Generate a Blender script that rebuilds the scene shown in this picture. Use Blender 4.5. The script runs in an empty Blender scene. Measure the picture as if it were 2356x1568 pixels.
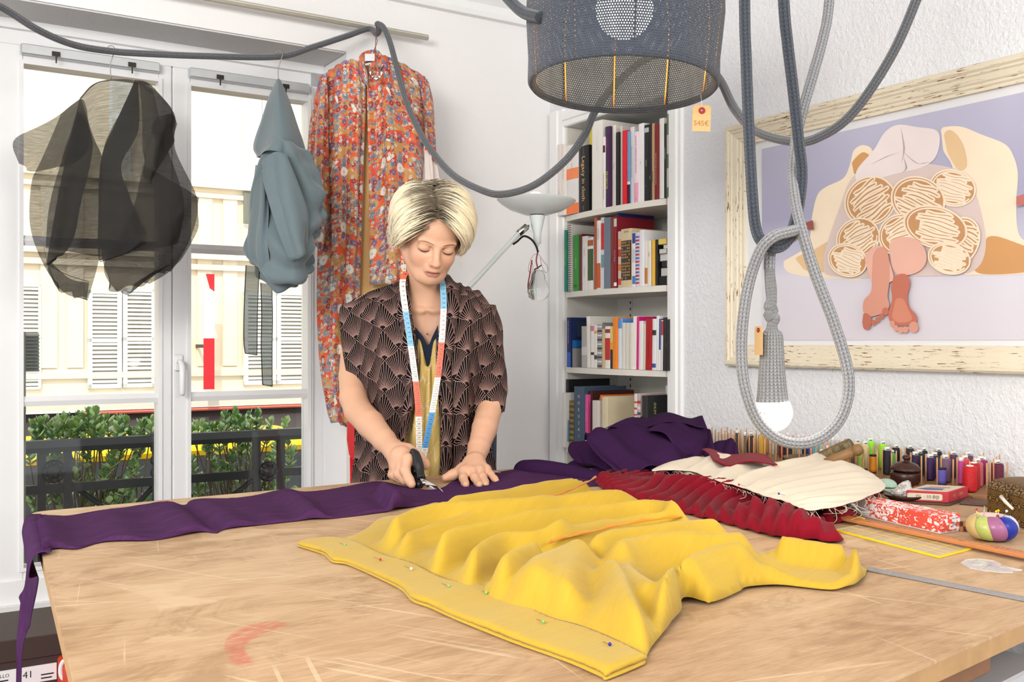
import bpy, math, random
import numpy as np
from mathutils import Vector, Matrix, noise as mnoise
from mathutils.geometry import interpolate_bezier

# ---------------------------------------------------------------- camera
F, CX, CY, EYE = 2310.0, 1178.0, 784.0, 1.25      # focal length and centre in photo pixels, eye height in m
SC = bpy.context.scene
COL = SC.collection
cam_d = bpy.data.cameras.new('camera')
cam_d.sensor_width = 36.0
cam_d.lens = F / 2356.0 * 36.0
cam_d.clip_start = 0.05
cam_d.clip_end = 200
cam = bpy.data.objects.new('camera', cam_d)
COL.objects.link(cam)
cam.location = (0, 0, EYE)
cam.rotation_euler = (math.pi / 2, 0, 0)
SC.camera = cam
# ---------------------------------------------------------------- sky, lamps, exposure
SC.view_settings.view_transform = 'Standard'
SC.view_settings.look = 'None'
SC.view_settings.gamma = 1.0
SC.view_settings.exposure = 0.55
SC.view_settings.use_curve_mapping = False
SC.cycles.use_denoising = True
SC.cycles.max_bounces = 5
SC.cycles.diffuse_bounces = 3
SC.cycles.glossy_bounces = 2
SC.cycles.transmission_bounces = 4
SC.cycles.transparent_max_bounces = 12
SC.cycles.adaptive_threshold = 0.06
SC.cycles.sample_clamp_indirect = 8.0
W = bpy.data.worlds.new('sky')
SC.world = W
W.use_nodes = True
W.node_tree.nodes['Background'].inputs[0].default_value = (0.93, 0.97, 1.0, 1)
W.node_tree.nodes['Background'].inputs[1].default_value = 1.25

def area(name, loc, target, size, power, color=(1, 1, 1)):
    l = bpy.data.lights.new(name, 'AREA')
    l.shape = 'RECTANGLE'
    l.size, l.size_y = size
    l.energy = power
    l.color = color
    o = bpy.data.objects.new(name, l)
    COL.objects.link(o)
    o.location = loc
    o.rotation_euler = (Vector(target) - Vector(loc)).to_track_quat('-Z', 'Y').to_euler()
    return o

area('studio_softbox', (-1.3, -1.2, 2.45), (-0.25, 3.1, 1.3), (1.6, 1.2), 105, (1.0, 0.965, 0.92))
area('studio_fill', (1.9, -0.6, 2.5), (0.2, 2.6, 1.0), (1.2, 1.0), 30, (1.0, 0.97, 0.93))
sun_d = bpy.data.lights.new('sun', 'SUN')
sun_d.energy = 1.7
sun_d.angle = 0.02
sun_d.color = (1.0, 0.95, 0.86)
sun = bpy.data.objects.new('sun', sun_d)
COL.objects.link(sun)

# ---------------------------------------------------------------- places in the room
A0 = math.radians(32.3)
UW = Vector((math.cos(A0), math.sin(A0), 0))       # along the window wall, to the right
MW = Vector((-math.sin(A0), math.cos(A0), 0))      # out through the window wall
UR = Vector((math.sin(A0), -math.cos(A0), 0))      # along the right wall, towards the viewer
NR = Vector((math.cos(A0), math.sin(A0), 0))       # into the right wall
DR, DW = 2.25, 3.28                                # distances of the two walls from the viewer
CORNER = NR * DR + MW * DW
ZT = 0.91                                          # table top
CEIL = 2.62
sun.rotation_euler = (MW * 1.0 + UW * 0.45 + Vector((0, 0, -1.05))).to_track_quat('-Z', 'Y').to_euler()

def ray(px, py):
    return Vector(((px - CX) / F, 1.0, -(py - CY) / F))
def P(px, py, d):
    return ray(px, py) * d + Vector((0, 0, EYE))
def T(px, py, h=0.0):
    return P(px, py, (EYE - ZT - h) * F / (py - CY))
def WR(px, py, b=0.0):
    r = ray(px, py)
    return r * ((DR + b) / r.dot(NR)) + Vector((0, 0, EYE))
def WW(px, py, b=0.0):
    r = ray(px, py)
    return r * ((DW + b) / r.dot(MW)) + Vector((0, 0, EYE))

class Frame:
    """A local frame: a along ux, b along uy, z up."""
    def __init__(s, o, ux, uy):
        s.o, s.ux, s.uy = Vector(o), Vector(ux), Vector(uy)
    def __call__(s, a, b, z):
        return s.o + s.ux * a + s.uy * b + Vector((0, 0, z))
    def a(s, p):
        return (Vector(p) - s.o).dot(s.ux)
def rotframe(o, deg):
    t = math.radians(deg)
    return Frame(o, (math.cos(t), math.sin(t), 0), (-math.sin(t), math.cos(t), 0))
FW = Frame((CORNER.x, CORNER.y, 0), UW, MW)        # window wall: a < 0 to the left of the corner
FR = Frame((CORNER.x, CORNER.y, 0), UR, NR)        # right wall: a > 0 towards the viewer
FT = Frame((0, 0, ZT), UW, MW)

# ---------------------------------------------------------------- meshes
class MB:
    def __init__(s):
        s.v, s.f, s.uv, s.mi, s.smooth = [], [], [], [], []
    def add(s, vs, fs, uvs=None, mi=0, smooth=False):
        n = len(s.v)
        s.v.extend([tuple(x) for x in vs])
        for k, f in enumerate(fs):
            s.f.append(tuple(i + n for i in f))
            s.uv.append([uvs[i] for i in f] if uvs is not None else None)
            s.mi.append(mi)
            s.smooth.append(smooth)
        return s
    def fbox(s, fr, a0, a1, b0, b1, z0, z1, mi=0, bev=0.0):
        if bev <= 0:
            vs = [fr(a, b, z) for z in (z0, z1) for a, b in ((a0, b0), (a1, b0), (a1, b1), (a0, b1))]
            fs = [(0, 3, 2, 1), (4, 5, 6, 7), (0, 1, 5, 4), (1, 2, 6, 5), (2, 3, 7, 6), (3, 0, 4, 7)]
            return s.add(vs, fs, mi=mi)
        e = bev
        def ring(z, i):
            return [fr(a, b, z) for a, b in ((a0 + i + e, b0 + i), (a1 - i - e, b0 + i), (a1 - i, b0 + i + e), (a1 - i, b1 - i - e),
                                             (a1 - i - e, b1 - i), (a0 + i + e, b1 - i), (a0 + i, b1 - i - e), (a0 + i, b0 + i + e))]
        vs = ring(z0, e) + ring(z0 + e, 0) + ring(z1 - e, 0) + ring(z1, e)
        fs = [tuple(range(7, -1, -1)), tuple(range(24, 32))]
        for r in range(3):
            for k in range(8):
                fs.append((r * 8 + k, r * 8 + (k + 1) % 8, r * 8 + 8 + (k + 1) % 8, r * 8 + 8 + k))
        return s.add(vs, fs, mi=mi)
    def prism(s, fr, poly, z0, z1, mi=0):
        """poly: list of (a, b)."""
        n = len(poly)
        vs = [fr(a, b, z0) for a, b in poly] + [fr(a, b, z1) for a, b in poly]
        fs = [tuple(range(n - 1, -1, -1)), tuple(range(n, 2 * n))] + [(k, (k + 1) % n, n + (k + 1) % n, n + k) for k in range(n)]
        return s.add(vs, fs, mi=mi)
    def sweep(s, prof, p0, p1, x, y, mi=0, smooth=False):
        """a flat profile (list of (x, y)) moved from p0 to p1"""
        n = len(prof)
        vs = [Vector(p) + x * a + y * b for p in (p0, p1) for a, b in prof]
        fs = [tuple(range(n - 1, -1, -1)), tuple(range(n, 2 * n))] + [(k, (k + 1) % n, n + (k + 1) % n, n + k) for k in range(n)]
        return s.add(vs, fs, mi=mi, smooth=smooth)
    def tube(s, path, r, n=8, caps=True, mi=0, smooth=True, flat=1.0, vscale=1.0):
        pts = [Vector(p) for p in path]
        rs = r if hasattr(r, '__len__') else [r] * len(pts)
        t0 = (pts[1] - pts[0]).normalized()
        up = Vector((0, 0, 1)) if abs(t0.z) < 0.9 else Vector((0, 1, 0))
        nx = t0.cross(up).normalized()
        vs, us, L = [], [], 0.0
        for i, p in enumerate(pts):
            t = (pts[min(i + 1, len(pts) - 1)] - pts[max(i - 1, 0)]).normalized()
            nx = (nx - t * nx.dot(t)).normalized()
            ny = t.cross(nx)
            if i:
                L += (p - pts[i - 1]).length
            for k in range(n + 1):
                a = 2 * math.pi * k / n
                vs.append(p + nx * math.cos(a) * rs[i] + ny * math.sin(a) * rs[i] * flat)
                us.append((k / n, L * vscale))
        fs = []
        m = n + 1
        for i in range(len(pts) - 1):
            for k in range(n):
                fs.append((i * m + k, i * m + k + 1, (i + 1) * m + k + 1, (i + 1) * m + k))
        if caps:
            fs.append(tuple(range(n - 1, -1, -1)))
            fs.append(tuple((len(pts) - 1) * m + k for k in range(n)))
        return s.add(vs, fs, us, mi, smooth)
    def lathe(s, c, prof, n=24, mi=0, smooth=True, axis=None, ell=(1, 1)):
        """prof: list of (r, h) about the axis through c"""
        c = Vector(c)
        ax = Vector(axis).normalized() if axis is not None else Vector((0, 0, 1))
        ex = ax.orthogonal().normalized() if axis is not None else Vector((1, 0, 0))
        ey = ax.cross(ex)
        vs, us = [], []
        L = 0.0
        for j, (r, h) in enumerate(prof):
            if j:
                L += math.hypot(r - prof[j - 1][0], h - prof[j - 1][1])
            for k in range(n + 1):
                a = 2 * math.pi * k / n
                vs.append(c + ax * h + ex * r * math.cos(a) * ell[0] + ey * r * math.sin(a) * ell[1])
                us.append((k / n, L))
        fs = []
        m = n + 1
        for j in range(len(prof) - 1):
            for k in range(n):
                fs.append((j * m + k, j * m + k + 1, (j + 1) * m + k + 1, (j + 1) * m + k))
        return s.add(vs, fs, us, mi, smooth)
    def ball(s, c, r, n=12, mi=0, sc=(1, 1, 1)):
        c = Vector(c)
        vs, fs = [], []
        h = n // 2
        for j in range(h + 1):
            b = math.pi * j / h
            for k in range(n):
                a = 2 * math.pi * k / n
                vs.append(c + Vector((math.sin(b) * math.cos(a) * r * sc[0], math.sin(b) * math.sin(a) * r * sc[1], -math.cos(b) * r * sc[2])))
        for j in range(h):
            for k in range(n):
                fs.append((j * n + k, j * n + (k + 1) % n, (j + 1) * n + (k + 1) % n, (j + 1) * n + k))
        return s.add(vs, fs, mi=mi, smooth=True)
    def grid(s, pts, mi=0, smooth=True, uv=None, closed=False):
        """pts: array (rows, cols, 3)"""
        pts = np.asarray(pts, float)
        R, C = pts.shape[:2]
        if uv is None:
            du = np.zeros((R, C)); dv = np.zeros((R, C))
            du[:, 1:] = np.cumsum(np.linalg.norm(np.diff(pts, axis=1), axis=2), axis=1)
            du -= du[:, C // 2:C // 2 + 1]
            dv[1:, :] = np.cumsum(np.linalg.norm(np.diff(pts, axis=0), axis=2), axis=0)
            uv = np.stack([du, dv], 2)
        fs = []
        for i in range(R - 1):
            for j in range(C - 1):
                fs.append((i * C + j, i * C + j + 1, (i + 1) * C + j + 1, (i + 1) * C + j))
        s.add(pts.reshape(-1, 3), fs, uv.reshape(-1, 2), mi, smooth)
        return s

def mesh_from(name, mb, mats, off=None):
    me = bpy.data.meshes.new(name)
    vs = mb.v if off is None else [(x - off[0], y - off[1], z - off[2]) for x, y, z in mb.v]
    me.from_pydata(vs, [], mb.f)
    for m in (mats if isinstance(mats, (list, tuple)) else [mats]):
        me.materials.append(m)
    me.polygons.foreach_set('use_smooth', mb.smooth)
    if any(mb.mi):
        me.polygons.foreach_set('material_index', mb.mi)
    if any(u is not None for u in mb.uv):
        ul = me.uv_layers.new(name='UVMap')
        flat = []
        for f, u in zip(mb.f, mb.uv):
            for k in range(len(f)):
                flat.extend(u[k] if u is not None else (0.0, 0.0))
        ul.data.foreach_set('uv', flat)
    me.update()
    return me

def tag(o, label=None, cat=None, group=None, kind=None):
    if label: o['label'] = label
    if cat: o['category'] = cat
    if group: o['group'] = group
    if kind: o['kind'] = kind
    return o

def thing(name, label, cat, loc=(0, 0, 0), group=None):
    o = bpy.data.objects.new(name, None)
    COL.objects.link(o)
    o.location = loc
    o.empty_display_size = 0.05
    return tag(o, label, cat, group)

def put(o, parent):
    """hang a part, built in room coordinates, on its thing"""
    o.parent = parent
    m = Matrix.Translation(parent.location)
    if parent.parent is not None:
        m = m_world(parent)
    o.matrix_parent_inverse = m.inverted()
    return o
def m_world(o):
    m = Matrix.Translation(o.location)
    if o.parent is not None:
        return m_world(o.parent) @ o.matrix_parent_inverse @ m
    return m

def obj(name, mb, mats, parent=None, label=None, cat=None, group=None, kind=None, solid=0.0, sub=0, off=-1.0):
    vs = np.array(mb.v)
    lo, hi = vs.min(0), vs.max(0)
    loc = ((lo[0] + hi[0]) / 2, (lo[1] + hi[1]) / 2, lo[2]) if parent is None else (0, 0, 0)
    o = bpy.data.objects.new(name, mesh_from(name, mb, mats, loc))
    COL.objects.link(o)
    o.location = loc
    if parent is not None:
        put(o, parent)
    if sub:
        m = o.modifiers.new('sub', 'SUBSURF'); m.levels = m.render_levels = sub
    if solid:
        m = o.modifiers.new('solid', 'SOLIDIFY'); m.thickness = solid; m.offset = off
    return tag(o, label, cat, group, kind)

def inst(name, me, loc, parent=None, rot=(0, 0, 0), scale=(1, 1, 1), **kw):
    """another object that shares mesh data"""
    o = bpy.data.objects.new(name, me)
    COL.objects.link(o)
    o.location = loc
    o.rotation_euler = rot
    o.scale = scale
    if parent is not None:
        put(o, parent)
    return tag(o, **kw)

def text_mb(body, size, o, ux, uy, align='CENTER', mb=None, mi=0, squash=1.0, shear=0.0):
    """flat lettering: o = anchor, ux = reading direction, uy = letter-up direction"""
    c = bpy.data.curves.new('t', 'FONT')
    c.body = body
    c.size = size
    c.align_x = align
    c.align_y = 'CENTER'
    c.resolution_u = 2
    c.shear = shear
    t = bpy.data.objects.new('t', c)
    COL.objects.link(t)
    me = t.to_mesh()
    vs = [Vector(o) + Vector(ux) * (v.co.x * squash) + Vector(uy) * v.co.y for v in me.vertices]
    fs = [tuple(p.vertices) for p in me.polygons]
    t.to_mesh_clear()
    bpy.data.objects.remove(t)
    bpy.data.curves.remove(c)
    mb = mb or MB()
    if fs:
        mb.add(vs, fs, mi=mi)
    return mb

# ---------------------------------------------------------------- curves and cloth
def catmull(pts, n):
    """n samples per span through pts (array (k, d))"""
    p = np.asarray(pts, float)
    k = len(p)
    if k == 2:
        t = np.linspace(0, 1, n + 1)[:, None]
        return p[0] * (1 - t) + p[1] * t
    e = np.vstack([2 * p[0] - p[1], p, 2 * p[-1] - p[-2]])
    out = []
    for i in range(k - 1):
        a, b, c, d = e[i], e[i + 1], e[i + 2], e[i + 3]
        t = np.arange(n)[:, None] / n
        out.append(0.5 * ((2 * b) + (c - a) * t + (2 * a - 5 * b + 4 * c - d) * t ** 2 + (3 * b - a - 3 * c + d) * t ** 3))
    out.append(p[-1:])
    return np.vstack(out)

def smooth_path(pts, n=8):
    return [Vector(q) for q in catmull([tuple(p) for p in pts], n)]

def resample(pts, n):
    """n points evenly along a polyline (array)"""
    p = np.asarray(pts, float)
    s = np.concatenate([[0], np.cumsum(np.linalg.norm(np.diff(p, axis=0), axis=1))])
    t = np.linspace(0, s[-1], n)
    return np.stack([np.interp(t, s, p[:, k]) for k in range(p.shape[1])], 1)

def patch(rows, nu=8, nv=8, disp=None, nrow=None):
    """cloth through a grid of (photo x, photo y, distance); returns the point array"""
    L = max(len(r) for r in rows)
    rr = []
    for r in rows:
        w = np.array([tuple(P(*q)) for q in r])
        rr.append(w if len(w) == L else resample(catmull(w, 8), L))
    fine = np.array([catmull(r, nu) for r in rr])
    full = np.stack([catmull(fine[:, j], nv) for j in range(fine.shape[1])], 1)
    if disp is not None:
        R, C = full.shape[:2]
        v, u = np.meshgrid(np.linspace(0, 1, R), np.linspace(0, 1, C), indexing='ij')
        du = np.gradient(full, axis=1); dv = np.gradient(full, axis=0)
        n = np.cross(du, dv)
        n /= np.linalg.norm(n, axis=2, keepdims=True) + 1e-9
        eye = np.array([0, 0, EYE])
        sgn = np.sign(np.sum(n * (eye - full), axis=2, keepdims=True))
        full = full + n * sgn * disp(u, v)[..., None]
    return full

def seg_dist(X, Y, poly):
    """distance to a polyline (array (k, 2)) and the place along it (0..1) for arrays X, Y"""
    best = np.full(X.shape, 1e9); along = np.zeros(X.shape); side = np.zeros(X.shape)
    L = np.linalg.norm(np.diff(poly, axis=0), axis=1)
    S = np.concatenate([[0], np.cumsum(L)])
    for i in range(len(poly) - 1):
        a, b = poly[i], poly[i + 1]
        d = b - a
        t = np.clip(((X - a[0]) * d[0] + (Y - a[1]) * d[1]) / (d @ d + 1e-12), 0, 1)
        qx, qy = a[0] + t * d[0], a[1] + t * d[1]
        dist = np.hypot(X - qx, Y - qy)
        m = dist < best
        best = np.where(m, dist, best)
        along = np.where(m, (S[i] + t * L[i]) / S[-1], along)
        side = np.where(m, np.sign(d[0] * (Y - a[1]) - d[1] * (X - a[0])), side)
    return best, along, side

def inside(X, Y, poly):
    r = np.zeros(X.shape, bool)
    n = len(poly)
    for i in range(n):
        x1, y1 = poly[i]; x2, y2 = poly[(i + 1) % n]
        c = ((y1 > Y) != (y2 > Y)) & (X < (x2 - x1) * (Y - y1) / (y2 - y1 + 1e-12) + x1)
        r ^= c
    return r

def wob(X, Y, f, seed=0.0):
    """cheap smooth noise on arrays"""
    s = seed
    return (np.sin(X * f + 1.3 * s + 1.7 * np.sin(Y * f * 0.8 + s)) + np.sin(Y * f * 1.1 + 2.1 * s + 1.5 * np.sin(X * f * 0.7 - s))
            + np.sin((X + Y) * f * 0.63 + 4.0 * s)) / 3.0

def spread(outline, ridges, res=0.007, base=0.004, edge=0.012, rough=None, close=6, floor=ZT, mask=None):
    """a cloth lying on the table: outline in photo pixels (px, py[, height]), ridges = (polyline px/py, height, width[, sharp, lean]) in photo pixels"""
    o3 = np.array([tuple(T(q[0], q[1], q[2] if len(q) > 2 else 0.0)) for q in outline])
    ring = catmull(np.vstack([o3[-2:], o3, o3[:2]]), close)[2 * close:-2 * close]
    poly = ring[:, :2]
    lo, hi = poly.min(0) - res, poly.max(0) + res
    xs = np.arange(lo[0], hi[0], res); ys = np.arange(lo[1], hi[1], res)
    X, Y = np.meshgrid(xs, ys, indexing='ij')
    cx, cy = X[:-1, :-1] + res / 2, Y[:-1, :-1] + res / 2
    cell = inside(cx, cy, poly)
    used = np.zeros(X.shape, bool)
    for a in (0, 1):
        for b in (0, 1):
            used[a:X.shape[0] - 1 + a, b:X.shape[1] - 1 + b] |= cell
    full = np.ones(X.shape, int) * 0
    for a in (0, 1):
        for b in (0, 1):
            full[a:X.shape[0] - 1 + a, b:X.shape[1] - 1 + b] += cell
    rim = used & (full < 4)
    q = np.vstack([poly, poly[:1]])
    ix = np.argwhere(rim)
    for i, j in ix:                                   # the rim of the cloth follows the outline exactly
        p = np.array([X[i, j], Y[i, j]])
        a, d = q[:-1], q[1:] - q[:-1]
        t = np.clip(((p - a) * d).sum(1) / ((d * d).sum(1) + 1e-12), 0, 1)
        c = a + d * t[:, None]
        k = np.argmin(((c - p) ** 2).sum(1))
        X[i, j], Y[i, j] = c[k]
    Z = np.zeros(X.shape); NEG = np.zeros(X.shape)
    dist, _, _ = seg_dist(X, Y, q)
    for r in ridges:
        pl, h, w = r[0], r[1], r[2]
        sharp = r[3] if len(r) > 3 else 2.0
        lean = r[4] if len(r) > 4 else 0.0
        pp = catmull([tuple(T(x, y, max(h, 0) * 0.9))[:2] for x, y in pl], 6)
        dd, al, sd = seg_dist(X, Y, pp)
        ww = w * (1 + lean * sd)
        end = np.clip(np.minimum(al, 1 - al) / 0.12, 0, 1)
        end = 0.35 + 0.65 * end * end * (3 - 2 * end)
        q_ = np.exp(-(dd / ww) ** sharp) * end
        if h > 0: Z = Z + (h * q_) ** 2.6
        else: NEG = NEG + h * q_
    Z = Z ** (1 / 2.6) + NEG
    if mask is not None: Z = Z * mask(X, Y)
    if rough is not None:
        Z = Z + rough(X, Y)
    fall = np.clip(dist / edge, 0, 1)
    fall = fall * fall * (3 - 2 * fall)
    Z = np.maximum(Z, 0) * (0.12 + 0.88 * fall) + base
    idx = -np.ones(X.shape, int)
    idx[used] = np.arange(used.sum())
    V = np.stack([X[used], Y[used], Z[used] + floor], 1)
    cs = np.argwhere(cell)
    fs = [(idx[i, j], idx[i + 1, j], idx[i + 1, j + 1], idx[i, j + 1]) for i, j in cs]
    mb = MB()
    mb.add(V, fs, [(v[0], v[1]) for v in V], smooth=True)
    return mb
# ---------------------------------------------------------------- materials
def srgb(r, g, b):
    def c(x):
        x /= 255.0
        return x / 12.92 if x <= 0.04045 else ((x + 0.055) / 1.055) ** 2.4
    return (c(r), c(g), c(b), 1.0)

class S:
    """a node socket with arithmetic"""
    nt = None
    def __init__(s, sock): s.k = sock
    @staticmethod
    def m(op, *a, clamp=False):
        n = S.nt.nodes.new('ShaderNodeMath'); n.operation = op; n.use_clamp = clamp
        for i, x in enumerate(a):
            if isinstance(x, S): S.nt.links.new(x.k, n.inputs[i])
            else: n.inputs[i].default_value = float(x)
        return S(n.outputs[0])
    def __add__(s, o): return S.m('ADD', s, o)
    __radd__ = __add__
    def __sub__(s, o): return S.m('SUBTRACT', s, o)
    def __rsub__(s, o): return S.m('SUBTRACT', o, s)
    def __mul__(s, o): return S.m('MULTIPLY', s, o)
    __rmul__ = __mul__
    def __truediv__(s, o): return S.m('DIVIDE', s, o)
    def __lt__(s, o): return S.m('LESS_THAN', s, o)
    def __gt__(s, o): return S.m('GREATER_THAN', s, o)
    def fract(s): return S.m('FRACT', s)
    def floor(s): return S.m('FLOOR', s)
    def abs(s): return S.m('ABSOLUTE', s)
    def sin(s): return S.m('SINE', s)
    def sqrt(s): return S.m('SQRT', s)
    def max(s, o): return S.m('MAXIMUM', s, o)
    def min(s, o): return S.m('MINIMUM', s, o)
    def ss(s, a, b):
        n = S.nt.nodes.new('ShaderNodeMapRange'); n.interpolation_type = 'SMOOTHSTEP'
        S.nt.links.new(s.k, n.inputs[0]); n.inputs[1].default_value = a; n.inputs[2].default_value = b
        return S(n.outputs[0])

class Mat:
    def __init__(s, name, color=(0.8, 0.8, 0.8, 1), rough=0.6, metal=0.0, spec=0.4, **kw):
        s.m = bpy.data.materials.new(name)
        s.m.use_nodes = True
        s.nt = s.m.node_tree
        s.b = s.nt.nodes['Principled BSDF']
        s.b.inputs['Base Color'].default_value = color
        s.b.inputs['Roughness'].default_value = rough
        s.b.inputs['Metallic'].default_value = metal
        s.b.inputs['Specular IOR Level'].default_value = spec
        for k, v in kw.items():
            s.b.inputs[k.replace('_', ' ')].default_value = v
        S.nt = s.nt
        s._co = {}
    def node(s, t, **kw):
        n = s.nt.nodes.new(t)
        for k, v in kw.items():
            if k.startswith('i_'): n.inputs[k[2:].replace('_', ' ')].default_value = v
            else: setattr(n, k, v)
        return n
    def link(s, a, b): s.nt.links.new(a.k if isinstance(a, S) else a, b)
    def co(s, kind='Object', scale=(1, 1, 1), rot=(0, 0, 0), loc=(0, 0, 0)):
        t = s.nt.nodes.new('ShaderNodeTexCoord')
        m = s.nt.nodes.new('ShaderNodeMapping')
        m.inputs['Scale'].default_value = scale; m.inputs['Rotation'].default_value = rot; m.inputs['Location'].default_value = loc
        s.link(t.outputs[kind], m.inputs[0])
        return m.outputs[0]
    def xyz(s, v):
        n = s.nt.nodes.new('ShaderNodeSeparateXYZ'); s.link(v, n.inputs[0])
        return S(n.outputs[0]), S(n.outputs[1]), S(n.outputs[2])
    def vec(s, x, y, z=0.0):
        n = s.nt.nodes.new('ShaderNodeCombineXYZ')
        for i, q in enumerate((x, y, z)):
            if isinstance(q, S): s.link(q, n.inputs[i])
            else: n.inputs[i].default_value = q
        return n.outputs[0]
    def noise(s, v, scale=5.0, detail=3.0, rough=0.5, dist=0.0):
        n = s.node('ShaderNodeTexNoise', i_Scale=scale, i_Detail=detail, i_Roughness=rough, i_Distortion=dist)
        s.link(v, n.inputs['Vector'])
        return S(n.outputs[0])
    def voro(s, v, scale=5.0, feature='F1', out='Distance', rand=1.0, smooth=None):
        n = s.node('ShaderNodeTexVoronoi', feature=feature)
        n.inputs['Scale'].default_value = scale
        n.inputs['Randomness'].default_value = rand
        s.link(v, n.inputs['Vector'])
        return n.outputs[out]
    def mix(s, f, a, b, mode='MIX'):
        n = s.node('ShaderNodeMix', data_type='RGBA', blend_type=mode)
        for sock, x in ((n.inputs[0], f), (n.inputs[6], a), (n.inputs[7], b)):
            if isinstance(x, S): s.link(x, sock)
            elif hasattr(x, 'is_linked'): s.link(x, sock)
            else: sock.default_value = x
        return n.outputs[2]
    def ramp(s, f, stops, interp='LINEAR'):
        n = s.node('ShaderNodeValToRGB')
        n.color_ramp.interpolation = interp
        e = n.color_ramp.elements
        while len(e) < len(stops): e.new(0.5)
        for k, (p, c) in enumerate(stops):
            e[k].position = p; e[k].color = c
        s.link(f, n.inputs[0])
        return n.outputs[0]
    def color(s, c): s.link(c, s.b.inputs['Base Color']); return s
    def rough(s, c): s.link(c, s.b.inputs['Roughness']); return s
    def alpha(s, c): s.link(c, s.b.inputs['Alpha']); return s
    def bump(s, h, strength=0.3, dist=0.01):
        n = s.node('ShaderNodeBump'); n.inputs['Strength'].default_value = strength; n.inputs['Distance'].default_value = dist
        s.link(h, n.inputs['Height']); s.link(n.outputs[0], s.b.inputs['Normal'])
        return s

def plain(name, rgb, rough=0.5, metal=0.0, var=0.06, scale=30.0, bump=0.0, **kw):
    """one colour with a little procedural unevenness"""
    c = srgb(*rgb)
    m = Mat(name, c, rough, metal, **kw)
    v = m.co('Object')
    f = m.noise(v, scale, 2)
    m.color(m.mix(f, tuple(x * (1 - var) for x in c[:3]) + (1,), tuple(min(1, x * (1 + var)) for x in c[:3]) + (1,)))
    if bump:
        m.bump(f, bump, 0.004)
    return m.m

def m_plaster(name, rgb, strength=0.35, scale=60):
    m = Mat(name, srgb(*rgb), 0.85, spec=0.2)
    v = m.co('Object')
    a = m.noise(v, scale, 3, 0.65)
    m.bump(a, strength, 0.012)
    g = m.noise(v, 1.2, 1)
    m.color(m.mix(g, srgb(*[min(255, x + 3) for x in rgb]), srgb(*[x - 5 for x in rgb])))
    return m.m

def m_cloth(name, rgb, var=0.12, weave=900.0, streak=None, rough=0.85, bump=0.25, sheen=0.25, rot=0.0, kind='Object', trans=0.0, light=None):
    c = srgb(*rgb)
    m = Mat(name, c, rough, spec=0.15)
    m.b.inputs['Sheen Weight'].default_value = sheen
    m.b.inputs['Sheen Roughness'].default_value = 0.5
    v = m.co(kind, rot=(0, 0, rot))
    x, y, z = m.xyz(v)
    st = m.noise(m.vec(x * (streak or 4.0), y * 160.0, z * 20.0), 1.0, 4, 0.65)
    n = m.noise(v, 30, 3)
    lo = tuple(q * (1 - 2.2 * var) for q in c[:3]) + (1,)
    hi = tuple(min(1, q * (1 + 1.6 * var)) for q in (srgb(*light)[:3] if light else c[:3])) + (1,)
    m.color(m.mix(st * 0.75 + n * 0.25, lo, hi))
    w = m.noise(v, weave, 2) * 0.5 + st
    m.bump(w, bump, 0.0015)
    return m.m
# ---------------------------------------------------------------- the room
M_WALL = m_plaster('wall_paint', (244, 242, 241), 0.10, 55)
M_WALLR = m_plaster('textured_wall_paint', (232, 233, 236), 0.5, 75)
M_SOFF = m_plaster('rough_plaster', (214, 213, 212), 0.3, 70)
M_GLOSS = plain('white_gloss_paint', (240, 240, 239), 0.35, var=0.025, scale=8)
M_FRAMEW = plain('white_window_paint', (236, 236, 236), 0.32, var=0.03, scale=6)
M_FLOOR = plain('dark_wood_floor', (92, 74, 60), 0.5, var=0.25, scale=12)

def wa(px, b=0.0): return FW.a(WW(px, CY, b))
def wz(px, py, b=0.0): return WW(px, py, b).z
def ra(px, b=0.0): return FR.a(WR(px, CY, b))
def rz(px, py, b=0.0): return WR(px, py, b).z

LINT = 2.262
OPL, OPR = wa(-420), wa(797)
mb = MB()
mb.fbox(FW, OPR, 0.32, 0, 0.30, 0, CEIL)
mb.fbox(FW, OPL, OPR, 0, 0.30, LINT, CEIL)
mb.fbox(FW, OPL - 2.2, OPL, 0, 0.30, 0, CEIL)
obj('wall_window', mb, M_WALL, kind='structure', label='white plastered wall around the tall window', cat='wall')
mb = MB()
mb.fbox(FW, OPL, OPR, 0.19, 0.30, 0, 0.5)
obj('wall_apron', mb, M_GLOSS, kind='structure', label='white panel below the window', cat='wall')
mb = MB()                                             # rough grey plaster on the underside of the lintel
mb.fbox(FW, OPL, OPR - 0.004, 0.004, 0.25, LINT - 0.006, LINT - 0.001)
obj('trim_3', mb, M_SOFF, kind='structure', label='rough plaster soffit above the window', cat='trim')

mb = MB()                                             # niche for the bookcase is left open
NA0, NA1, NZ0, NZ1 = ra(1301), ra(1541), 0.30, 2.075
mb.fbox(FR, -0.32, NA0, 0, 0.30, 0, CEIL)
mb.fbox(FR, NA0, NA1, 0, 0.30, NZ1, CEIL)
mb.fbox(FR, NA0, NA1, 0, 0.30, 0, NZ0)
mb.fbox(FR, NA0, NA1, 0.26, 0.30, NZ0, NZ1)
mb.fbox(FR, NA1, 4.6, 0, 0.30, 0, CEIL)
obj('wall_right', mb, M_WALLR, kind='structure', label='white rough-textured wall with a bookcase niche', cat='wall')

def box_room(name, a0, a1, b0, b1, z0, z1, m, **kw):
    mb = MB(); mb.fbox(FW, a0, a1, b0, b1, z0, z1)
    return obj(name, mb, m, kind='structure', **kw)
box_room('floor', -5.2, 0.3, -6.6, 0.3, -0.06, 0, M_FLOOR, label='dark wooden floor', cat='floor')
box_room('ceiling', -5.2, 0.3, -6.6, 0.3, CEIL, CEIL + 0.1, M_WALL, label='white ceiling', cat='ceiling')

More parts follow.
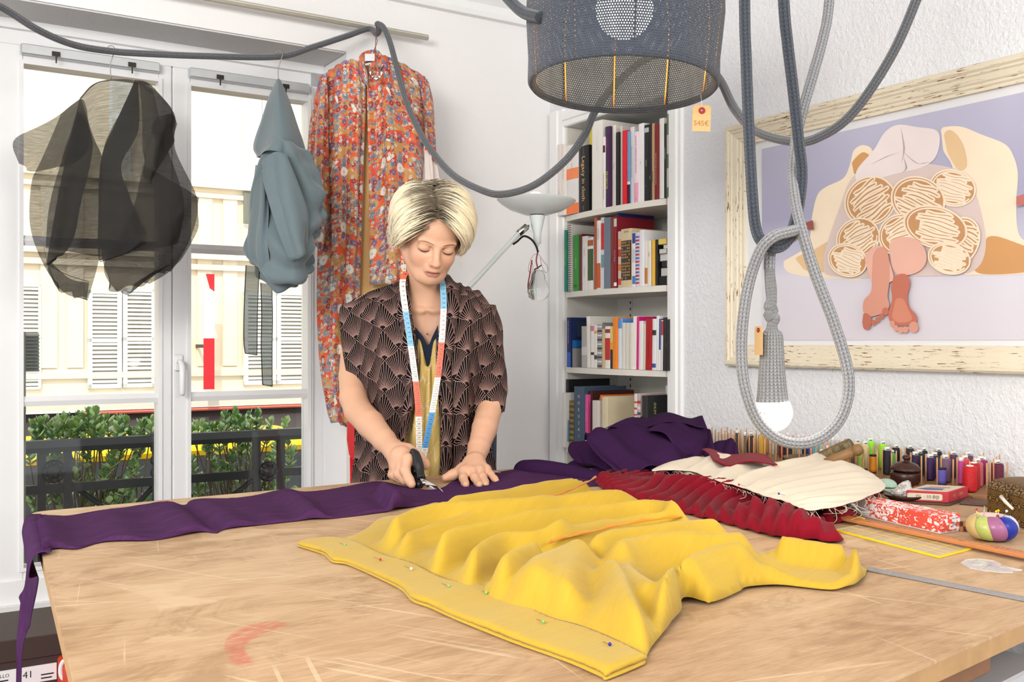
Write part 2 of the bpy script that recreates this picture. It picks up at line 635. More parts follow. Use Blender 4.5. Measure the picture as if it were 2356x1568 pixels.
# cornice: stepped moulding along both walls
prof = [(0, 0), (0.030, 0), (0.034, 0.018), (0.020, 0.022), (0.024, 0.05), (0.058, 0.085), (0.062, 0.10), (0.080, 0.104), (0.084, 0.125), (0.12, 0.13), (0.12, 0.15), (0, 0.15)]
mb = MB()
mb.sweep(prof, FW(-5, 0, CEIL - 0.15), FW(0, 0, CEIL - 0.15), -MW, Vector((0, 0, 1)))
obj('trim_1', mb, M_GLOSS, kind='structure', label='white stepped cornice along the top of the window wall', cat='trim')
mb = MB()
mb.sweep(prof, FR(0, 0, CEIL - 0.15), FR(4.6, 0, CEIL - 0.15), -NR, Vector((0, 0, 1)))
obj('trim_2', mb, M_GLOSS, kind='structure', label='white stepped cornice along the top of the right wall', cat='trim')

# ---- window
WB = 0.25
M_GLASS = bpy.data.materials.new('window_glass')
M_GLASS.use_nodes = True
_nt = M_GLASS.node_tree
_nt.nodes.remove(_nt.nodes['Principled BSDF'])
_t = _nt.nodes.new('ShaderNodeBsdfTransparent'); _t.inputs[0].default_value = (0.985, 0.99, 0.985, 1)
_g = _nt.nodes.new('ShaderNodeBsdfGlossy'); _g.inputs['Roughness'].default_value = 0.03
_fz = _nt.nodes.new('ShaderNodeFresnel'); _fz.inputs[0].default_value = 1.35
_mx = _nt.nodes.new('ShaderNodeMixShader')
_nt.links.new(_fz.outputs[0], _mx.inputs[0]); _nt.links.new(_t.outputs[0], _mx.inputs[1]); _nt.links.new(_g.outputs[0], _mx.inputs[2])
_nt.links.new(_mx.outputs[0], _nt.nodes['Material Output'].inputs[0])

win = thing('window_1', 'tall white double casement window with glazing bars', 'window', FW(wa(390, WB), WB, 0.5))
win['kind'] = 'structure'
zt_g, zb_g = 2.12, wz(54, 1299, WB)
mb = MB()
aL, aR = wa(-60, WB), wa(741, WB)
g0, g1, gm0, gm1, gc, g2, g3 = wa(50, WB), wa(357, WB), 0, 0, wa(389, WB), wa(431, WB), wa(697, WB)
mb.fbox(FW, OPL, aL + 0.06, WB - 0.03, WB + 0.05, 0.42, LINT)                       # left casing
mb.fbox(FW, aR - 0.055, OPR, WB - 0.03, WB + 0.05, 0.0, LINT)                        # right casing
mb.fbox(FW, aR - 0.012, aR + 0.012, WB - 0.05, WB, 0.0, LINT)
mb.fbox(FW, aL, aR, WB - 0.03, WB + 0.05, zt_g + 0.062, LINT)                        # head
mb.fbox(FW, OPL, OPR, WB - 0.05, WB - 0.03, LINT - 0.035, LINT)
mb.fbox(FW, aL, aR, WB - 0.02, WB + 0.05, 0.42, zb_g - 0.07)                         # sill rail
mb.fbox(FW, OPL, OPR, WB - 0.09, WB + 0.05, 0.40, 0.43)
obj('frame', mb, M_FRAMEW, win)
for (x0, x1, gl, gr) in ((aL + 0.055, gc - 0.001, g0, g1), (gc + 0.001, aR - 0.05, g2, g3)):
    mb = MB()
    f0 = WB - 0.045
    mb.fbox(FW, x0, gl, f0, WB + 0.02, zb_g - 0.075, zt_g + 0.06, bev=0.004)
    mb.fbox(FW, gr, x1, f0, WB + 0.02, zb_g - 0.075, zt_g + 0.06, bev=0.004)
    mb.fbox(FW, gl, gr, f0, WB + 0.02, zt_g, zt_g + 0.06)
    mb.fbox(FW, gl, gr, f0, WB + 0.02, zb_g - 0.075, zb_g)
    for (u0, u1) in ((gl - 0.012, gl), (gr, gr + 0.012)):                            # beads round the glass
        mb.fbox(FW, u0, u1, f0 - 0.006, f0, zb_g - 0.012, zt_g + 0.012)
    mb.fbox(FW, gl, gr, f0 - 0.006, f0, zt_g, zt_g + 0.012)
    mb.fbox(FW, gl, gr, f0 - 0.006, f0, zb_g - 0.012, zb_g)
    s = obj('sash', mb, M_FRAMEW, win)
    for zb in (1.06, 1.566):
        mb = MB()
        mb.sweep([(-0.005, -0.012), (0.012, -0.016), (0.018, 0), (0.012, 0.016), (-0.005, 0.012)], FW(gl - 0.014, WB - 0.03, zb), FW(gr + 0.014, WB - 0.03, zb), -MW, Vector((0, 0, 1)))
        obj('glazing_bar', mb, M_FRAMEW, s)
    for z0, z1 in ((zb_g, 1.05), (1.07, 1.556), (1.576, zt_g)):
        mb = MB()
        mb.fbox(FW, gl, gr, WB - 0.003, WB + 0.001, z0, z1)
        obj('pane', mb, M_GLASS, s)
    mb = MB()                                                                        # blind rail screwed to the sash
    M_ALU = bpy.data.materials.get('blind_rail_aluminium') or plain('blind_rail_aluminium', (200, 203, 204), 0.35, 0.5)
    mb.fbox(FW, gl - 0.01, gr - 0.0, f0 - 0.028, f0 - 0.001, zt_g + 0.026, zt_g + 0.058, bev=0.003)
    rail = obj('blind_rail', mb, M_ALU, s)
    mb = MB()
    M_DARKM = bpy.data.materials.get('dark_metal') or plain('dark_metal', (62, 58, 54), 0.4, 0.8)
    for q in (0.22, 0.78):
        a = gl + (gr - gl) * q
        mb.fbox(FW, a - 0.012, a + 0.012, f0 - 0.034, f0 - 0.027, zt_g + 0.030, zt_g + 0.044)
        mb.fbox(FW, a - 0.002, a + 0.002, f0 - 0.034, f0 - 0.03, zt_g + 0.008, zt_g + 0.03)
    obj('bracket', mb, M_DARKM, s)
hx = wa(403, WB)
mb = MB()
zh0, zh1 = wz(403, 905, WB), wz(403, 815, WB)
f0 = WB - 0.045
mb.fbox(FW, hx - 0.014, hx + 0.014, f0 - 0.008, f0, zh1 - 0.055, zh1, bev=0.003)
mb.tube([FW(hx, f0, zh1 - 0.025), FW(hx, f0 - 0.035, zh1 - 0.025), FW(hx + 0.002, f0 - 0.045, zh1 - 0.04), FW(hx + 0.002, f0 - 0.045, zh0 + 0.005), FW(hx + 0.002, f0 - 0.042, zh0)], [0.009, 0.009, 0.010, 0.009, 0.007], 10)
obj('handle', mb, M_FRAMEW, win, label='white lever handle')

# ---- pole on the wall above the window
mb = MB()
zr = 2.342
pole_a1 = wa(984, -0.06)
mb.tube([FW(-4.0, -0.06, zr), FW(pole_a1, -0.06, zr)], 0.0105, 12)
pole = obj('curtain_pole', mb, plain('aged_cream_paint', (214, 209, 193), 0.5, var=0.08), label='thin cream painted curtain pole fixed above the window', cat='pole')
# ---------------------------------------------------------------- across the street
OB = 15.0                                             # the opposite front, measured from the window wall
def oa(px, b=OB): return FW.a(WW(px, CY, b))
def oz(px, py, b=OB): return WW(px, py, b).z
M_FRONT = plain('cream_render', (246, 230, 200), 0.9, var=0.05, scale=0.8)
M_STONE = plain('pale_stone', (240, 226, 198), 0.9, var=0.04, scale=2)
M_SHUT = plain('white_shutter_paint', (248, 247, 240), 0.6, var=0.02)
M_AWN = plain('dark_awning_cloth', (72, 64, 62), 0.8, var=0.1, scale=1.5)
M_REDL = plain('red_sign_enamel', (206, 28, 40), 0.5)
M_PINKL = plain('coral_tube', (236, 120, 96), 0.5)
M_YEL = plain('yellow_paint', (250, 196, 18), 0.5)
M_GREYSH = plain('olive_grey_paint', (112, 116, 98), 0.6)
M_ASPH = plain('asphalt', (96, 96, 98), 0.9, var=0.1)

bld = thing('apartment_building', 'cream rendered house front with white louvred shutters across the street', 'building', FW(-6, OB, -3.4))
mb = MB()
mb.fbox(FW, -30, 12, OB, OB + 0.5, 0.75, 11)
mb.fbox(FW, -30, 12, OB, OB + 0.5, -3.4, -1.2)
obj('wall', mb, M_FRONT, bld)
mb = MB()
for z, t, pr in ((0.18, 0.12, 0.16), (0.62, 0.10, 0.10), (oz(300, 615), 0.10, 0.10), (oz(300, 590), 0.06, 0.16), (oz(560, 462), 0.08, 0.08), (oz(560, 440), 0.05, 0.14)):
    mb.fbox(FW, -30, 12, OB - pr, OB + 0.02, z, z + t)
mb.fbox(FW, -30, 12, OB - 0.02, OB + 0.3, 0.2, 0.78)
obj('string_course', mb, M_STONE, bld)
for a, zz in ((oa(112), (0.8, 3.9)), (oa(172), (0.8, 3.9)), (oa(470), (0.8, 3.9)), (oa(528), (0.8, 3.9))):
    mb = MB()
    mb.fbox(FW, a - 0.13, a + 0.13, OB - 0.05, OB + 0.02, *zz)
    obj('pilaster', mb, M_STONE, bld)
mb = MB()
mb.fbox(FW, oa(556), oa(566), OB - 0.02, OB + 0.04, 2.9, 5.4)
obj('drain_moulding', mb, M_STONE, bld)

slat_me = {}
def shutter(x0, x1, y0, y1, name='shutter'):
    """one louvred leaf of a shutter, between photo pixels, on the opposite front"""
    a0, a1 = oa(x0), oa(x1)
    z0, z1 = oz((x0 + x1) / 2, y1), oz((x0 + x1) / 2, y0)
    zm = z0 + (z1 - z0) * 0.49
    st = (a1 - a0) * 0.13
    mb = MB()
    b0, b1 = OB - 0.09, OB - 0.04
    for u0, u1, w0, w1 in ((a0, a0 + st, z0, z1), (a1 - st, a1, z0, z1), (a0, a1, z0, z0 + st), (a0, a1, z1 - st * 0.8, z1), (a0, a1, zm - st * 0.45, zm + st * 0.45)):
        mb.fbox(FW, u0, u1, b0, b1, w0, w1)
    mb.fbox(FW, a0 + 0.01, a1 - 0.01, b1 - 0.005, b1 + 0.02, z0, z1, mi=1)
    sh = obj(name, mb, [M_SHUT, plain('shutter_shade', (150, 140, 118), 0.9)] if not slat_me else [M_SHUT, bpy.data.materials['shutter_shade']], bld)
    key = round(a1 - a0, 3)
    if key not in slat_me:
        s = MB()
        fr = Frame((0, 0, 0), UW, MW)
        w = (a1 - a0) / 2 - st
        s.sweep([(0.0, 0.0), (0.045, 0.035), (0.045, 0.047), (0.0, 0.012)], fr(-w, 0, 0), fr(w, 0, 0), MW, Vector((0, 0, 1)))
        slat_me[key] = mesh_from('slat', s, M_SHUT)
    n0, n1 = zm + st * 0.45, z1 - st * 0.8
    for lo, hi in ((z0 + st, zm - st * 0.45), (n0, n1)):
        n = max(4, int((hi - lo) / 0.068))
        for k in range(n):
            z = lo + (hi - lo) * (k + 0.25) / n
            inst('slat', slat_me[key], FW((a0 + a1) / 2, b0, z), sh)
shutter(200, 278, 668, 892)
shutter(281, 356, 664, 890)
shutter(558, 632, 672, 884)
shutter(634, 700, 672, 882)
shutter(-10, 40, 655, 895)
shutter(43, 93, 655, 895)
# upper windows, half drawn
for (x0, x1, y0, y1) in ((560, 600, 215, 520), (602, 640, 215, 520), (250, 300, 190, 420)):
    a0, a1, z0, z1 = oa(x0), oa(x1), oz((x0 + x1) / 2, y1), oz((x0 + x1) / 2, y0)
    mb = MB()
    mb.fbox(FW, a0, a1, OB - 0.06, OB, z0, z1)
    w = obj('window', mb, M_SHUT, bld)
    mb = MB()
    for k in range(3):
        za, zb = z0 + (z1 - z0) * (k / 3 + 0.03), z0 + (z1 - z0) * (k / 3 + 0.30)
        mb.fbox(FW, a0 + 0.05, a1 - 0.05, OB - 0.065, OB - 0.058, za, zb)
    obj('pane', mb, plain('pale_curtained_pane', (236, 232, 214), 0.3) if 'pale_curtained_pane' not in bpy.data.materials else bpy.data.materials['pale_curtained_pane'], w)
mb = MB()                                             # ironwork grille of the upper window
a0, a1, z0, z1 = oa(557), oa(579), oz(565, 515), oz(565, 438)
mb.fbox(FW, a0, a1, OB - 0.10, OB - 0.07, z0, z1)
obj('grille', mb, plain('grille_iron', (120, 120, 104), 0.6), bld)

# shop front with a dark awning and a coral light line
shop = thing('shop_awning', 'long dark awning with a coral light line above the shop across the street', 'awning', FW(-6, OB - 0.7, -3.4))
mb = MB()
za, zb = oz(300, 946, OB - 0.2), oz(300, 1120, OB - 1.6)
mb.add([FW(-30, OB, za), FW(12, OB, za), FW(12, OB - 1.6, zb), FW(-30, OB - 1.6, zb), FW(-30, OB, za - 0.1), FW(12, OB, za - 0.1), FW(12, OB - 1.6, zb - 0.1), FW(-30, OB - 1.6, zb - 0.1)],
       [(0, 1, 2, 3), (7, 6, 5, 4), (0, 3, 7, 4), (1, 5, 6, 2), (2, 6, 7, 3), (0, 4, 5, 1)])
obj('canopy', mb, M_AWN, shop)
mb = MB()
mb.tube([FW(oa(190, OB - 0.3), OB - 0.3, oz(190, 950, OB - 0.3)), FW(10, OB - 0.3, oz(190, 950, OB - 0.3))], 0.035, 8)
obj('light_line', mb, M_PINKL, shop)
mb = MB()
mb.fbox(FW, -30, 12, OB - 0.35, OB + 0.1, oz(300, 940, OB - 0.3), oz(300, 925, OB - 0.3))
obj('fascia', mb, plain('fascia_white', (222, 210, 190), 0.7), shop)

van = thing('delivery_van', 'bright yellow van parked in the street below', 'van', FW(-6, 9.5, -3.4))
VB = 8.0
mb = MB()
vt = oz(150, 1034, VB)
mb.fbox(FW, oa(20, VB), oa(760, VB), VB, VB + 1.9, vt - .15, vt, bev=0.06)
obj('roof', mb, M_YEL, van)
mb = MB()
mb.fbox(FW, oa(20, VB), oa(760, VB), VB, VB + 1.9, -2.9, vt - .15, bev=0.06)
obj('body', mb, plain('charcoal_paint', (40, 40, 42), .5), van)
mb = MB()
mb.fbox(FW, oa(20, VB) + 0.4, oa(760, VB) - 0.4, VB - 0.02, VB + 1.92, vt - 1.4, vt - 0.20)
obj('side_window', mb, plain('tinted_glass', (30, 32, 34), 0.15), van)
for q in (0.2, 0.8):
    mb = MB()
    a = oa(20, VB) + (oa(760, VB) - oa(20, VB)) * q
    mb.lathe(FW(a, VB + 0.2, -3.05), [(0, -0.12), (0.3, -0.12), (0.34, -0.06), (0.34, 0.06), (0.3, 0.12), (0, 0.12)], 20, axis=MW)
    obj('wheel', mb, plain('tyre_rubber', (30, 30, 30), 0.8), van)

box_room('street', -30, 12, 0.6, OB + 3, -3.5, -3.4, M_ASPH, label='grey street far below the window', cat='street')

# red and white shop banner standing out from the front
ban = thing('banner_sign', 'red and white vertical banner sign across the street', 'sign', FW(oa(480), OB - 1.0, 1.0))
a1 = oa(480, OB - 0.8)
mb = MB(); mb.fbox(FW, a1 - 0.09, a1 + 0.09, OB - 0.84, OB - 0.80, oz(480, 895, OB - .8), oz(480, 778, OB - .8)); obj('lower_panel', mb, M_REDL, ban)
mb = MB(); mb.fbox(FW, a1 - 0.10, a1 + 0.09, OB - 0.84, OB - 0.80, oz(480, 778, OB - .8), oz(480, 664, OB - .8)); obj('middle_panel', mb, plain('pale_pink_panel', (246, 208, 214), 0.5), ban)
mb = MB()
zt_, zm_ = oz(480, 630, OB - .8), oz(480, 664, OB - .8)
mb.add([FW(a1 + 0.02, OB - .84, zm_), FW(a1 + 0.09, OB - .84, zm_ - .05), FW(a1 + 0.09, OB - .84, zt_), FW(a1 - 0.05, OB - .84, zt_), FW(a1 + 0.02, OB - .8, zm_), FW(a1 + 0.09, OB - .8, zm_ - .05), FW(a1 + 0.09, OB - .8, zt_), FW(a1 - 0.05, OB - .8, zt_)],
       [(0, 1, 2, 3), (7, 6, 5, 4), (0, 4, 5, 1), (1, 5, 6, 2), (2, 6, 7, 3), (3, 7, 4, 0)])
obj('top_panel', mb, M_REDL, ban)
mb = MB(); mb.fbox(FW, a1 - 0.01, a1 + 0.02, OB - 0.82, OB, oz(480, 800, OB - .8), oz(480, 792, OB - .8)); mb.fbox(FW, a1 - 0.34, a1 - 0.22, OB - 0.3, OB, oz(460, 805), oz(460, 797)); obj('bracket', mb, M_DARKM, ban)

# our own folded shutter, half in view outside the left pane
fs = thing('folding_shutter', 'olive grey louvred shutter folded back outside the left pane', 'shutter', FW(wa(60, 0.5), 0.5, 0.4))
SB = 0.55
s0, s1 = wa(38, SB), wa(60, SB)
mb = MB()
mb.fbox(FW, s0 - 0.1, s1, SB, SB + 0.04, 0.3, wz(60, 762, SB), bev=0.004)
obj('stile', mb, M_GREYSH, fs)
mb = MB()
z0, z1 = wz(76, 855, SB), wz(76, 766, SB)
s2 = wa(91, SB)
mb.fbox(FW, s1, s2, SB + 0.022, SB + 0.03, z0, z1)
obj('louvre_board', mb, plain('dark_olive', (58, 62, 52), 0.7), fs)
for k in range(11):
    z = z0 + (z1 - z0) * (k + 0.1) / 11
    mb = MB()
    mb.sweep([(0, 0), (0.02, 0.008), (0.02, 0.011), (0, 0.003)], FW(s1, SB, z), FW(s2, SB, z), MW, Vector((0, 0, 1)))
    obj('slat', mb, M_GREYSH, fs)
# ---------------------------------------------------------------- cutting table
def m_tablewood():
    m = Mat('worn_plywood', rough=0.55, spec=0.3)
    v = m.co('Object', rot=(0, 0, -math.radians(36)))
    x, y, z = m.xyz(v)
    grain = m.noise(m.vec(x * 7.0, y * 24.0, z), 1.0, 5, 0.62, 0.4)
    fine = m.noise(m.vec(x * 22.0, y * 180.0, z), 1.0, 4, 0.7)
    big = m.noise(v, 2.2, 3, 0.55, 0.6)
    base = m.ramp(grain * 0.35 + fine * 0.3 + big * 0.45, [(0.34, srgb(150, 116, 84)), (0.48, srgb(182, 148, 112)), (0.60, srgb(200, 168, 132)), (0.74, srgb(212, 186, 152))])
    dirt = m.noise(m.vec(x * 4.0, y * 8.0, z), 1.3, 6, 0.7, 0.8).ss(0.50, 0.66)
    base = m.mix(dirt * 0.55, base, srgb(146, 112, 78))
    # pale scratches of the cutting wheel in a few directions
    sc = None
    for k, (ang, sx, th) in enumerate(((0.5, 15.0, 0.70), (-0.35, 11.0, 0.71), (0.05, 19.0, 0.71), (1.2, 13.0, .72))):
        w = m.co('Object', rot=(0, 0, ang))
        a, b, c = m.xyz(w)
        n = m.noise(m.vec(a * 2.2 + k * 7.0, b * sx * 9.0, 0.0), 1.0, 1, 0.3, 0.35)
        mask = m.noise(w, 2.4 + k, 2).ss(0.48, 0.6)
        ln = n.ss(th - 0.015, th) * mask
        sc = ln if sc is None else sc.max(ln)
    base = m.mix(sc * 0.36, base, srgb(240, 218, 184))
    pale = m.noise(v, 4.5, 4, 0.6, 1.2).ss(0.62, 0.68)
    base = m.mix(pale * 0.35, base, srgb(228, 202, 166))
    rd = m.noise(v, 5.0, 2, 0.5, 0.6).ss(0.748, 0.77) * m.noise(m.vec(x * 60, y * 400, z), 1.0, 2).ss(0.35, 0.6)
    base = m.mix(rd * 0.6, base, srgb(196, 62, 60))
    m.color(base)
    m.bump(fine * 0.6 + grain * 0.4 - sc * 0.3, 0.22, 0.002)
    m.rough(0.62 - 0.2 * big)
    return m.m
M_PLY = m_tablewood()
M_PLYEDGE = plain('plywood_edge', (176, 138, 92), 0.6, var=0.2, scale=40)
M_BROWNW = plain('brown_stained_wood', (128, 84, 48), 0.5, var=0.2, scale=25)

tA, tB0 = T(73, 1177).xy, T(1150, 1080).xy
e = (tB0 - tA).normalized()
tB = tA + e * ((2.235 - tA.dot(NR.xy)) / e.dot(NR.xy))
n0, n1 = T(2041, 1568).xy, T(2356, 1430).xy
e2 = (n1 - n0).normalized()
tC = n0 + e2 * ((2.235 - n0.dot(NR.xy)) / e2.dot(NR.xy))
l0, l1 = T(98, 1279).xy, T(169, 1568).xy
e3 = (l1 - l0).normalized()
_k = Matrix(((e3.x, e2.x), (e3.y, e2.y))).inverted() @ (n0 - l1)
tD = l1 + e3 * _k.x
table = thing('cutting_table', 'large worn plywood cutting table in the middle of the room', 'table', (0.3, 1.5, 0))
corners = [tA, tD, tC, tB]
poly = []
for i, c in enumerate(corners):
    p, q = corners[i - 1], corners[(i + 1) % 4]
    r = 0.03
    a, b = c + (p - c).normalized() * r, c + (q - c).normalized() * r
    for t in np.linspace(0, 1, 6):
        poly.append(tuple(a * (1 - t) ** 2 + c * 2 * t * (1 - t) + b * t ** 2))
W0 = Frame((0, 0, 0), (1, 0, 0), (0, 1, 0))
mb = MB()
mb.prism(W0, poly, ZT - 0.003, ZT)
obj('table_top', mb, M_PLY, table)
mb = MB()
mb.prism(W0, [tuple(Vector(q) * 0.9995 + Vector((0.3, 1.5)) * 0.0005) for q in poly], ZT - 0.024, ZT - 0.003)
obj('top_edge', mb, M_PLYEDGE, table)
mid = (tA + tB + tC + tD) / 4
for c in corners:
    p = mid + (c - mid) * 0.80
    mb = MB()
    mb.fbox(Frame((p.x, p.y, 0), UW, MW), -0.035, 0.035, -0.035, 0.035, 0, ZT - 0.024, bev=0.004)
    obj('leg', mb, M_BROWNW, table)
for c0, c1 in ((tA, tD), (tD, tC), (tC, tB), (tB, tA)):
    p, q = mid + (c0 - mid) * 0.80, mid + (c1 - mid) * 0.80
    d = (q - p).normalized(); nn = Vector((-d.y, d.x))
    mb = MB()
    mb.fbox(Frame((p.x, p.y, 0), (d.x, d.y, 0), (nn.x, nn.y, 0)), 0, (q - p).length, -0.012, 0.012, ZT - 0.11, ZT - 0.024)
    obj('apron_rail', mb, M_BROWNW, table)
e2v = Vector((e2.x, e2.y, 0)); e2n = Vector((-e2.y, e2.x, 0))
FN = Frame((n0.x, n0.y, 0), e2v, e2n)                 # along the near edge of the table
an = lambda px: (T(px, 1568 - (px - 2041) * 0.438).xy - n0).dot(e2)
mb = MB()
mb.fbox(FN, an(2120), an(2306), 0.012, 0.05, ZT - 0.052, ZT - 0.024, bev=0.004)
obj('batten', mb, M_BROWNW, table)
# white drawer unit standing under the table
du = thing('drawer_unit', 'white drawer unit standing under the near edge of the table', 'drawers', FN(an(2290), 0.35, 0))
M_GREYW = plain('grey_white_laminate', (196, 196, 198), 0.5, var=0.03)
mb = MB(); mb.fbox(FN, an(2215), an(2215) + 0.5, 0.10, 0.55, 0.02, ZT - 0.14, bev=0.004); obj('cabinet', mb, M_GREYW, du)
for k in range(3):
    mb = MB(); z = 0.05 + k * 0.235
    mb.fbox(FN, an(2215) + 0.01, an(2215) + 0.49, 0.085, 0.10, z, z + 0.22, bev=0.003); d_ = obj('drawer', mb, M_GREYW, du)
    mb = MB(); mb.fbox(FN, an(2215) + 0.2, an(2215) + 0.3, 0.07, 0.085, z + 0.1, z + 0.115); obj('handle', mb, M_DARKM, d_)

# ---------------------------------------------------------------- shoe boxes on the floor by the window
M_BOXB = plain('brown_card', (62, 46, 42), 0.6, var=0.05)
M_LABEL = plain('white_paper', (226, 226, 228), 0.6, var=0.02)
M_INK = plain('black_ink', (34, 34, 40), 0.6)
def shoebox(zb, da, labels, title, hasl):
    # the near top corner of the upper box is read off the photograph
    fr = Frame((BXO.x, BXO.y, 0), UW, MW)
    s = thing('shoe_box', labels, 'box', fr(-0.14, 0.1, zb), 'brown shoe boxes stacked by the window')
    mb = MB(); mb.fbox(fr, -0.40 + da, 0.002 + da, 0.002, 0.26, zb, zb + 0.095); obj('box_base', mb, M_BOXB, s)
    mb = MB(); mb.fbox(fr, -0.404 + da, 0.006 + da, -0.002, 0.264, zb + 0.075, zb + 0.125, bev=0.002); obj('lid', mb, M_BOXB, s)
    if hasl:
        mb = MB(); mb.fbox(fr, -0.16 + da, -0.02 + da, -0.0006, 0.002, zb + 0.02, zb + 0.058); lb = obj('size_label', mb, M_LABEL, s, label='white size label reading 41')
        mb = text_mb('41', 0.022, fr(-0.08 + da, -0.001, zb + 0.04), UW, Vector((0, 0, 1)))
        text_mb('GRILLO', 0.011, fr(-0.155 + da, -0.001, zb + 0.046), UW, Vector((0, 0, 1)), 'LEFT', mb)
        for k, (w0, w1) in enumerate(((-0.155, -0.12), (-0.155, -0.125), (-0.053, -0.026), (-0.053, -0.03))):
            z = zb + 0.034 - 0.008 * (k % 2)
            mb.fbox(fr, w0 + da, w1 + da, -0.001, -0.0006, z, z + 0.003)
        obj('print', mb, M_INK, lb)['kind'] = 'stuff'
    return s
BXO = P(152, 1453, 2.32)                               # lower-right front edge of the top lid
zl = BXO.z
BXO = Vector((BXO.x, BXO.y, 0)) + MW * 0.0
for k in range(4):
    z = zl - 0.125 * (k + 1) - 0.001 * k
    if z > -0.001 or k < 2:
        shoebox(max(z, 0.0), 0.0 if k != 1 else 0.012,
                ('brown shoe box with a white size label, topmost of the stack', 'brown shoe box second from the top of the stack', 'brown shoe box third from the top of the stack', 'brown shoe box at the bottom of the stack')[k],
                None, k == 0)
fr = Frame((BXO.x, BXO.y, 0), UW, MW)
mb = MB()
for q in np.linspace(0.06, 1, 8)[::-1]:
    pass
c = P(150, 1540, 2.25)
ring = [c + Vector((math.cos(t) * 0.011, -0.004 * math.sin(t), math.sin(t) * 0.022 + 0.006 * math.cos(t))) for t in np.linspace(0, 2 * math.pi, 25)]
mb.tube(ring, 0.0045, 8, caps=False, flat=0.5)
t_ = obj('tape_loop', mb, M_LABEL, label='loop of white cotton tape hanging beside the shoe boxes', cat='tape')
mb = MB()
p0 = P(166, 1545, 2.2)
mb.fbox(Frame((p0.x, p0.y, 0), UW, MW), -0.01, 0.30, 0.0, 0.16, 0.0, p0.z, bev=0.006)
obj('red_box', mb, plain('red_card', (206, 62, 30), 0.6), label='red cardboard box on the floor under the table', cat='box')
# ---------------------------------------------------------------- cloths on the table
M_PURP = m_cloth('purple_linen', (60, 32, 66), 0.18, streak=6, rot=-math.radians(38), sheen=0.0, light=(84, 50, 90))
M_PURP2 = m_cloth('dark_purple_linen', (56, 31, 66), 0.12, streak=10, sheen=0.0)
M_YCLOTH = m_cloth('mustard_linen', (194, 160, 52), 0.07, streak=8, rot=-0.9, sheen=0.15, rough=0.8)
M_YEDGE = m_cloth('ochre_selvedge', (214, 138, 22), 0.06)
M_RED = m_cloth('crimson_wool', (126, 8, 30), 0.06, streak=30, sheen=0.05)
M_CREAM = m_cloth('cream_calico', (228, 216, 194), 0.025, streak=20, sheen=0.1)

for _m in (M_PURP, M_PURP2): _m.node_tree.nodes['Principled BSDF'].inputs['Specular IOR Level'].default_value = .03
# purple strip being cut: along the far edge, over the left end of the table
strip_far = [(75, 1190), (100, 1187), (150, 1188), (215, 1178), (290, 1168), (385, 1156), (424, 1163), (450, 1150), (560, 1146), (655, 1126), (700, 1132), (780, 1124), (866, 1108), (930, 1120), (985, 1128), (1020, 1122), (1050, 1105), (1120, 1092), (1200, 1080), (1290, 1085), (1390, 1098), (1440, 1100)]
strip_near = [(1450, 1112), (1380, 1118), (1240, 1130), (1140, 1148), (1050, 1165), (1005, 1155), (975, 1162), (900, 1177), (760, 1194), (700, 1198), (530, 1217), (498, 1227), (460, 1226), (350, 1244), (240, 1248), (178, 1264), (130, 1264), (110, 1272), (97, 1281), (90, 1250), (83, 1220)]
rg = [([(95, 1190), (110, 1270)], 0.012, 0.03), ([(180, 1180), (205, 1258)], -0.004, 0.03), ([(255, 1172), (285, 1250)], 0.007, 0.04),
      ([(385, 1157), (455, 1226)], 0.014, 0.035), ([(424, 1160), (500, 1226)], -0.008, 0.014), ([(470, 1150), (560, 1212)], 0.010, 0.03),
      ([(655, 1126), (700, 1150), (735, 1196)], 0.018, 0.022), ([(870, 1110), (925, 1140), (968, 1162)], 0.040, 0.020, 2.0, 0.3), ([(800, 1122), (860, 1180)], 0.006, 0.04),
      ([(1200, 1082), (1150, 1140)], 0.016, 0.04), ([(1000, 1130), (1010, 1155)], -0.006, 0.02), ([(560, 1160), (640, 1200)], 0.004, 0.03)]
strip = spread(strip_far + strip_near, rg, res=0.006, base=0.002, edge=0.0015, rough=lambda X, Y: 0.0016 * (1 + wob(X, Y, 22)))
# the end that hangs over the table's left edge
def unp(p): return (CX + F * p.x / p.y, CY - F * (p.z - EYE) / p.y, p.y)
e0, e1 = T(76, 1191), T(97, 1280)
o_ = Vector(((e1 - e0).y, -(e1 - e0).x, 0)).normalized()
o_ = o_ if o_.x < 0 else -o_
rows = [[unp(e0.lerp(e1, q) + o_ * a + Vector((0, 0, z))) for q in np.linspace(0, 1, 4)] for a, z in ((-.014, .006), (.004, .006), (.014, -.004), (.018, -.03))] + [
        [(66, 1245, 1.93), (70, 1268, 1.85), (79, 1298, 1.76), (88, 1325, 1.68)],
        [(63, 1300, 1.93), (68, 1315, 1.87), (78, 1340, 1.82), (87, 1350, 1.77)],
        [(57, 1350, 1.93), (60, 1362, 1.90), (70, 1375, 1.86), (79, 1390, 1.84)],
        [(45, 1372, 1.93), (54, 1395, 1.91), (66, 1410, 1.88), (73, 1415, 1.86)],
        [(47, 1392, 1.92), (53, 1420, 1.91), (62, 1440, 1.88), (69, 1440, 1.87)],
        [(41, 1455, 1.91), (48, 1462, 1.90), (56, 1462, 1.89), (62, 1455, 1.88)],
        [(38, 1500, 1.90), (43, 1505, 1.90), (48, 1506, 1.89), (52, 1500, 1.88)],
        [(36, 1640, 1.88), (40, 1640, 1.88), (44, 1640, 1.88), (48, 1640, 1.88)]]
strip.grid(patch(rows, 5, 6))
obj('fabric_strip', strip, M_PURP, label='long purple linen strip along the table edge, hanging over its left end', cat='fabric', solid=0.0012)

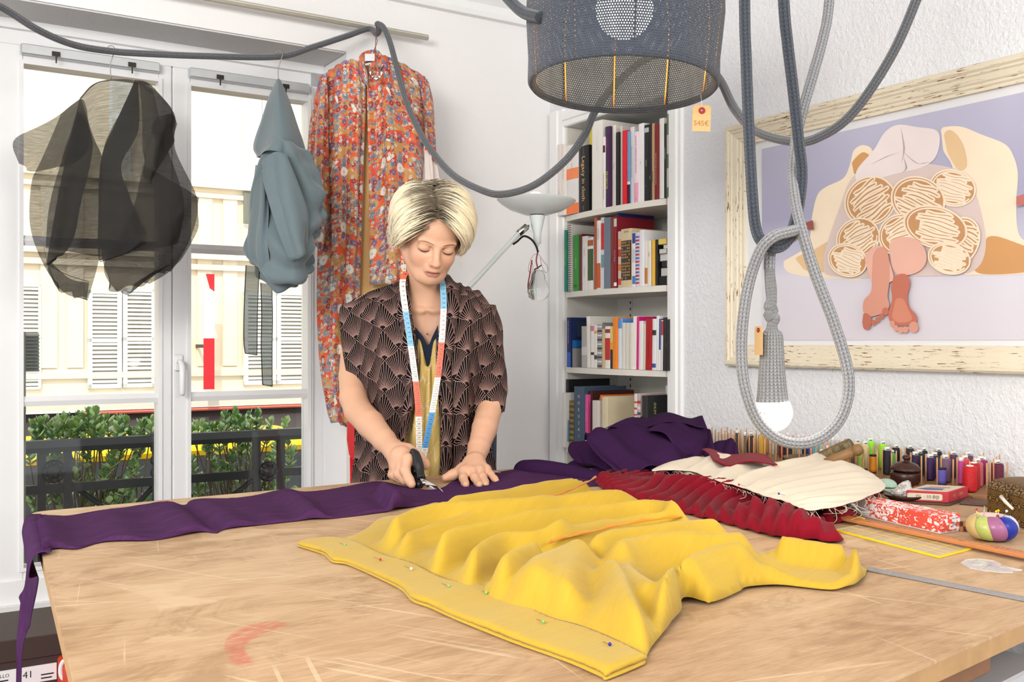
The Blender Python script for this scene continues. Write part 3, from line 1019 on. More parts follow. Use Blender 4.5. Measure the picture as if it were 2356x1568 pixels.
# rolled purple cloth and the crumpled heap behind it
def roll_surface(path, radii, turns=1.4, n=40, squash=0.7):
    """a loosely rolled cloth: spiral cross-section swept along a path"""
    pts = [Vector(p) for p in path]
    G = []
    for i, p in enumerate(pts):
        t = (pts[min(i + 1, len(pts) - 1)] - pts[max(i - 1, 0)]).normalized()
        sx = t.cross(Vector((0, 0, 1))).normalized()
        row = []
        for k in range(n + 1):
            a = -0.6 + turns * 2 * math.pi * k / n
            r = radii[i] * (1.0 - 0.42 * k / n)
            row.append(tuple(p + sx * math.cos(a) * r + Vector((0, 0, 1)) * math.sin(a) * r * squash))
        G.append(row)
    return np.array(G)
mb = MB()
pr = smooth_path([P(1208, 1078, 2.66), P(1245, 1078, 2.60), P(1300, 1085, 2.55), P(1370, 1099, 2.47), P(1440, 1112, 2.42), P(1500, 1112, 2.42)], 6)
mb.grid(roll_surface(pr, np.interp(np.linspace(0, 1, len(pr)), [0, 0.15, 0.5, 0.8, 1], [0.036, 0.036, 0.030, 0.02, 0.012])))
rows = [[(1420, 1112, 2.42), (1500, 1106, 2.44), (1560, 1100, 2.46)], [(1380, 1090, 2.5), (1450, 1085, 2.53), (1475, 1066, 2.48)], [(1360, 1075, 2.60), (1420, 1068, 2.62), (1470, 1058, 2.60)]]
mb.grid(patch(rows, 8, 8))
obj('fabric_roll', mb, M_PURP2, label='loosely rolled end of purple linen behind the yellow cloth', cat='fabric', solid=0.0015)

heap_out = [(1325, 1075), (1400, 1078), (1480, 1095), (1560, 1090), (1650, 1075), (1700, 1062), (1705, 1050), (1640, 1040), (1500, 1040), (1400, 1045), (1335, 1055)]
heap = spread(heap_out, [([(1350, 1050), (1450, 1060), (1600, 1060), (1680, 1050)], 0.055, 0.11), ([(1480, 1030), (1560, 1045)], 0.035, 0.07)], res=0.01, edge=0.02, base=0.003)
def fold(rows, disp=None, nu=8, nv=8): heap.grid(patch(rows, nu, nv, disp))
wv = lambda a, fu, fv, ph=0: (lambda u, v: a * np.sin(u * fu + v * fv + ph) * (0.4 + 0.6 * v))
# big front drape
fold([[(1345, 1012, 2.66), (1392, 982, 2.72), (1450, 975, 2.76), (1520, 966, 2.80), (1560, 962, 2.82)],
      [(1350, 1000, 2.60), (1400, 990, 2.63), (1460, 985, 2.66), (1530, 975, 2.70), (1590, 970, 2.74)],
      [(1352, 1022, 2.56), (1410, 1010, 2.56), (1480, 1015, 2.57), (1555, 1010, 2.60), (1610, 1000, 2.64)],
      [(1378, 1058, 2.50), (1430, 1050, 2.49), (1500, 1045, 2.50), (1565, 1040, 2.53), (1618, 1030, 2.57)],
      [(1418, 1090, 2.44), (1460, 1082, 2.44), (1510, 1080, 2.45), (1570, 1070, 2.48), (1615, 1055, 2.54)]], lambda u, v: 0.014 * np.sin(9 * u + 3 * v) * v + 0.008 * np.sin(19 * u - 6 * v))
# top fold running back to the right
fold([[(1390, 985, 2.70), (1440, 985, 2.68), (1520, 975, 2.68), (1600, 975, 2.68), (1625, 990, 2.66)],
      [(1420, 972, 2.74), (1470, 962, 2.76), (1530, 958, 2.78), (1590, 962, 2.80), (1618, 968, 2.80)],
      [(1440, 968, 2.82), (1480, 958, 2.86), (1520, 952, 2.90), (1580, 956, 2.92), (1616, 960, 2.92)]], lambda u, v: 0.006 * np.sin(14 * u))
# curling flap with a clear edge on the right
fold([[(1490, 990, 2.60), (1530, 998, 2.56), (1550, 1020, 2.54), (1555, 1050, 2.53)],
      [(1500, 985, 2.64), (1560, 985, 2.62), (1600, 1005, 2.60), (1610, 1045, 2.57)],
      [(1540, 968, 2.74), (1600, 972, 2.72), (1622, 995, 2.70), (1628, 1035, 2.66)]], wv(0.008, 8, 2))
fold([[(1600, 985, 2.74), (1625, 985, 2.74), (1634, 992, 2.74)], [(1610, 1020, 2.66), (1632, 1020, 2.66), (1640, 1020, 2.68)], [(1615, 1050, 2.62), (1640, 1052, 2.62), (1655, 1050, 2.64)]], wv(0.006, 9, 2))
fold([[(1640, 1022, 2.72), (1665, 1012, 2.72), (1684, 1010, 2.70), (1694, 1020, 2.68)], [(1635, 1040, 2.66), (1660, 1035, 2.66), (1684, 1030, 2.66), (1697, 1036, 2.66)], [(1630, 1060, 2.62), (1660, 1060, 2.62), (1690, 1058, 2.62), (1697, 1055, 2.64)]], wv(0.006, 12, 2))
# folds spilling to the left
fold([[(1308, 1030, 2.74), (1322, 1016, 2.74), (1345, 1015, 2.72), (1375, 1030, 2.66)], [(1312, 1045, 2.70), (1330, 1042, 2.68), (1360, 1048, 2.64), (1390, 1060, 2.58)], [(1328, 1064, 2.66), (1350, 1068, 2.62), (1385, 1078, 2.56), (1420, 1090, 2.48)]], wv(0.008, 10, 3))
fold([[(1305, 1068, 2.72), (1318, 1060, 2.72), (1335, 1058, 2.70)], [(1308, 1074, 2.70), (1330, 1072, 2.68), (1350, 1072, 2.64)]], None)
obj('fabric_heap', heap, M_PURP2, label='crumpled heap of dark purple linen in front of the bookcase', cat='fabric', solid=0.0015)

# crimson pleated cloth
red_out = [(1368, 1112), (1400, 1098), (1500, 1092, .01), (1600, 1082, .02), (1700, 1078, .03), (1850, 1090, .03), (1960, 1110, .03), (2012, 1145, .02), (2005, 1160), (1975, 1190), (1935, 1205), (1890, 1205), (1905, 1215), (1937, 1240), (1935, 1252), (1880, 1250), (1835, 1248), (1780, 1238), (1640, 1200), (1520, 1170), (1400, 1140)]
pd = (T(1666, 1142).xy - T(1591, 1164).xy).normalized()
c_ = T(1700, 1128).xy; pq = (T(1900, 1185).xy - T(1560, 1092).xy).normalized()
def red_rough(X, Y):
    s = X * pd.y - Y * pd.x
    t = X * pd.x + Y * pd.y
    ph = s * 175 + 2.2 * np.sin(t * 14) + 1.6 * np.sin(t * 31 + s * 22)
    k = np.clip(((X - c_.x) * -pq.y + (Y - c_.y) * pq.x) / .05, 0, 1)
    return (0.013 + 0.008 * np.sin(ph) + 0.003 * np.sin(ph * 2.1 + 1)) * (1 - .55 * k)
c = T(1880, 1120, .02).xy
red = spread(red_out, [([(1480, 1110), (1600, 1118), (1720, 1142)], 0.022, 0.05), ([(1700, 1165), (1790, 1180), (1860, 1215), (1925, 1238)], 0.030, 0.035), ([(1760, 1200), (1830, 1235)], 0.014, 0.02)],
             res=0.006, edge=0.012, rough=red_rough, base=0.003)
fr_ = patch([[(1740, 1148, 2.10), (1760, 1160, 2.05), (1778, 1182, 1.99), (1806, 1210, 1.92), (1830, 1232, 1.86)],
             [(1770, 1150, 2.12), (1800, 1160, 2.08), (1830, 1180, 2.01), (1858, 1200, 1.95), (1880, 1232, 1.87)],
             [(1800, 1160, 2.13), (1838, 1170, 2.09), (1870, 1190, 2.02), (1905, 1212, 1.95), (1930, 1238, 1.88)],
             [(1820, 1170, 2.12), (1860, 1180, 2.08), (1895, 1200, 2.02), (1925, 1225, 1.93), (1936, 1250, 1.86)]], 8, 8, lambda u, v: 0.004 * np.sin(13 * v + 2 * u))
red.grid(fr_)
# the stacked pleats seen end-on under the cream cloth
for k in range(9):
    y0 = 1150 + k * 5.2
    sh = 5 * math.sin(k * 2.1)
    row0 = [(1838 + sh + k * 1.5, y0 + 6, 2.13 - .006 * k), (1880, y0 + 12 + 3 * math.sin(k), 2.09 - .006 * k), (1930 - k, y0 + 8 + 2 * math.cos(k * 1.7), 2.09 - .006 * k), (1975 - k * 2, y0 - 2 + 3 * math.sin(k * 3.), 2.11 - .006 * k), (2014 - k * 4.5, y0 - 16 + 2 * math.sin(k * 1.3), 2.15 - .006 * k)]
    row1 = [(x + 10, y - 6, d + 0.05) for x, y, d in row0]
    row2 = [(x + 30, y - 14, d + 0.14) for x, y, d in row0]
    row_ = [(x, y + 3.2, d + 0.02) for x, y, d in row0]
    red.grid(patch([[(x + 12, y + 3, d + 0.08) for x, y, d in row0], row_, row0, row1, row2], 7, 4, lambda u, v, k=k: 0.005 * np.sin(26 * u + 2.4 * k)))
obj('fabric_length', red, M_RED, label='crimson wool cloth in gathered pleats between the yellow and cream cloths', cat='fabric', solid=0.002)

# cream calico on top of it
HC = 0.044
cr_out = [(x, y, HC) for x, y in ((1500, 1082), (1530, 1066), (1575, 1056), (1640, 1052), (1700, 1058), (1770, 1064), (1830, 1056), (1880, 1052), (1930, 1056), (1965, 1068), (2000, 1085), (2030, 1106), (2036, 1122), (2000, 1140), (1950, 1158), (1900, 1168), (1855, 1172), (1800, 1150), (1760, 1140), (1700, 1118), (1640, 1102), (1600, 1086), (1560, 1080))]
q0, q1 = T(1640, 1100, HC).xy, T(1850, 1056, HC).xy
def cream_rough(X, Y):
    a = np.arctan2(Y - (T(1500, 1180, HC).y), X - (T(1500, 1180, HC).x))
    r = np.hypot(X - T(1500, 1180, HC).x, Y - T(1500, 1180, HC).y)
    ph = a * 52 + 1.5 * np.sin(r * 9)
    k = np.clip((r - 0.12) / 0.35, 0, 1)
    return 0.004 + (0.0015 + 0.0042 * k) * (np.sin(ph) + 0.4 * np.sin(2.3 * ph + 1))
cream = spread(cr_out, [([(1560, 1075), (1700, 1085), (1880, 1075), (1960, 1085)], 0.013, 0.14), ([(1760, 1110), (1900, 1110), (1990, 1110)], 0.008, 0.08)], res=0.006, edge=0.05, base=0.002, rough=cream_rough, floor=ZT + HC - 0.002)
cr = patch([[(1555, 1074, 2.36), (1590, 1080, 2.33), (1640, 1094, 2.27), (1690, 1112, 2.2), (1740, 1130, 2.13), (1800, 1148, 2.08)], [(1556, 1088, 2.33), (1590, 1094, 2.30), (1632, 1104, 2.25), (1680, 1124, 2.17), (1735, 1140, 2.11), (1790, 1156, 2.06)]], 8, 5, lambda u, v: 0.006 * np.sin(40 * u))
cream.grid(cr)
cl = obj('calico_cloth', cream, M_CREAM, label='cream calico panel with fanned pleats and frayed edges', cat='fabric', solid=0.0015)
rnd = random.Random(5)
mb = MB()
edge_px = catmull([(1505, 1084), (1560, 1082), (1600, 1090), (1640, 1106), (1700, 1124), (1760, 1142), (1850, 1174), (1900, 1170), (1950, 1160), (2000, 1142), (2034, 1124)], 30)
for k in range(95):
    x, y = edge_px[rnd.randrange(len(edge_px))]
    d = (EYE - ZT - HC + 0.004) * F / (y - CY) - 0.006
    p = P(x, y, d)
    L = rnd.uniform(0.006, 0.03) * (2.0 if x > 1840 and rnd.random() < .4 else 0.7)
    q = p + Vector((rnd.uniform(-1, 1) * L, -abs(rnd.uniform(0.1, .7)) * L, -rnd.uniform(0.2, 1.0) * min(L, 0.03)))
    m_ = (p + q) / 2 + Vector((rnd.uniform(-.4, .4) * L, -0.3 * L, rnd.uniform(-.2, .2) * L))
    mb.tube(smooth_path([p, m_, q], 4), 0.0004, 3, caps=False)
o_ = obj('frayed_edge', mb, M_CREAM, cl); o_['kind'] = 'stuff'

mb = MB()
mb.grid(patch([[(1614, 1044, 2.56), (1650, 1049, 2.52), (1700, 1055, 2.46), (1764, 1059, 2.40)], [(1630, 1058, 2.46), (1665, 1062, 2.43), (1720, 1064, 2.39), (1775, 1068, 2.35)], [(1640, 1074, 2.36), (1680, 1080, 2.32), (1730, 1078, 2.30), (1790, 1078, 2.27)]], 8, 8, lambda u, v: 0.004 * np.sin(9 * u + 2 * v) + 0.012))
obj('fabric_scrap', mb, M_RED, label='crimson scrap of cloth lying on the cream calico', cat='fabric', solid=0.0015)
# ---------------------------------------------------------------- mustard cloth in the foreground
y_out = [(683, 1258), (740, 1250), (795, 1240), (838, 1226), (870, 1208), (930, 1196), (985, 1186), (1000, 1172), (1080, 1168), (1180, 1158, .01), (1290, 1140, .02), (1375, 1124, .03), (1394, 1132, .03), (1400, 1150, .03), (1490, 1158, .03), (1512, 1172, .03),
         (1580, 1200, .03), (1610, 1220, .02), (1690, 1222, .03), (1736, 1242, .03), (1790, 1252, .02), (1900, 1262, .02), (1960, 1270, .02), (1985, 1282, .02), (1996, 1308), (1985, 1340), (1960, 1355), (1910, 1361), (1800, 1352), (1720, 1358), (1700, 1368), (1640, 1392), (1585, 1388), (1568, 1395), (1566, 1420), (1512, 1480), (1484, 1520), (1482, 1532), (1400, 1566),
         (1380, 1560), (1300, 1525), (1170, 1478), (1050, 1430), (990, 1402), (948, 1386), (925, 1362), (880, 1338), (800, 1302), (765, 1296), (740, 1276)]
y_r = [
    ([(1000, 1172), (1130, 1152), (1250, 1128), (1372, 1108)], 0.045, 0.022),
    ([(850, 1222), (930, 1196), (1010, 1182), (1120, 1176), (1214, 1170), (1300, 1158), (1390, 1150), (1492, 1140)], 0.048, 0.022),
    ([(880, 1258), (960, 1230), (1076, 1206), (1190, 1192), (1300, 1178)], 0.030, 0.018),
    ([(908, 1284), (980, 1258), (1060, 1236), (1130, 1222), (1230, 1206), (1330, 1190), (1468, 1173), (1540, 1180), (1600, 1198)], 0.050, 0.018, 2.0, 0.3),
    ([(960, 1300), (1060, 1262), (1150, 1236)], 0.022, 0.014),
    ([(1008, 1318), (1080, 1285), (1150, 1252), (1230, 1244), (1330, 1228)], 0.046, 0.017, 2.0, 0.3),
    ([(1250, 1262), (1330, 1238), (1400, 1217), (1480, 1202), (1590, 1198)], 0.036, 0.016),
    ([(1080, 1344), (1150, 1312), (1214, 1282), (1250, 1266)], 0.046, 0.018, 2.0, 0.35),
    ([(1120, 1350), (1200, 1312), (1260, 1288)], 0.026, 0.014),
    ([(1190, 1366), (1240, 1312), (1290, 1280), (1350, 1262)], 0.048, 0.042),
    ([(1290, 1370), (1322, 1310), (1352, 1272)], 0.040, 0.028),
    ([(1340, 1264), (1420, 1246), (1520, 1234), (1620, 1216), (1690, 1213)], 0.047, 0.020),
    ([(1400, 1288), (1480, 1264), (1580, 1256), (1660, 1264), (1740, 1256)], 0.048, 0.030),
    ([(1388, 1300), (1420, 1330), (1446, 1390), (1462, 1440), (1472, 1486)], 0.040, 0.024, 2.0, -0.3),
    ([(1412, 1275), (1450, 1330), (1500, 1372), (1526, 1384)], 0.032, 0.026),
    ([(1526, 1380), (1550, 1330), (1610, 1300), (1680, 1282), (1760, 1280)], 0.044, 0.020, 2.0, -0.3),
    ([(1714, 1340), (1740, 1318), (1800, 1324), (1860, 1335), (1930, 1325), (1975, 1300)], 0.034, 0.013),
    ([(1780, 1264), (1880, 1268), (1955, 1270)], 0.036, 0.018),
    ([(1958, 1274), (1987, 1298), (1978, 1335)], 0.036, 0.013),
    ([(1568, 1398), (1545, 1430), (1512, 1474)], 0.022, 0.010),
    ([(1270, 1440), (1330, 1452), (1395, 1472)], 0.014, 0.012),
    ([(1180, 1392), (1260, 1415), (1320, 1420)], 0.020, 0.018),
]
def y_mask(X, Y):
    b, al, sd = seg_dist(X, Y, np.array([tuple(T(px, py).xy) for px, py in ((683, 1258), (800, 1302), (948, 1386), (1170, 1478), (1400, 1566))]))
    k = np.clip((b - .080 - .012 * wob(X, Y, 35)) / .035, 0, 1)
    return k * k * (3 - 2 * k)
def y_rough(X, Y):
    c = T(1040, 1560).xy
    a = np.arctan2(Y - c.y, X - c.x)
    r = np.hypot(X - c.x, Y - c.y)
    # the pinned waistband stays nearly flat
    b, al, sd = seg_dist(X, Y, np.array([tuple(T(px, py).xy) for px, py in ((683, 1258), (800, 1302), (948, 1386), (1170, 1478), (1400, 1566))]))
    k = np.clip((b - 0.085) / 0.05, 0, 1)
    return k * (0.009 + 0.005 * wob(X, Y, 17, 2.0) + 0.0022 * wob(X, Y, 47, 1.0)) + 0.0015 * (1 + wob(X, Y, 20, 3))
yel = spread(y_out, y_r, res=0.0055, base=0.003, edge=0.010, rough=y_rough, mask=y_mask)
yc = obj('skirt_fabric', yel, M_YCLOTH, label='mustard yellow linen piece spread in deep folds on the near table', cat='fabric', solid=0.0016)

# waistband: a second layer pinned along the near edge
wb_in = [(700, 1250), (795, 1250), (876, 1284), (946, 1306), (1030, 1345), (1120, 1362), (1250, 1428), (1330, 1452), (1402, 1480), (1484, 1522)]
wb_out = [(1480, 1531), (1400, 1565), (1380, 1559), (1300, 1524), (1170, 1477), (1050, 1429), (990, 1401), (948, 1385), (925, 1361), (880, 1337), (800, 1301), (765, 1295), (740, 1275), (685, 1258)]
wb = spread(wb_in + wb_out, [], res=.0055, base=.0085, edge=.003, rough=lambda X, Y: .002 * (1 + wob(X, Y, 30, 3)))
obj('waistband', wb, M_YCLOTH, yc, solid=.004)
def seam(pts, h0, w=.004):
    c = smooth_path([T(x, y, h) for x, y, h in pts], 8)
    mb = MB(); mb.grid(np.array([[tuple(p + Vector((0, -w * .6, .001))), tuple(p + Vector((0, 0, .004 + .0015 * math.sin(i * .9)))), tuple(p + Vector((0, w, .001)))] for i, p in enumerate(c)]))
    obj('raw_seam', mb, M_YEDGE, yc, solid=.001)
seam([(1262, 1252, .04), (1290, 1242, .042), (1340, 1230, .042), (1420, 1212, .042), (1500, 1198, .042), (1570, 1190, .044)], 0)
seam([(1245, 1150, .035), (1300, 1134, .04), (1345, 1114, .045), (1372, 1099, .048)], 0)
# pins in the mustard waistband
pin_at = [((793, 1253), (110, 190, 110), 'pale green headed pin nearest the tip of the waistband'), ((875, 1287), (206, 40, 30), 'red headed pin in the waistband'), ((946, 1308), (240, 240, 236), 'white headed pin in the waistband'),
          ((1032, 1348), (120, 196, 120), 'light green headed pin left of the middle of the waistband'), ((1119, 1363), (130, 200, 110), 'lime headed pin at the middle of the waistband'), ((1250, 1430), (120, 190, 100), 'green headed pin right of the middle of the waistband'), ((1403, 1482), (30, 40, 160), 'blue headed pin near the near end of the waistband')]
for k, ((px, py), col, lab) in enumerate(pin_at):
    h = 0.012
    hd = T(px, py, h); tl = T(px - 16, py - 7, h - .002)
    s = thing('sewing_pin', lab, 'pin', tl, 'pins in the mustard waistband')
    mb = MB(); mb.tube([tl, hd], .0004, 5); obj('shaft', mb, bpy.data.materials.get('steel_pin') or plain('steel_pin', (170, 170, 172), .3, .9), s)
    mb = MB(); mb.ball(hd + Vector((0, 0, .0005)), .0021, 10); obj('head', mb, plain('bead_%d' % k, col, .2), s)
for (px, py, h, col, lab) in ((1700, 1114, .062, (190, 20, 24), 'red headed pin in the edge of the cream calico'), (1792, 1135, .066, (30, 40, 150), 'blue headed pin in the cream calico')):
    hd = T(px, py, h); tl = T(px + 14, py + 4, h)
    s = thing('sewing_pin', lab, 'pin', tl, 'pins in the cream calico')
    mb = MB(); mb.tube([tl, hd], .0004, 5); obj('shaft', mb, bpy.data.materials['steel_pin'], s)
    mb = MB(); mb.ball(hd, .0021, 10); obj('head', mb, plain('bead_c%d' % px, col, .2), s)
# ---------------------------------------------------------------- thread rack along the wall
ROWB = [-0.232, -0.188, -0.144, -0.100, -0.056]
STEP = 0.040
M_PEG = plain('beech_dowel', (196, 146, 102), 0.55, var=0.12, scale=60)
M_RACKB = plain('rack_board', (150, 112, 76), 0.6, var=0.15)
M_CORE = plain('white_spool_plastic', (226, 226, 222), 0.4, var=0.04)
M_BLACKP = plain('black_plastic', (26, 28, 30), 0.4)
rack = thing('thread_rack', 'long wooden rack of dowel pegs for thread along the wall', 'rack', FR(2.0, -0.15, ZT))
ra0, ra1 = ra(1655, -0.056), ra(2300, ROWB[0])
mb = MB(); mb.fbox(FR, ra0 - 0.02, ra1 + 0.01, ROWB[0] - 0.02, ROWB[-1] + 0.02, ZT + 0.0005, ZT + 0.010, bev=0.002)
obj('base_board', mb, M_RACKB, rack)
mb = MB(); mb.tube([(0, 0, 0), (0, 0, 0.066), (0, 0, 0.068)], [0.0019, 0.0019, 0.0014], 6)
peg_me = mesh_from('peg', mb, M_PEG)
free = {}
for r, b in enumerate(ROWB):
    k0, k1 = int(ra0 / STEP), int(ra1 / STEP)
    for k in range(k0, k1 + 1):
        a = (k + 0.5 * (r % 2)) * STEP
        if a < ra0 or a > ra1 or a > ra(2322, b): continue
        o = inst('peg', peg_me, FR(a, b, ZT + 0.0098), rack)
        free[(r, k)] = a

def m_thread(rgb, gloss=0.45):
    m = Mat('thread_%d_%d_%d' % rgb, srgb(*rgb), gloss, spec=0.35)
    v = m.co('Object')
    x, y, z = m.xyz(v)
    n = m.noise(m.vec(x * 60, y * 60, z * 900), 1.0, 3, 0.6)
    c = srgb(*rgb)
    m.color(m.mix(n, tuple(q * 0.72 for q in c[:3]) + (1,), tuple(min(1, q * 1.25 + 0.01) for q in c[:3]) + (1,)))
    m.bump(n + (z * 3200.0 + x * 300).sin() * 0.35, 0.35, 0.0015)
    return m.m
spool_me = {}
def spool(px, row, rgb, dia, hgt, label, cap='white', cone=0.0):
    a = ra(px, ROWB[row])
    best = min((k for k in free if k[0] == row), key=lambda k: abs(free[k] - a), default=None)
    aa = free.pop(best)
    loc = FR(aa, ROWB[row], ZT + 0.0102)
    r, h = dia / 2000.0, hgt / 1000.0
    s = thing('thread_spool', label, 'thread spool', loc, 'thread spools on the wooden rack')
    mt = bpy.data.materials.get('thread_%d_%d_%d' % rgb) or m_thread(rgb)
    mb = MB()
    if cap == 'black':
        mb.lathe(loc + Vector((0, 0, 0.003)), [(0.004, 0), (r * .93, 0.0), (r * 0.95, h * .2), (r * .95, h * .8), (r * .93, h - 0.006), (0.004, h - 0.006)], 18)
    else:
        mb.lathe(loc + Vector((0, 0, 0.002)), [(0.004, 0), (r * .9, 0.0), (r, 0.003), (r * (1 - cone * .3), h * .6), (r * (0.98 - cone * .6), h - 0.004), (r * (.82 - cone * .6), h), (0.004, h + 0.001)], 18)
    obj('thread', mb, mt, s)
    mb = MB()
    if cap == 'black':
        mb.lathe(loc, [(0.0022, 0), (r, 0), (r, 0.003), (0.0022, 0.003)], 18)
        mb.lathe(loc + Vector((0, 0, h - 0.004)), [(0.0022, 0), (r, 0), (r, 0.004), (r * .5, 0.005), (0.0022, 0.004)], 18)
        obj('end_caps', mb, M_BLACKP, s)['kind'] = 'stuff'
    else:
        rc = min(r * 0.62, 0.0075)
        ch = 0.010 if cap == 'white' else 0.004
        mb.lathe(loc + Vector((0, 0, h)), [(0.0022, 0), (rc, 0), (rc, ch), (rc * .8, ch + 0.001), (0.0022, ch)], 14)
        obj('core', mb, M_CORE, s)
        if cap == 'white' and dia >= 20:
            mb = MB()
            for q in range(3):
                t = -1.9 + q * 0.34
                p = loc + Vector((math.cos(t) * (rc + .0002), math.sin(t) * (rc + .0002), h + 0.005))
                mb.add([p + Vector((-math.sin(t), math.cos(t), 0)) * .0009 * sx + Vector((0, 0, sz * 0.0016)) for sx, sz in ((-1, -1), (1, -1), (1, 1), (-1, 1))], [(0, 1, 2, 3)])
            obj('print', mb, M_INK, s)['kind'] = 'stuff'
for q in [
    (2237, 0, (186, 12, 22), 30, 54, 'bright red thread spool standing nearest, beside the matchbox', 'low'),
    (2256, 1, (176, 10, 24), 28, 56, 'deep red thread spool just behind the bright red one', 'low'),
    (2160, 1, (98, 90, 178), 23, 40, 'periwinkle blue thread spool with black end caps', 'black'),
    (2195, 2, (182, 62, 136), 18, 52, 'slim fuchsia pink thread spool'),
    (2216, 2, (186, 96, 96), 27, 54, 'dusty coral thread spool beside the fuchsia one'),
    (2177, 2, (116, 86, 112), 27, 54, 'greyish mauve thread spool beside the periwinkle one'),
    (2138, 2, (58, 24, 82), 24, 52, 'violet thread spool behind the lidded pot'),
    (2119, 2, (44, 22, 58), 21, 54, 'blackish purple thread spool behind the lidded pot'),
    (2235, 3, (236, 62, 70), 26, 52, 'neon coral red thread spool'),
    (2290, 3, (92, 16, 50), 31, 50, 'burgundy thread spool behind the brocade box'),
    (2311, 3, (160, 14, 98), 26, 54, 'magenta thread spool, last before the vase'),
    (2268, 4, (118, 22, 66), 19, 48, 'plum red thread spool in the back row'),
    (2242, 4, (98, 62, 90), 24, 56, 'dull mauve thread spool, farther along the back row'),
    (2214, 4, (84, 54, 76), 24, 54, 'dark mauve thread spool in the back row'),
    (2198, 4, (26, 26, 28), 20, 58, 'black thread spool between mauve and teal black ones'),
    (2178, 4, (20, 34, 38), 20, 56, 'teal black thread spool in the back row'),
    (2160, 3, (22, 28, 38), 25, 52, 'navy black thread spool behind the periwinkle one'),
    (2145, 4, (30, 30, 34), 24, 58, 'charcoal thread spool in the back row'),
    (2124, 4, (16, 18, 20), 20, 56, 'jet black thread spool above the pot lid'),
    (2101, 3, (18, 44, 50), 21, 54, 'dark petrol green thread spool'),
    (2109, 4, (156, 222, 44), 23, 62, 'lime green thread spool at the back wall'),
    (2075, 4, (148, 244, 52), 27, 66, 'neon green thread spool'),
    (2066, 3, (92, 176, 84), 21, 46, 'leaf green thread spool'),
    (2045, 2, (22, 24, 34), 23, 58, 'thick blue-black thread spool next to the orange one'),
    (2027, 2, (228, 150, 34), 19, 46, 'orange thread spool with black end caps', 'black'),
    (2013, 2, (172, 200, 92), 15, 52, 'yellow-green slim thread spool'),
    (2004, 4, (216, 204, 160), 22, 60, 'pale cream thread spool in the back row'),
    (1996, 3, (208, 192, 142), 22, 62, 'sand coloured thread spool'),
    (1977, 2, (232, 154, 44), 17, 46, 'small amber thread spool beside the wooden bobbins'),
    (2031, 4, (150, 62, 40), 11, 58, 'thin rust red thread reel in the back row', 'low'),
    (1712, 2, (104, 90, 76), 13, 58, 'taupe grey thread cone at the far end of the rack', 'white', .5),
    (1735, 3, (60, 36, 32), 24, 54, 'dark chocolate thread cone at the far end', 'white', .4),
    (1762, 3, (194, 150, 42), 20, 58, 'mustard thread cone at the far end', 'white', .3),
    (1774, 4, (176, 128, 52), 16, 54, 'ochre thread cone behind the mustard one', 'white', .3),
    (1790, 3, (134, 22, 44), 17, 52, 'wine red thread spool behind the glowing bulb'),
    (1813, 2, (46, 30, 38), 24, 46, 'very dark aubergine thread spool'),
    (1833, 3, (160, 162, 104), 12, 44, 'olive thread spool in the middle of the rack'),
    (1843, 3, (28, 30, 56), 13, 44, 'midnight blue thread spool in the middle of the rack'),
    (1852, 3, (96, 176, 188), 12, 44, 'turquoise thread spool in the middle of the rack'),
    (1867, 4, (60, 82, 178), 17, 48, 'royal blue thread spool in the middle of the rack'),
    (1874, 3, (228, 218, 146), 15, 40, 'pale yellow thread spool'),
    (1881, 2, (176, 176, 178), 27, 34, 'light grey squat thread cone', 'white', .9),
    (1889, 4, (142, 200, 204), 15, 56, 'aqua thread spool in the middle of the rack'),
    (1898, 4, (186, 186, 190), 16, 58, 'silver grey thread spool'),
    (1908, 3, (62, 54, 50), 15, 48, 'dark brown slim thread spool'),
    (1919, 4, (196, 186, 176), 14, 56, 'stone coloured thread spool'),
    (1933, 4, (214, 170, 170), 14, 58, 'pale pink thread spool'),
    (1925, 3, (128, 104, 88), 13, 46, 'cocoa thread spool in the middle of the rack'),
    (1824, 4, (70, 90, 60), 14, 46, 'moss green thread spool in the middle of the rack'),
    (1700, 4, (70, 60, 56), 18, 50, 'umber thread spool against the wall'),
]:
    spool(*q)

# ---------------------------------------------------------------- boxes, dishes and tools at the right end of the table
def quadbox(name, c0, c1, c2, h, zb=None):
    """frame with a along c0->c1 and b along c0->c2 (points on the table)"""
    ux = (c1 - c0); uy = (c2 - c0)
    return Frame(c0, ux.normalized(), uy.normalized()), ux.length, uy.length
# lidded turned-wood pot
M_DKWOOD = plain('dark_turned_wood', (58, 30, 24), 0.3, var=0.25, scale=18)
c = T(2083, 1123)
pot = thing('lidded_pot', 'dark turned wooden pot with its domed lid slightly ajar', 'pot', c)
mb = MB(); mb.lathe(c, [(0, 0), (.021, 0), (.029, .010), (.033, .022), (.0335, .034), (.031, .0385), (.027, .0385), (.025, .012), (0, .010)], 32)
obj('pot_body', mb, M_DKWOOD, pot)
mb = MB(); mb.lathe(c + Vector((0.001, 0, .041)), [(0, 0), (.028, 0), (.0345, .002), (.034, .006), (.026, .0155), (.012, .021), (.006, .022), (.005, .0245), (.0085, .0275), (.0095, .031), (.0075, .035), (0, .037)], 32, axis=(0.03, -0.05, 1))
obj('lid', mb, M_DKWOOD, pot)
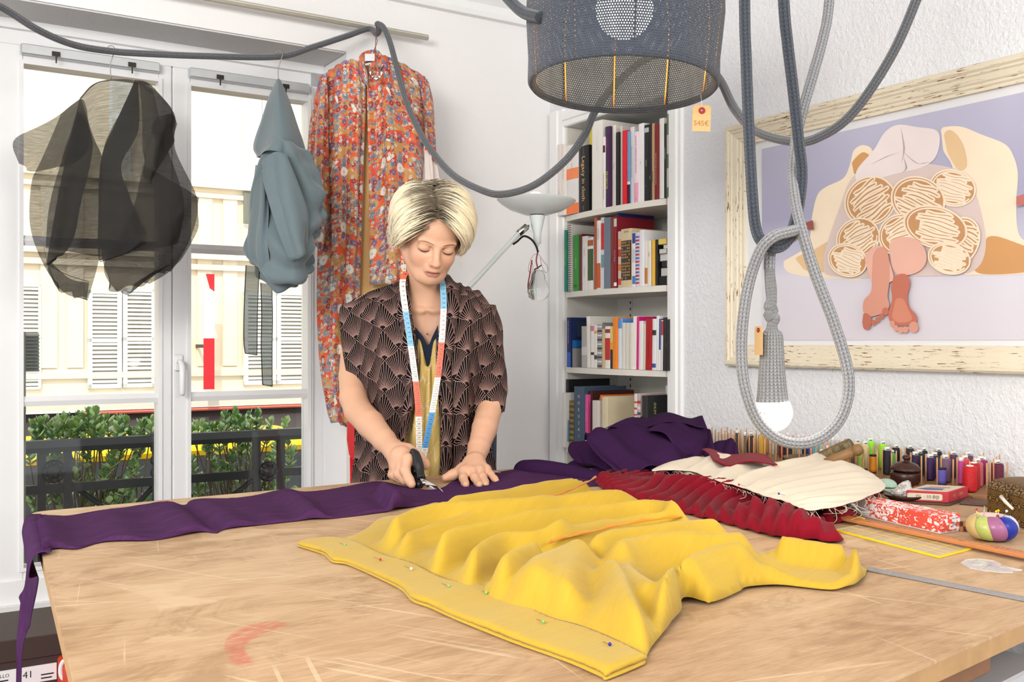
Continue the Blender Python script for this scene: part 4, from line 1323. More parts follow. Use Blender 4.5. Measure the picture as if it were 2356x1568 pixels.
# celadon dish with a shell-shaped lid
M_CELA = plain('celadon_glaze', (172, 200, 182), 0.15, var=0.08, scale=50)
c = T(2046, 1133)
cd = thing('celadon_dish', 'pale green celadon trinket dish with a ribbed shell lid', 'dish', c)
mb = MB(); mb.lathe(c, [(0, 0), (.018, 0), (.027, .006), (.030, .013), (.028, .013), (.018, .006), (0, .005)], 28); obj('dish_body', mb, M_CELA, cd)
mb = MB()
G = []
for i in range(9):
    t = i / 8 * math.pi / 2
    row = []
    for k in range(33):
        a = 2 * math.pi * k / 32
        r = 0.024 * math.cos(t) * (1 + 0.06 * math.cos(9 * a))
        row.append(tuple(c + Vector((-0.004 + r * math.cos(a), .008 + r * math.sin(a), .014 + .017 * math.sin(t)))))
    G.append(row)
mb.grid(np.array(G)); obj('lid', mb, M_CELA, cd)
# dark plate with a stone on it
c = T(2081, 1152)
pl = thing('wooden_plate', 'small dark wooden plate holding a pale rough stone', 'plate', c)
mb = MB(); mb.lathe(c, [(0, 0), (.030, 0), (.031, .005), (.040, .010), (.0425, .0135), (.041, .0145), (.026, .0085), (0, .0075)], 36); obj('plate_body', mb, M_DKWOOD, pl)
M_ROCK = Mat('pale_quartz', rough=0.6)
_v = M_ROCK.co('Object'); _n = M_ROCK.noise(_v, 130, 4, 0.7)
M_ROCK.color(M_ROCK.ramp(_n, [(0.3, srgb(110, 96, 88)), (0.5, srgb(206, 200, 196)), (0.7, srgb(240, 238, 236))])).bump(_n, 0.8, 0.004)
mb = MB()
rnd = random.Random(3)
sc_ = T(2076, 1148) + Vector((0, 0, .009))
G = []
for i in range(9):
    t = i / 8
    row = []
    for k in range(13):
        a = 2 * math.pi * (k % 12) / 12
        rr = 0.019 * (1 - t ** 1.6) ** 0.6 * (1 + 0.28 * mnoise.noise(Vector((math.cos(a) * 1.4, math.sin(a) * 1.4, t * 3.1)))) + 0.0005
        row.append(tuple(sc_ + Vector((rr * math.cos(a) * 1.1 + 0.012 * t * t, rr * math.sin(a), 0.032 * t + 0.004 * mnoise.noise(Vector((k % 12, i, 2)))))))
    G.append(row)
mb.grid(np.array(G), smooth=False)
obj('stone', mb, M_ROCK.m, label='rough pale grey stone lying on the dark plate', cat='stone')
# matchbox
M_MRED = plain('worn_red_card', (186, 48, 60), 0.55, var=0.22, scale=60)
M_MCRM = plain('aged_cream_card', (214, 204, 180), 0.6, var=0.1, scale=50)
c0, c1, c2 = T(2183, 1161.6), T(2227, 1147), T(2127, 1158.6)
c2 = c0 + (c2 - c0).normalized() * 0.082
fr, L1, L2 = quadbox('m', c0, c1, c2, .02)
tr = thing('tray', 'dark embossed leather tray under the matchbox', 'tray', fr(L1 / 2, L2 / 2, 0))
M_LEATH = plain('embossed_leather', (92, 72, 62), 0.5, var=0.35, scale=90, bump=0.4)
mb = MB(); mb.fbox(fr, -.012, L1 + .03, -.004, L2 + .015, .0006, .004, bev=.0015); obj('tray_board', mb, M_LEATH, tr)
mb = MB(); mb.fbox(fr, -.014, L1 + .032, -.006, -.004, .0006, .0055); obj('rim', mb, M_LEATH, tr)
bx = thing('matchbox', 'worn red and cream matchbox pack printed 10 BIJI', 'box', fr(L1 / 2, L2 / 2, .005))
h = .0225
mb = MB(); mb.fbox(fr, 0, L1, 0, L2, .0045, .0045 + h, bev=.001); obj('carton', mb, M_MRED, bx)
mb = MB(); mb.fbox(fr, .002, L1 - .004, .004, L2 - .002, .0045 + h - .0002, .0045 + h + .0003); obj('top_print', mb, M_MCRM, bx)
mb = MB()
def art(pts, z):
    mb.add([fr(a, b, z) for a, b in pts], [tuple(range(len(pts)))])
art([(L1 * .2, L2 * .25), (L1 * .45, L2 * .3), (L1 * .5, L2 * .75), (L1 * .3, L2 * .9), (L1 * .15, L2 * .6)], .0045 + h + .0006)
obj('blue_print', mb, plain('print_blue', (70, 104, 150), 0.5, var=.2), bx)
mb = MB(); art([(L1 * .55, L2 * .2), (L1 * .7, L2 * .3), (L1 * .66, L2 * .8), (L1 * .56, L2 * .7)], .0045 + h + .0006)
obj('pink_print', mb, plain('print_pink', (206, 120, 118), 0.5, var=.2), bx)
mb = MB()
mb.prism(Frame(fr(-.0004, 0, 0), -fr.uy * -1.0, Vector((0, 0, 1))), [(.012, .0095), (.016, .0075), (L2 - .006, .0075), (L2 - .002, .0095), (L2 - .002, .0195), (L2 - .006, .0215), (.016, .0215), (.012, .0195)], 0, 0) if False else None
mb.add([fr(-.0004, b, z) for b, z in ((.012, .0105), (.015, .0085), (L2 - .006, .0085), (L2 - .002, .0105), (L2 - .002, .020), (L2 - .006, .022), (.015, .022), (.012, .020))], [tuple(range(8))])
obj('side_label', mb, M_MCRM, bx)
mb = text_mb('ISI  : 10 BIJI', .0098, fr(-.0007, .018, .0152), -fr.uy, Vector((0, 0, 1)), 'RIGHT')
obj('lettering', mb, M_INK, bx)
mb = text_mb('HU', .0105, fr(L1 * .28, -.0006, .0165), fr.ux, Vector((0, 0, 1)))
text_mb('MESH', .0092, fr(L1 * .62, -.0006, .0165), fr.ux, Vector((0, 0, 1)), mb=mb)
obj('side_lettering', mb, plain('tan_print', (206, 160, 110), .6), bx)
mb = text_mb('EXTRA', .0065, fr(L1 * .5, -.0006, .0085), fr.ux, Vector((0, 0, 1))); obj('small_lettering', mb, M_INK, bx)

# second embossed tray, behind
c = T(2268, 1160)
mb = MB(); mb.fbox(rotframe(c, -35), -.045, .045, -.035, .035, .0004, .006, bev=.002)
obj('tray', mb, M_LEATH, label='dark embossed leather tray beside the brocade box', cat='tray')

# long red and white patterned box
M_MARB = Mat('red_marbled_paper', rough=0.5)
_v = M_MARB.co('Object', scale=(1, 1, 1.6)); _n = M_MARB.noise(_v, 55, 2, 0.5, 2.2)
_w = M_MARB.noise(_v, 14, 2)
M_MARB.color(M_MARB.mix((_n + _w * 0.35 - 0.13).ss(0.51, 0.535), srgb(238, 236, 236), srgb(222, 84, 66)))
c0, c1, c2 = T(2163, 1228.6), T(2209, 1221.8), T(1976, 1186)
fr, L1, L2 = quadbox('m', c0, c1, c2, .02)
L2 = 0.235
lb = thing('pencil_box', 'long white box patterned with red marbling beside the wooden ruler', 'box', fr(L1 / 2, L2 / 2, 0))
mb = MB(); mb.fbox(fr, .0015, L1 - .0015, .0015, L2 - .0015, .0006, .006); obj('tray_base', mb, M_LABEL, lb)
mb = MB(); mb.fbox(fr, 0, L1, 0, L2, .0025, .032, bev=.0008); obj('lid', mb, M_MARB.m, lb)
mb = MB(); mb.fbox(fr, -.0003, .0002, L2 - .05, L2 - .001, .004, .031); obj('blank_end', mb, M_LABEL, lb)
mb = MB(); mb.fbox(fr, L1 * .58, L1 * .86, -.0004, 0.0001, .021, .029); lab = obj('price_label', mb, M_LABEL, lb)
mb = text_mb('No.100', .0048, fr(L1 * .72, -.0006, .0252), fr.ux, Vector((0, 0, 1)))
for q, z in ((.62, .0165), (.70, .0165), (.78, .0165)):
    mb.fbox(fr, L1 * q, L1 * (q + .06), -.0005, -.0001, z, z + .0006); mb.fbox(fr, L1 * q, L1 * (q + .06), -.0005, -.0001, z - .003, z - .0024)
    mb.fbox(fr, L1 * (q + .025), L1 * (q + .035), -.0005, -.0001, z - .0045, z + .0015)
obj('print', mb, M_INK, lb)['kind'] = 'stuff'

# brocade box
M_BROC = Mat('gold_brocade', rough=0.5)
_v = M_BROC.co('Object', scale=(1, 1, 1))
_x, _y, _z = M_BROC.xyz(_v)
def octo(u, v, s):
    a = (u * s).fract() - 0.5; b = (v * s).fract() - 0.5
    r = (a * a + b * b).sqrt()
    ring = ((r - 0.40).abs() < 0.035).max((r - 0.26).abs() < 0.03) if False else S.m('MAXIMUM', (r - 0.42).abs() < 0.035, (r - 0.27).abs() < 0.028)
    pet = S.m('MULTIPLY', (r < 0.2), ((S.m('ARCTAN2', a, b) * 6.0).sin() > -0.1))
    dia = (a.abs() + b.abs()) > 0.80
    return ring.max(pet).max(dia)
_pt = octo(_y * 1.0 + _x * 0.35, _z, 38.0)
M_BROC.color(M_BROC.mix(_pt, srgb(38, 26, 12), srgb(142, 106, 44)))
c0, c1 = T(2270, 1186), T(2358, 1217)
d_ = (c1 - c0).normalized()
fr = Frame(c0, d_, Vector((-d_.y, d_.x, 0)))
bb = thing('brocade_box', 'gold and black brocade covered box with a white peg clasp', 'box', fr(.07, .06, 0))
mb = MB(); mb.fbox(fr, 0, .16, 0, .13, .0006, .056, bev=.002); obj('box_base', mb, M_BROC.m, bb)
G = []
for i in range(9):
    t = i / 8
    zz = .058 + .018 * math.sin(t * math.pi) ** 0.35
    G.append([tuple(fr(a, -.001 + .132 * t, zz if 0 < i < 8 else .056)) for a in np.linspace(-.001, .161, 9)])
mb = MB(); mb.grid(np.array(G)); mb.add([fr(-.001, -.001 + .132 * i / 8, .056 if i in (0, 8) else .058 + .018 * math.sin(i / 8 * math.pi) ** 0.35) for i in range(9)], [tuple(range(9))])
obj('lid', mb, M_BROC.m, bb)
mb = MB(); mb.fbox(fr, -.004, .0, .03, .10, .03, .055); obj('side_flap', mb, plain('khaki_cloth', (140, 116, 62), .8), bb)
mb = MB(); mb.tube([fr(.075, .012, .074), fr(.078, .0, .066), fr(.085, -.004, .052), fr(.088, -.005, .044)], [.003, .003, .003, .003], 6, flat=.4); obj('strap', mb, M_BROC.m, bb)
mb = MB(); mb.tube([fr(.068, -.006, .048), fr(.085, -.007, .041), fr(.112, -.007, .032)], [.004, .0035, .0025], 10); obj('clasp_peg', mb, plain('bone', (236, 230, 214), .35), bb, label='white bone peg clasp')

# mosaic wooden frame behind the pincushion
c = T(2240, 1225)
mb = MB(); fr = rotframe(c, -14); mb.fbox(fr, -.022, .062, .006, .012, .0004, .018)
M_MOS = Mat('wood_mosaic', rough=.5); _v = M_MOS.co('Object', scale=(140, 140, 110)); _k = M_MOS.node('ShaderNodeTexChecker'); M_MOS.link(_v, _k.inputs[0]); _k.inputs['Scale'].default_value = 1.0
_k.inputs[1].default_value = srgb(70, 34, 20); _k.inputs[2].default_value = srgb(160, 104, 60); M_MOS.color(_k.outputs[0])
obj('mosaic_box', mb, M_MOS.m, label='low wooden mosaic frame behind the pincushion', cat='frame')

# pincushion of silk segments
c = T(2282, 1242)
R, Hh = .0405, .047
cols = [(170, 176, 96), (16, 40, 140), (150, 92, 128), (196, 168, 110), (222, 190, 178), (200, 192, 222)]
pcs = thing('pincushion', 'round silk pincushion with green, blue and mauve segments', 'pincushion', c)
angs = [2.2, 0.55, -1.55, -2.6, 2.75, 0.1]
def cush(a, t):
    rr = R * math.sin(t) ** 0.75
    zz = Hh / 2 - Hh / 2 * math.cos(t) * (1 if t > 1.57 else 1)
    dent = 0.012 * math.exp(-((math.pi - t) / 0.35) ** 2)
    return c + Vector((rr * math.cos(a), rr * math.sin(a), max(zz - dent, 0.0006)))
segs = [(-2.75, -2.15, 3), (-2.15, -1.0, 2), (-1.0, 0.35, 1), (0.35, 1.3, 5), (1.3, 2.4, 4), (2.4, 3.53, 0)]
spans = [(-3.3, -2.45, (196, 168, 110)), (-2.45, -1.85, (170, 178, 96)), (-1.85, -1.15, (150, 92, 128)), (-1.15, -.35, (16, 40, 140)), (-.35, .5, (206, 196, 224)), (.5, 2.98, (222, 190, 178))]
for a0, a1, col in spans:
    G = []
    for i in range(15):
        t = 0.02 + (math.pi - 0.04) * i / 14
        tw = -0.55 * (t / math.pi) ** 1.2
        row = []
        for k in range(13):
            u = k / 12
            p = cush(a0 + (a1 - a0) * u + tw, t)
            bul = 0.0022 * math.sin(math.pi * u) ** 0.6
            d = (p - (c + Vector((0, 0, Hh / 2)))).normalized()
            row.append(tuple(p + d * (bul if p.z > c.z + .003 else 0)))
        G.append(row)
    mb = MB(); mb.grid(np.array(G))
    obj('segment', mb, plain('silk_%d_%d_%d' % col, col, .32, var=.12, scale=160), pcs)
M_STEEL = plain('steel', (170, 170, 172), .3, .9)
for k, (px, py, bx_, by_, col, lab) in enumerate(((2247, 1171, 2249, 1200, (196, 24, 30), 'red-headed pin at the cushion edge'), (2250, 1180, 2251, 1198, (236, 200, 30), 'yellow-headed pin beside the red one'), (2265, 1165, 2262, 1196, (190, 150, 60), 'brass-topped needle'),
        (2292, 1176, 2294, 1196, (240, 196, 20), 'yellow-headed pin near the cushion middle'), (2297, 1174, 2298, 1196, (236, 190, 20), 'amber-headed pin near the cushion middle'), (2296, 1186, 2296, 1199, (190, 30, 40), 'crimson-headed pin near the cushion middle'),
        (2316, 1175, 2300, 1194, (240, 240, 238), 'white-headed pin leaning out of the cushion'), (2324, 1188, 2306, 1196, (110, 190, 200), 'turquoise-headed pin at the cushion edge'))):
    hd, ft = P(px, py, 1.70), P(bx_, by_ + 8, 1.705)
    s = thing('sewing_pin', lab + ', stuck in the pincushion', 'pin', ft, 'pins in the pincushion')
    mb = MB(); mb.tube([ft, hd], .0005, 5); obj('shaft', mb, M_STEEL, s)
    mb = MB(); mb.ball(hd, .0022 if k != 2 else .0012, 10); obj('head', mb, plain('pin_%d' % k, col, .2), s)

# rulers
M_RULW = plain('ruler_beech', (196, 126, 74), 0.45, var=.12, scale=40)
c0 = T(1957, 1208); c1 = T(2356, 1293)
d_ = (c1 - c0).normalized(); fr = Frame(c0, d_, Vector((-d_.y, d_.x, 0)))
Lr = (c1 - c0).length + 0.12
wr = thing('wooden_ruler', 'brown wooden yard ruler lying along the patterned box', 'ruler', fr(Lr / 2, .012, 0))
mb = MB(); mb.fbox(fr, -.05, Lr, 0, .026, .0052, .0115, bev=.0012); obj('stick', mb, M_RULW, wr)
mb = MB()
n_cm = int((Lr - .02) / .01)
for k in range(n_cm * 2):
    a = .01 + k * .005
    mb.fbox(fr, a, a + .0005, .0245 - (.005 if k % 2 else .008 if k % 20 else .012), .0245, .0115, .0117)
for k, t in enumerate(('35', '30', '25', '20', '15', '10', '5')):
    text_mb(t, .0085, fr(.035 + k * .05 * (Lr / .36), .009, .0118), -fr.ux, -fr.uy, mb=mb)
obj('markings', mb, plain('ruler_ink', (92, 48, 24), .6), wr)['kind'] = 'stuff'

M_ACR = Mat('clear_acrylic', (0.99, 0.98, 0.93, 1), 0.05)
M_ACR.b.inputs['Transmission Weight'].default_value = 0.0
M_ACR.b.inputs['Alpha'].default_value = 0.16
M_YLINE = plain('yellow_ruler_print', (240, 206, 30), .5)
c0, c1, c2 = T(2160.6, 1284), T(2221, 1268), T(1925, 1222)
fr, L1, L2 = quadbox('q', c0, c1, c2, 0)
qr = thing('quilting_ruler', 'clear acrylic quilting ruler with yellow grid lines', 'ruler', fr(L1 / 2, L2 / 2, 0))
mb = MB(); mb.fbox(fr, 0, L1 * 1.25, 0, L2, .0008, .0036); obj('acrylic_sheet', mb, M_ACR.m, qr)
mb = MB()
for a in np.linspace(0.0, L1 * 1.24, 6): mb.fbox(fr, a, a + .0007, 0.004, L2, .0036, .0039)
for b in np.linspace(0.004, L2, 9): mb.fbox(fr, 0, L1 * 1.24, b, b + .0007, .0036, .0039)
for k in range(60):
    b = .004 + (L2 - .006) * k / 60
    mb.fbox(fr, L1 * .42, L1 * .42 + .004, b, b + .0006, .0036, .0039)
    mb.fbox(fr, L1 * .92, L1 * .92 + .004, b, b + .0006, .0036, .0039)
mb.fbox(fr, -.0012, .0004, -.001, L2, .0006, .0038); mb.fbox(fr, 0, L1 * 1.25, -.0012, .0004, .0006, .0038)
obj('grid_lines', mb, M_YLINE, qr)['kind'] = 'stuff'

M_STRUL = plain('brushed_steel', (168, 168, 170), .42, .55, var=.04)
c0 = T(1985, 1312); c1 = T(2356, 1384)
d_ = (c1 - c0).normalized(); fr = Frame(c0, d_, Vector((-d_.y, d_.x, 0)))
Lr = (c1 - c0).length + .1
sr = thing('steel_ruler', 'long thin steel ruler lying on the bare table', 'ruler', fr(Lr / 2, .01, 0))
mb = MB(); mb.fbox(fr, -.12, Lr, 0, .0205, .0008, .0022); obj('blade', mb, M_STRUL, sr)
mb = MB()
for k in range(15):
    text_mb(str(25 - k), .0042, fr(.02 + k * .0235, .008, .0024), -fr.ux, -fr.uy, mb=mb)
for k in range(150):
    a = .0 + k * .0025
    mb.fbox(fr, a, a + .0003, .0205 - (.003 if k % 4 else .005), .0203, .0022, .0024)
obj('markings', mb, plain('etched_grey', (110, 110, 112), .6), sr)['kind'] = 'stuff'

# clear plastic curve template
pts = [(2210, 1296), (2222, 1289), (2250, 1287), (2285, 1291), (2304, 1300), (2300, 1306), (2335, 1314), (2352, 1313), (2330, 1319), (2300, 1318), (2260, 1314), (2230, 1308)]
w = [T(*q) for q in pts]; n = len(w)
hole = [T(2258 + 24 * math.cos(t), 1298 + 4.2 * math.sin(t)) for t in np.linspace(0, 2 * math.pi, n, endpoint=False)]
mb = MB()
o0 = sum((q for q in w), Vector()) / n
ordh = sorted(hole, key=lambda q: math.atan2(q.y - o0.y, q.x - o0.x)); ordw = sorted(w, key=lambda q: math.atan2(q.y - o0.y, q.x - o0.x))
vs = [q + Vector((0, 0, z)) for z in (.0006, .0022) for q in ordw + ordh]
fs = []
for k in range(n):
    j = (k + 1) % n
    fs += [(2 * n + k, 2 * n + j, 3 * n + j, 3 * n + k), (n + k, n + j, j, k), (k, j, 2 * n + j, 2 * n + k), (n + j, n + k, 3 * n + k, 3 * n + j)]
mb.add(vs, fs)
M_ACR2 = Mat('clear_plastic', (0.96, 0.96, 0.97, 1), 0.08); M_ACR2.b.inputs['Alpha'].default_value = 0.32
obj('curve_template', mb, M_ACR2.m, label='clear plastic curve template under the wooden ruler end', cat='template')

# bowl with wooden bobbins, half behind the cream cloth
c = T(1860, 1068, .02) ; c.z = ZT + .012
bw = thing('shallow_bowl', 'shallow brown bowl behind the cream calico', 'bowl', c)
mb = MB(); mb.lathe(c, [(0, 0), (.03, 0), (.058, .016), (.064, .028), (.062, .028), (.055, .017), (.03, .004), (0, .003)], 32); obj('bowl_body', mb, plain('brown_glaze', (104, 84, 60), .4, var=.15), bw)
M_WOODB = plain('turned_beech', (142, 106, 68), .5, var=.18, scale=50)
p0, p1 = P(1900, 1064, 2.45), P(1984, 1030, 2.40)
ax = (p1 - p0).normalized(); L = (p1 - p0).length
b1 = thing('wooden_bobbin', 'turned wooden bobbin with a rounded head lying across the rack', 'bobbin', p0)
mb = MB(); mb.lathe(p0, [(0, 0), (.011, 0), (.0125, L * .3), (.0125, L * .72), (.010, L * .74), (.0095, L * .78), (.013, L * .81), (.0145, L * .88), (.012, L * .96), (.006, L), (0, L)], 20, axis=ax); obj('turned_body', mb, M_WOODB, b1)
p0, p1 = P(1880, 1058, 2.52), P(1960, 1022, 2.47)
ax = (p1 - p0).normalized(); L = (p1 - p0).length
mb = MB(); mb.lathe(p0, [(0, 0), (.016, 0), (.017, .003), (.017, L - .003), (.016, L), (0, L)], 16, axis=ax)
M_FADE = Mat('faded_printed_card', rough=.7); _v = M_FADE.co('Object'); M_FADE.color(M_FADE.ramp(M_FADE.noise(_v, 70, 3), [(.35, srgb(70, 66, 46)), (.5, srgb(112, 98, 66)), (.65, srgb(138, 112, 80))]))
obj('card_tube', mb, M_FADE.m, label='faded green patterned card tube behind the wooden bobbin', cat='tube')
p0 = T(1975, 1196); 
mb = MB(); mb.tube([T(1958, 1190) + Vector((0, 0, .004)), T(1986, 1199) + Vector((0, 0, .004)), T(1990, 1200) + Vector((0, 0, .004))], [.0035, .0035, .002], 8)
obj('chalk_marker', mb, plain('yellow_marker', (236, 214, 60), .4), label='short yellow marker poking out from under the crimson pleats', cat='marker')

# vase on a small kraft box at the right end
c = T(2372, 1106); c.z = ZT
mb = MB(); fr = rotframe(c, -30); mb.fbox(fr, -.045, .06, -.03, .05, .0005, .022, bev=.002)
obj('black_case', mb, M_BLACKP, label='flat black case under the kraft box', cat='case')
c2_ = c + Vector((0, 0, .0225))
kb = thing('kraft_box', 'small brown kraft box printed with black lines under the vase', 'box', c2_)
mb = MB(); fr = rotframe(c2_, -24); mb.fbox(fr, -.036, .045, -.025, .04, 0, .024, bev=.001); obj('carton', mb, plain('kraft_card', (178, 138, 92), .7), kb)
mb = MB()
for k in range(4): mb.fbox(fr, -.03, .02 - .006 * (k % 2), -.0254, -.025, .004 + k * .005, .0055 + k * .005)
obj('print', mb, M_INK, kb)['kind'] = 'stuff'
c3 = c2_ + Vector((0.012, 0.004, .0245))
vs_ = thing('vase', 'small cream vase with blue painted sprigs', 'vase', c3)
mb = MB(); mb.lathe(c3, [(0, 0), (.018, 0), (.029, .012), (.031, .026), (.028, .042), (.022, .05), (.020, .05), (.025, .04), (0, .01)], 28)
M_VASE = Mat('painted_vase', rough=.3); _v = M_VASE.co('Object', scale=(1, 1, .6)); M_VASE.color(M_VASE.mix(M_VASE.noise(_v, 110, 2, .5, 1.5).ss(.62, .66), srgb(232, 220, 170), srgb(88, 100, 140)))
obj('vase_body', mb, M_VASE.m, vs_)
# white knitting needle by the hand
mb = MB(); mb.tube([P(1118, 1078, 2.63), P(1155, 1091, 2.56), P(1190, 1104, 2.5)], [.0035, .0035, .003], 8)
obj('knitting_needle', mb, plain('ivory_plastic', (226, 222, 216), .3), label='ivory knitting needle lying beside the resting hand', cat='needle')
# ---------------------------------------------------------------- bookcase niche
M_SHELF = plain('cream_shelf_paint', (226, 222, 212), 0.45, var=0.03)
bc = thing('bookcase', 'white built-in bookcase with bowed shelves in the wall niche', 'bookcase', FR((NA0 + NA1) / 2, .1, NZ0))
mb = MB()
mb.fbox(FR, NA0 + .0005, NA0 + .012, 0, .255, NZ0 + .001, NZ1 - .001)
obj('side_panel', mb, M_SHELF, bc)
mb = MB()
mb.fbox(FR, NA1 - .012, NA1 - .0005, 0, .255, NZ0 + .001, NZ1 - .001)
obj('side_panel', mb, M_SHELF, bc)
mb = MB(); mb.fbox(FR, NA0 + .012, NA1 - .012, .245, .258, NZ0 + .001, NZ1 - .001); obj('back_panel', mb, M_SHELF, bc)
SHZ = [1.730, 1.438, 1.150, 0.846, 0.56]
for i, z in enumerate(SHZ):
    poly = []
    for t in np.linspace(0, 1, 13):
        poly.append((NA0 + .012 + (NA1 - NA0 - .024) * t, -.006 - .030 * math.sin(math.pi * t) ** .8))
    poly += [(NA1 - .012, .245), (NA0 + .012, .245)]
    mb = MB(); mb.prism(FR, poly, z - .021, z); obj('shelf', mb, M_SHELF, bc)
for a in (NA0 + .10, NA1 - .10):
    mb = MB(); mb.fbox(FR, a - .008, a + .008, .240, .2452, NZ0 + .01, NZ1 - .01); s_ = obj('shelf_standard', mb, M_SHELF, bc)
    mb = MB()
    for k in range(70): mb.fbox(FR, a - .003, a + .003, .2395, .2402, NZ0 + .02 + k * .025, NZ0 + .030 + k * .025)
    obj('slots', mb, M_DARKM, s_)['kind'] = 'stuff'
# architrave
tp = [(0, 0), (.006, .0), (.012, .004), (.012, .022), (.018, .026), (.018, .044), (.012, .05), (.012, .062), (.004, .066), (0, .066)]
w0, w1 = ra(1262), ra(1574)
mb = MB()
def arch(a_in, a_out, z0, z1):
    k = (a_out - a_in) / .066
    mb.sweep([(x, y * abs(k)) for x, y in tp], FR(a_in, 0, z0), FR(a_in, 0, z1), -NR, UR * (1 if k > 0 else -1))
arch(NA1 - .002, w1, 0.0, NZ1 + .07)
arch(NA0 + .002, max(w0, .012), 0.0, NZ1 + .07)
mb.sweep(tp, FR(NA0, 0, NZ1), FR(NA1, 0, NZ1), -NR, Vector((0, 0, 1)))
obj('trim_4', mb, M_GLOSS, kind='structure', label='white moulded architrave around the bookcase', cat='trim')

# ---------------------------------------------------------------- books
M_PAGE = plain('book_pages', (226, 218, 202), 0.8, var=.05)
_bm = {}
def cm(rgb, rough=.45):
    if rgb not in _bm:
        _bm[rgb] = plain('cover_%d_%d_%d' % rgb, rgb, rough, var=.05, scale=25)
    return _bm[rgb]
def book(sh, x0, x1, top, rgb, label, title=None, b0=-.012, dep=.175, bands=(), lean=0.0, up=False, side=None):
    """a book between photo columns x0..x1, spine out; title = (text, size, rgb, place along the spine)"""
    z0 = SHZ[sh] + .0008
    a0, a1 = ra(x0, b0) + .0004, ra(x1, b0) - .0004
    zt = rz((x0 + x1) / 2, top, b0)
    h = zt - z0
    o = FR((a0 + a1) / 2, b0, z0)
    tl = math.tan(math.radians(lean))
    class BF(Frame):
        def __call__(s, a, b, z): return s.o + s.ux * (a + (z) * tl) + s.uy * b + Vector((0, 0, z))
    fr = BF(o, UR, NR)
    w = a1 - a0
    t = thing('book', label, 'book', o, 'books in the bookcase')
    c = min(.0022, w * .2)
    mb = MB()
    prof = [(-w / 2, 0.002), (-w / 4, 0.0), (w / 4, 0.0), (w / 2, 0.002), (w / 2, dep), (w / 2 - c, dep), (w / 2 - c, .004), (-w / 2 + c, .004), (-w / 2 + c, dep), (-w / 2, dep)]
    n = len(prof)
    vs = [fr(a, b, z) for z in (0, h) for a, b in prof]
    fs = [(k, (k + 1) % n, n + (k + 1) % n, n + k) for k in range(n)]
    for base, rev in ((0, True), (n, False)):
        for q in ((0, 1, 2, 3), (3, 6, 7, 0), (3, 4, 5, 6), (0, 7, 8, 9)):
            f = tuple(base + k for k in q)
            fs.append(f[::-1] if rev else f)
    mb.add(vs, fs)
    cov = obj('cover', mb, cm(rgb), t)
    mb = MB(); mb.fbox(fr, -w / 2 + c, w / 2 - c, .004, dep - .003, .002, h - .0025); obj('pages', mb, M_PAGE, t)
    for q0, q1, col in bands:
        mb = MB()
        mb.add([fr(a, -.0003 + (.002 if abs(a) > w * .4 else 0), h * q) for q in (q0, q1) for a in (-w / 2, -w / 4, w / 4, w / 2)], [(0, 1, 5, 4), (1, 2, 6, 5), (2, 3, 7, 6)])
        obj('spine_panel', mb, cm(col), t)
    tz = lambda q: fr(0, -.0007, h * q)
    for ti in ((title,) if title and isinstance(title[0], str) else (title or ())):
        tx, size, col, q = ti[:4]
        upv = ti[4] if len(ti) > 4 else up
        sz = size / 1000.0
        if upv == 'stack':
            mb = MB()
            for k, ch in enumerate(tx): text_mb(ch, sz, fr(0, -.0007, h * q - k * sz * 1.45), UR, Vector((0, 0, 1)), mb=mb)
        elif upv: mb = text_mb(tx, sz, tz(q), Vector((tl, 0, 1)).normalized() if False else Vector((0, 0, 1)), -UR)
        else: mb = text_mb(tx, sz, tz(q), Vector((0, 0, -1)), UR)
        if mb.f: obj('title', mb, cm(col), t)
    if side:
        for (b_0, b_1, q0, q1, col) in side:
            mb = MB(); mb.add([fr(w / 2 + .0004, b, h * q) for b, q in ((b_0, q0), (b_1, q0), (b_1, q1), (b_0, q1))], [(0, 1, 2, 3)]); obj('cover_print', mb, cm(col), t)
    return t, fr, w, h
WHT, CRM, BLK = (232, 230, 226), (226, 216, 196), (34, 32, 34)
GR = (120, 116, 112)
# top shelf
book(0, 1281.5, 1291, 332, (228, 216, 212), 'narrow pinkish white book at the far end of the top shelf', ('NOTES', 7, GR, .3), b0=-.035)
book(0, 1291, 1300.5, 332, (230, 224, 214), 'cream book with small dark lettering, second on the top shelf', ('PAPIER ET TEXTE', 6, GR, .6), b0=-.035)
book(0, 1300.5, 1330.5, 333, (226, 224, 222), 'thick pale grey book with an orange block and orange foot', ('Theory of the Brand', 9, (236, 130, 90), .7), b0=-.03, bands=((0, .15, (240, 124, 66)), (.5, .66, (244, 140, 88))))
book(0, 1331, 1354, 335, (26, 24, 26), 'black book titled Legacy in cloth in gold letters', (('Legacy in cloth', 28, (222, 184, 120), .5), ('Sandra Niessen', 6, (150, 140, 126), .92), ('LEIDEN', 5, (200, 170, 120), .06)), b0=-.03)
book(0, 1355, 1361, 297, (206, 190, 60), 'thin yellow book rising behind the black gold-lettered one', b0=-.01)
book(0, 1361, 1386, 278, (232, 228, 220), 'thickest cream book, tallest on the left half of the top shelf', ('Histoire du textile', 8, (196, 190, 180), .75), b0=-.028)
book(0, 1386, 1391.5, 315, (230, 226, 222), 'slim white book with red lettering LA RUCHE', ('LA RUCHE Cite des artistes', 8, (190, 60, 50), .3, True), b0=-.03, bands=((.78, .88, (60, 30, 30)),))
book(0, 1391.5, 1402, 291, (66, 34, 74), 'dark purple book titled ECORCES in lime letters', (('ECORCES', 15, (200, 220, 60), .34, True), ('CALI REZO', 7, (196, 60, 140), .8, True)), b0=-.025)
book(0, 1402, 1407.5, 310, (224, 220, 212), 'slim off-white book next to the purple one')
book(0, 1407.5, 1416, 288, (228, 222, 210), 'ivory book with tiny grey letters', ('TEXTES', 6, GR, .5))
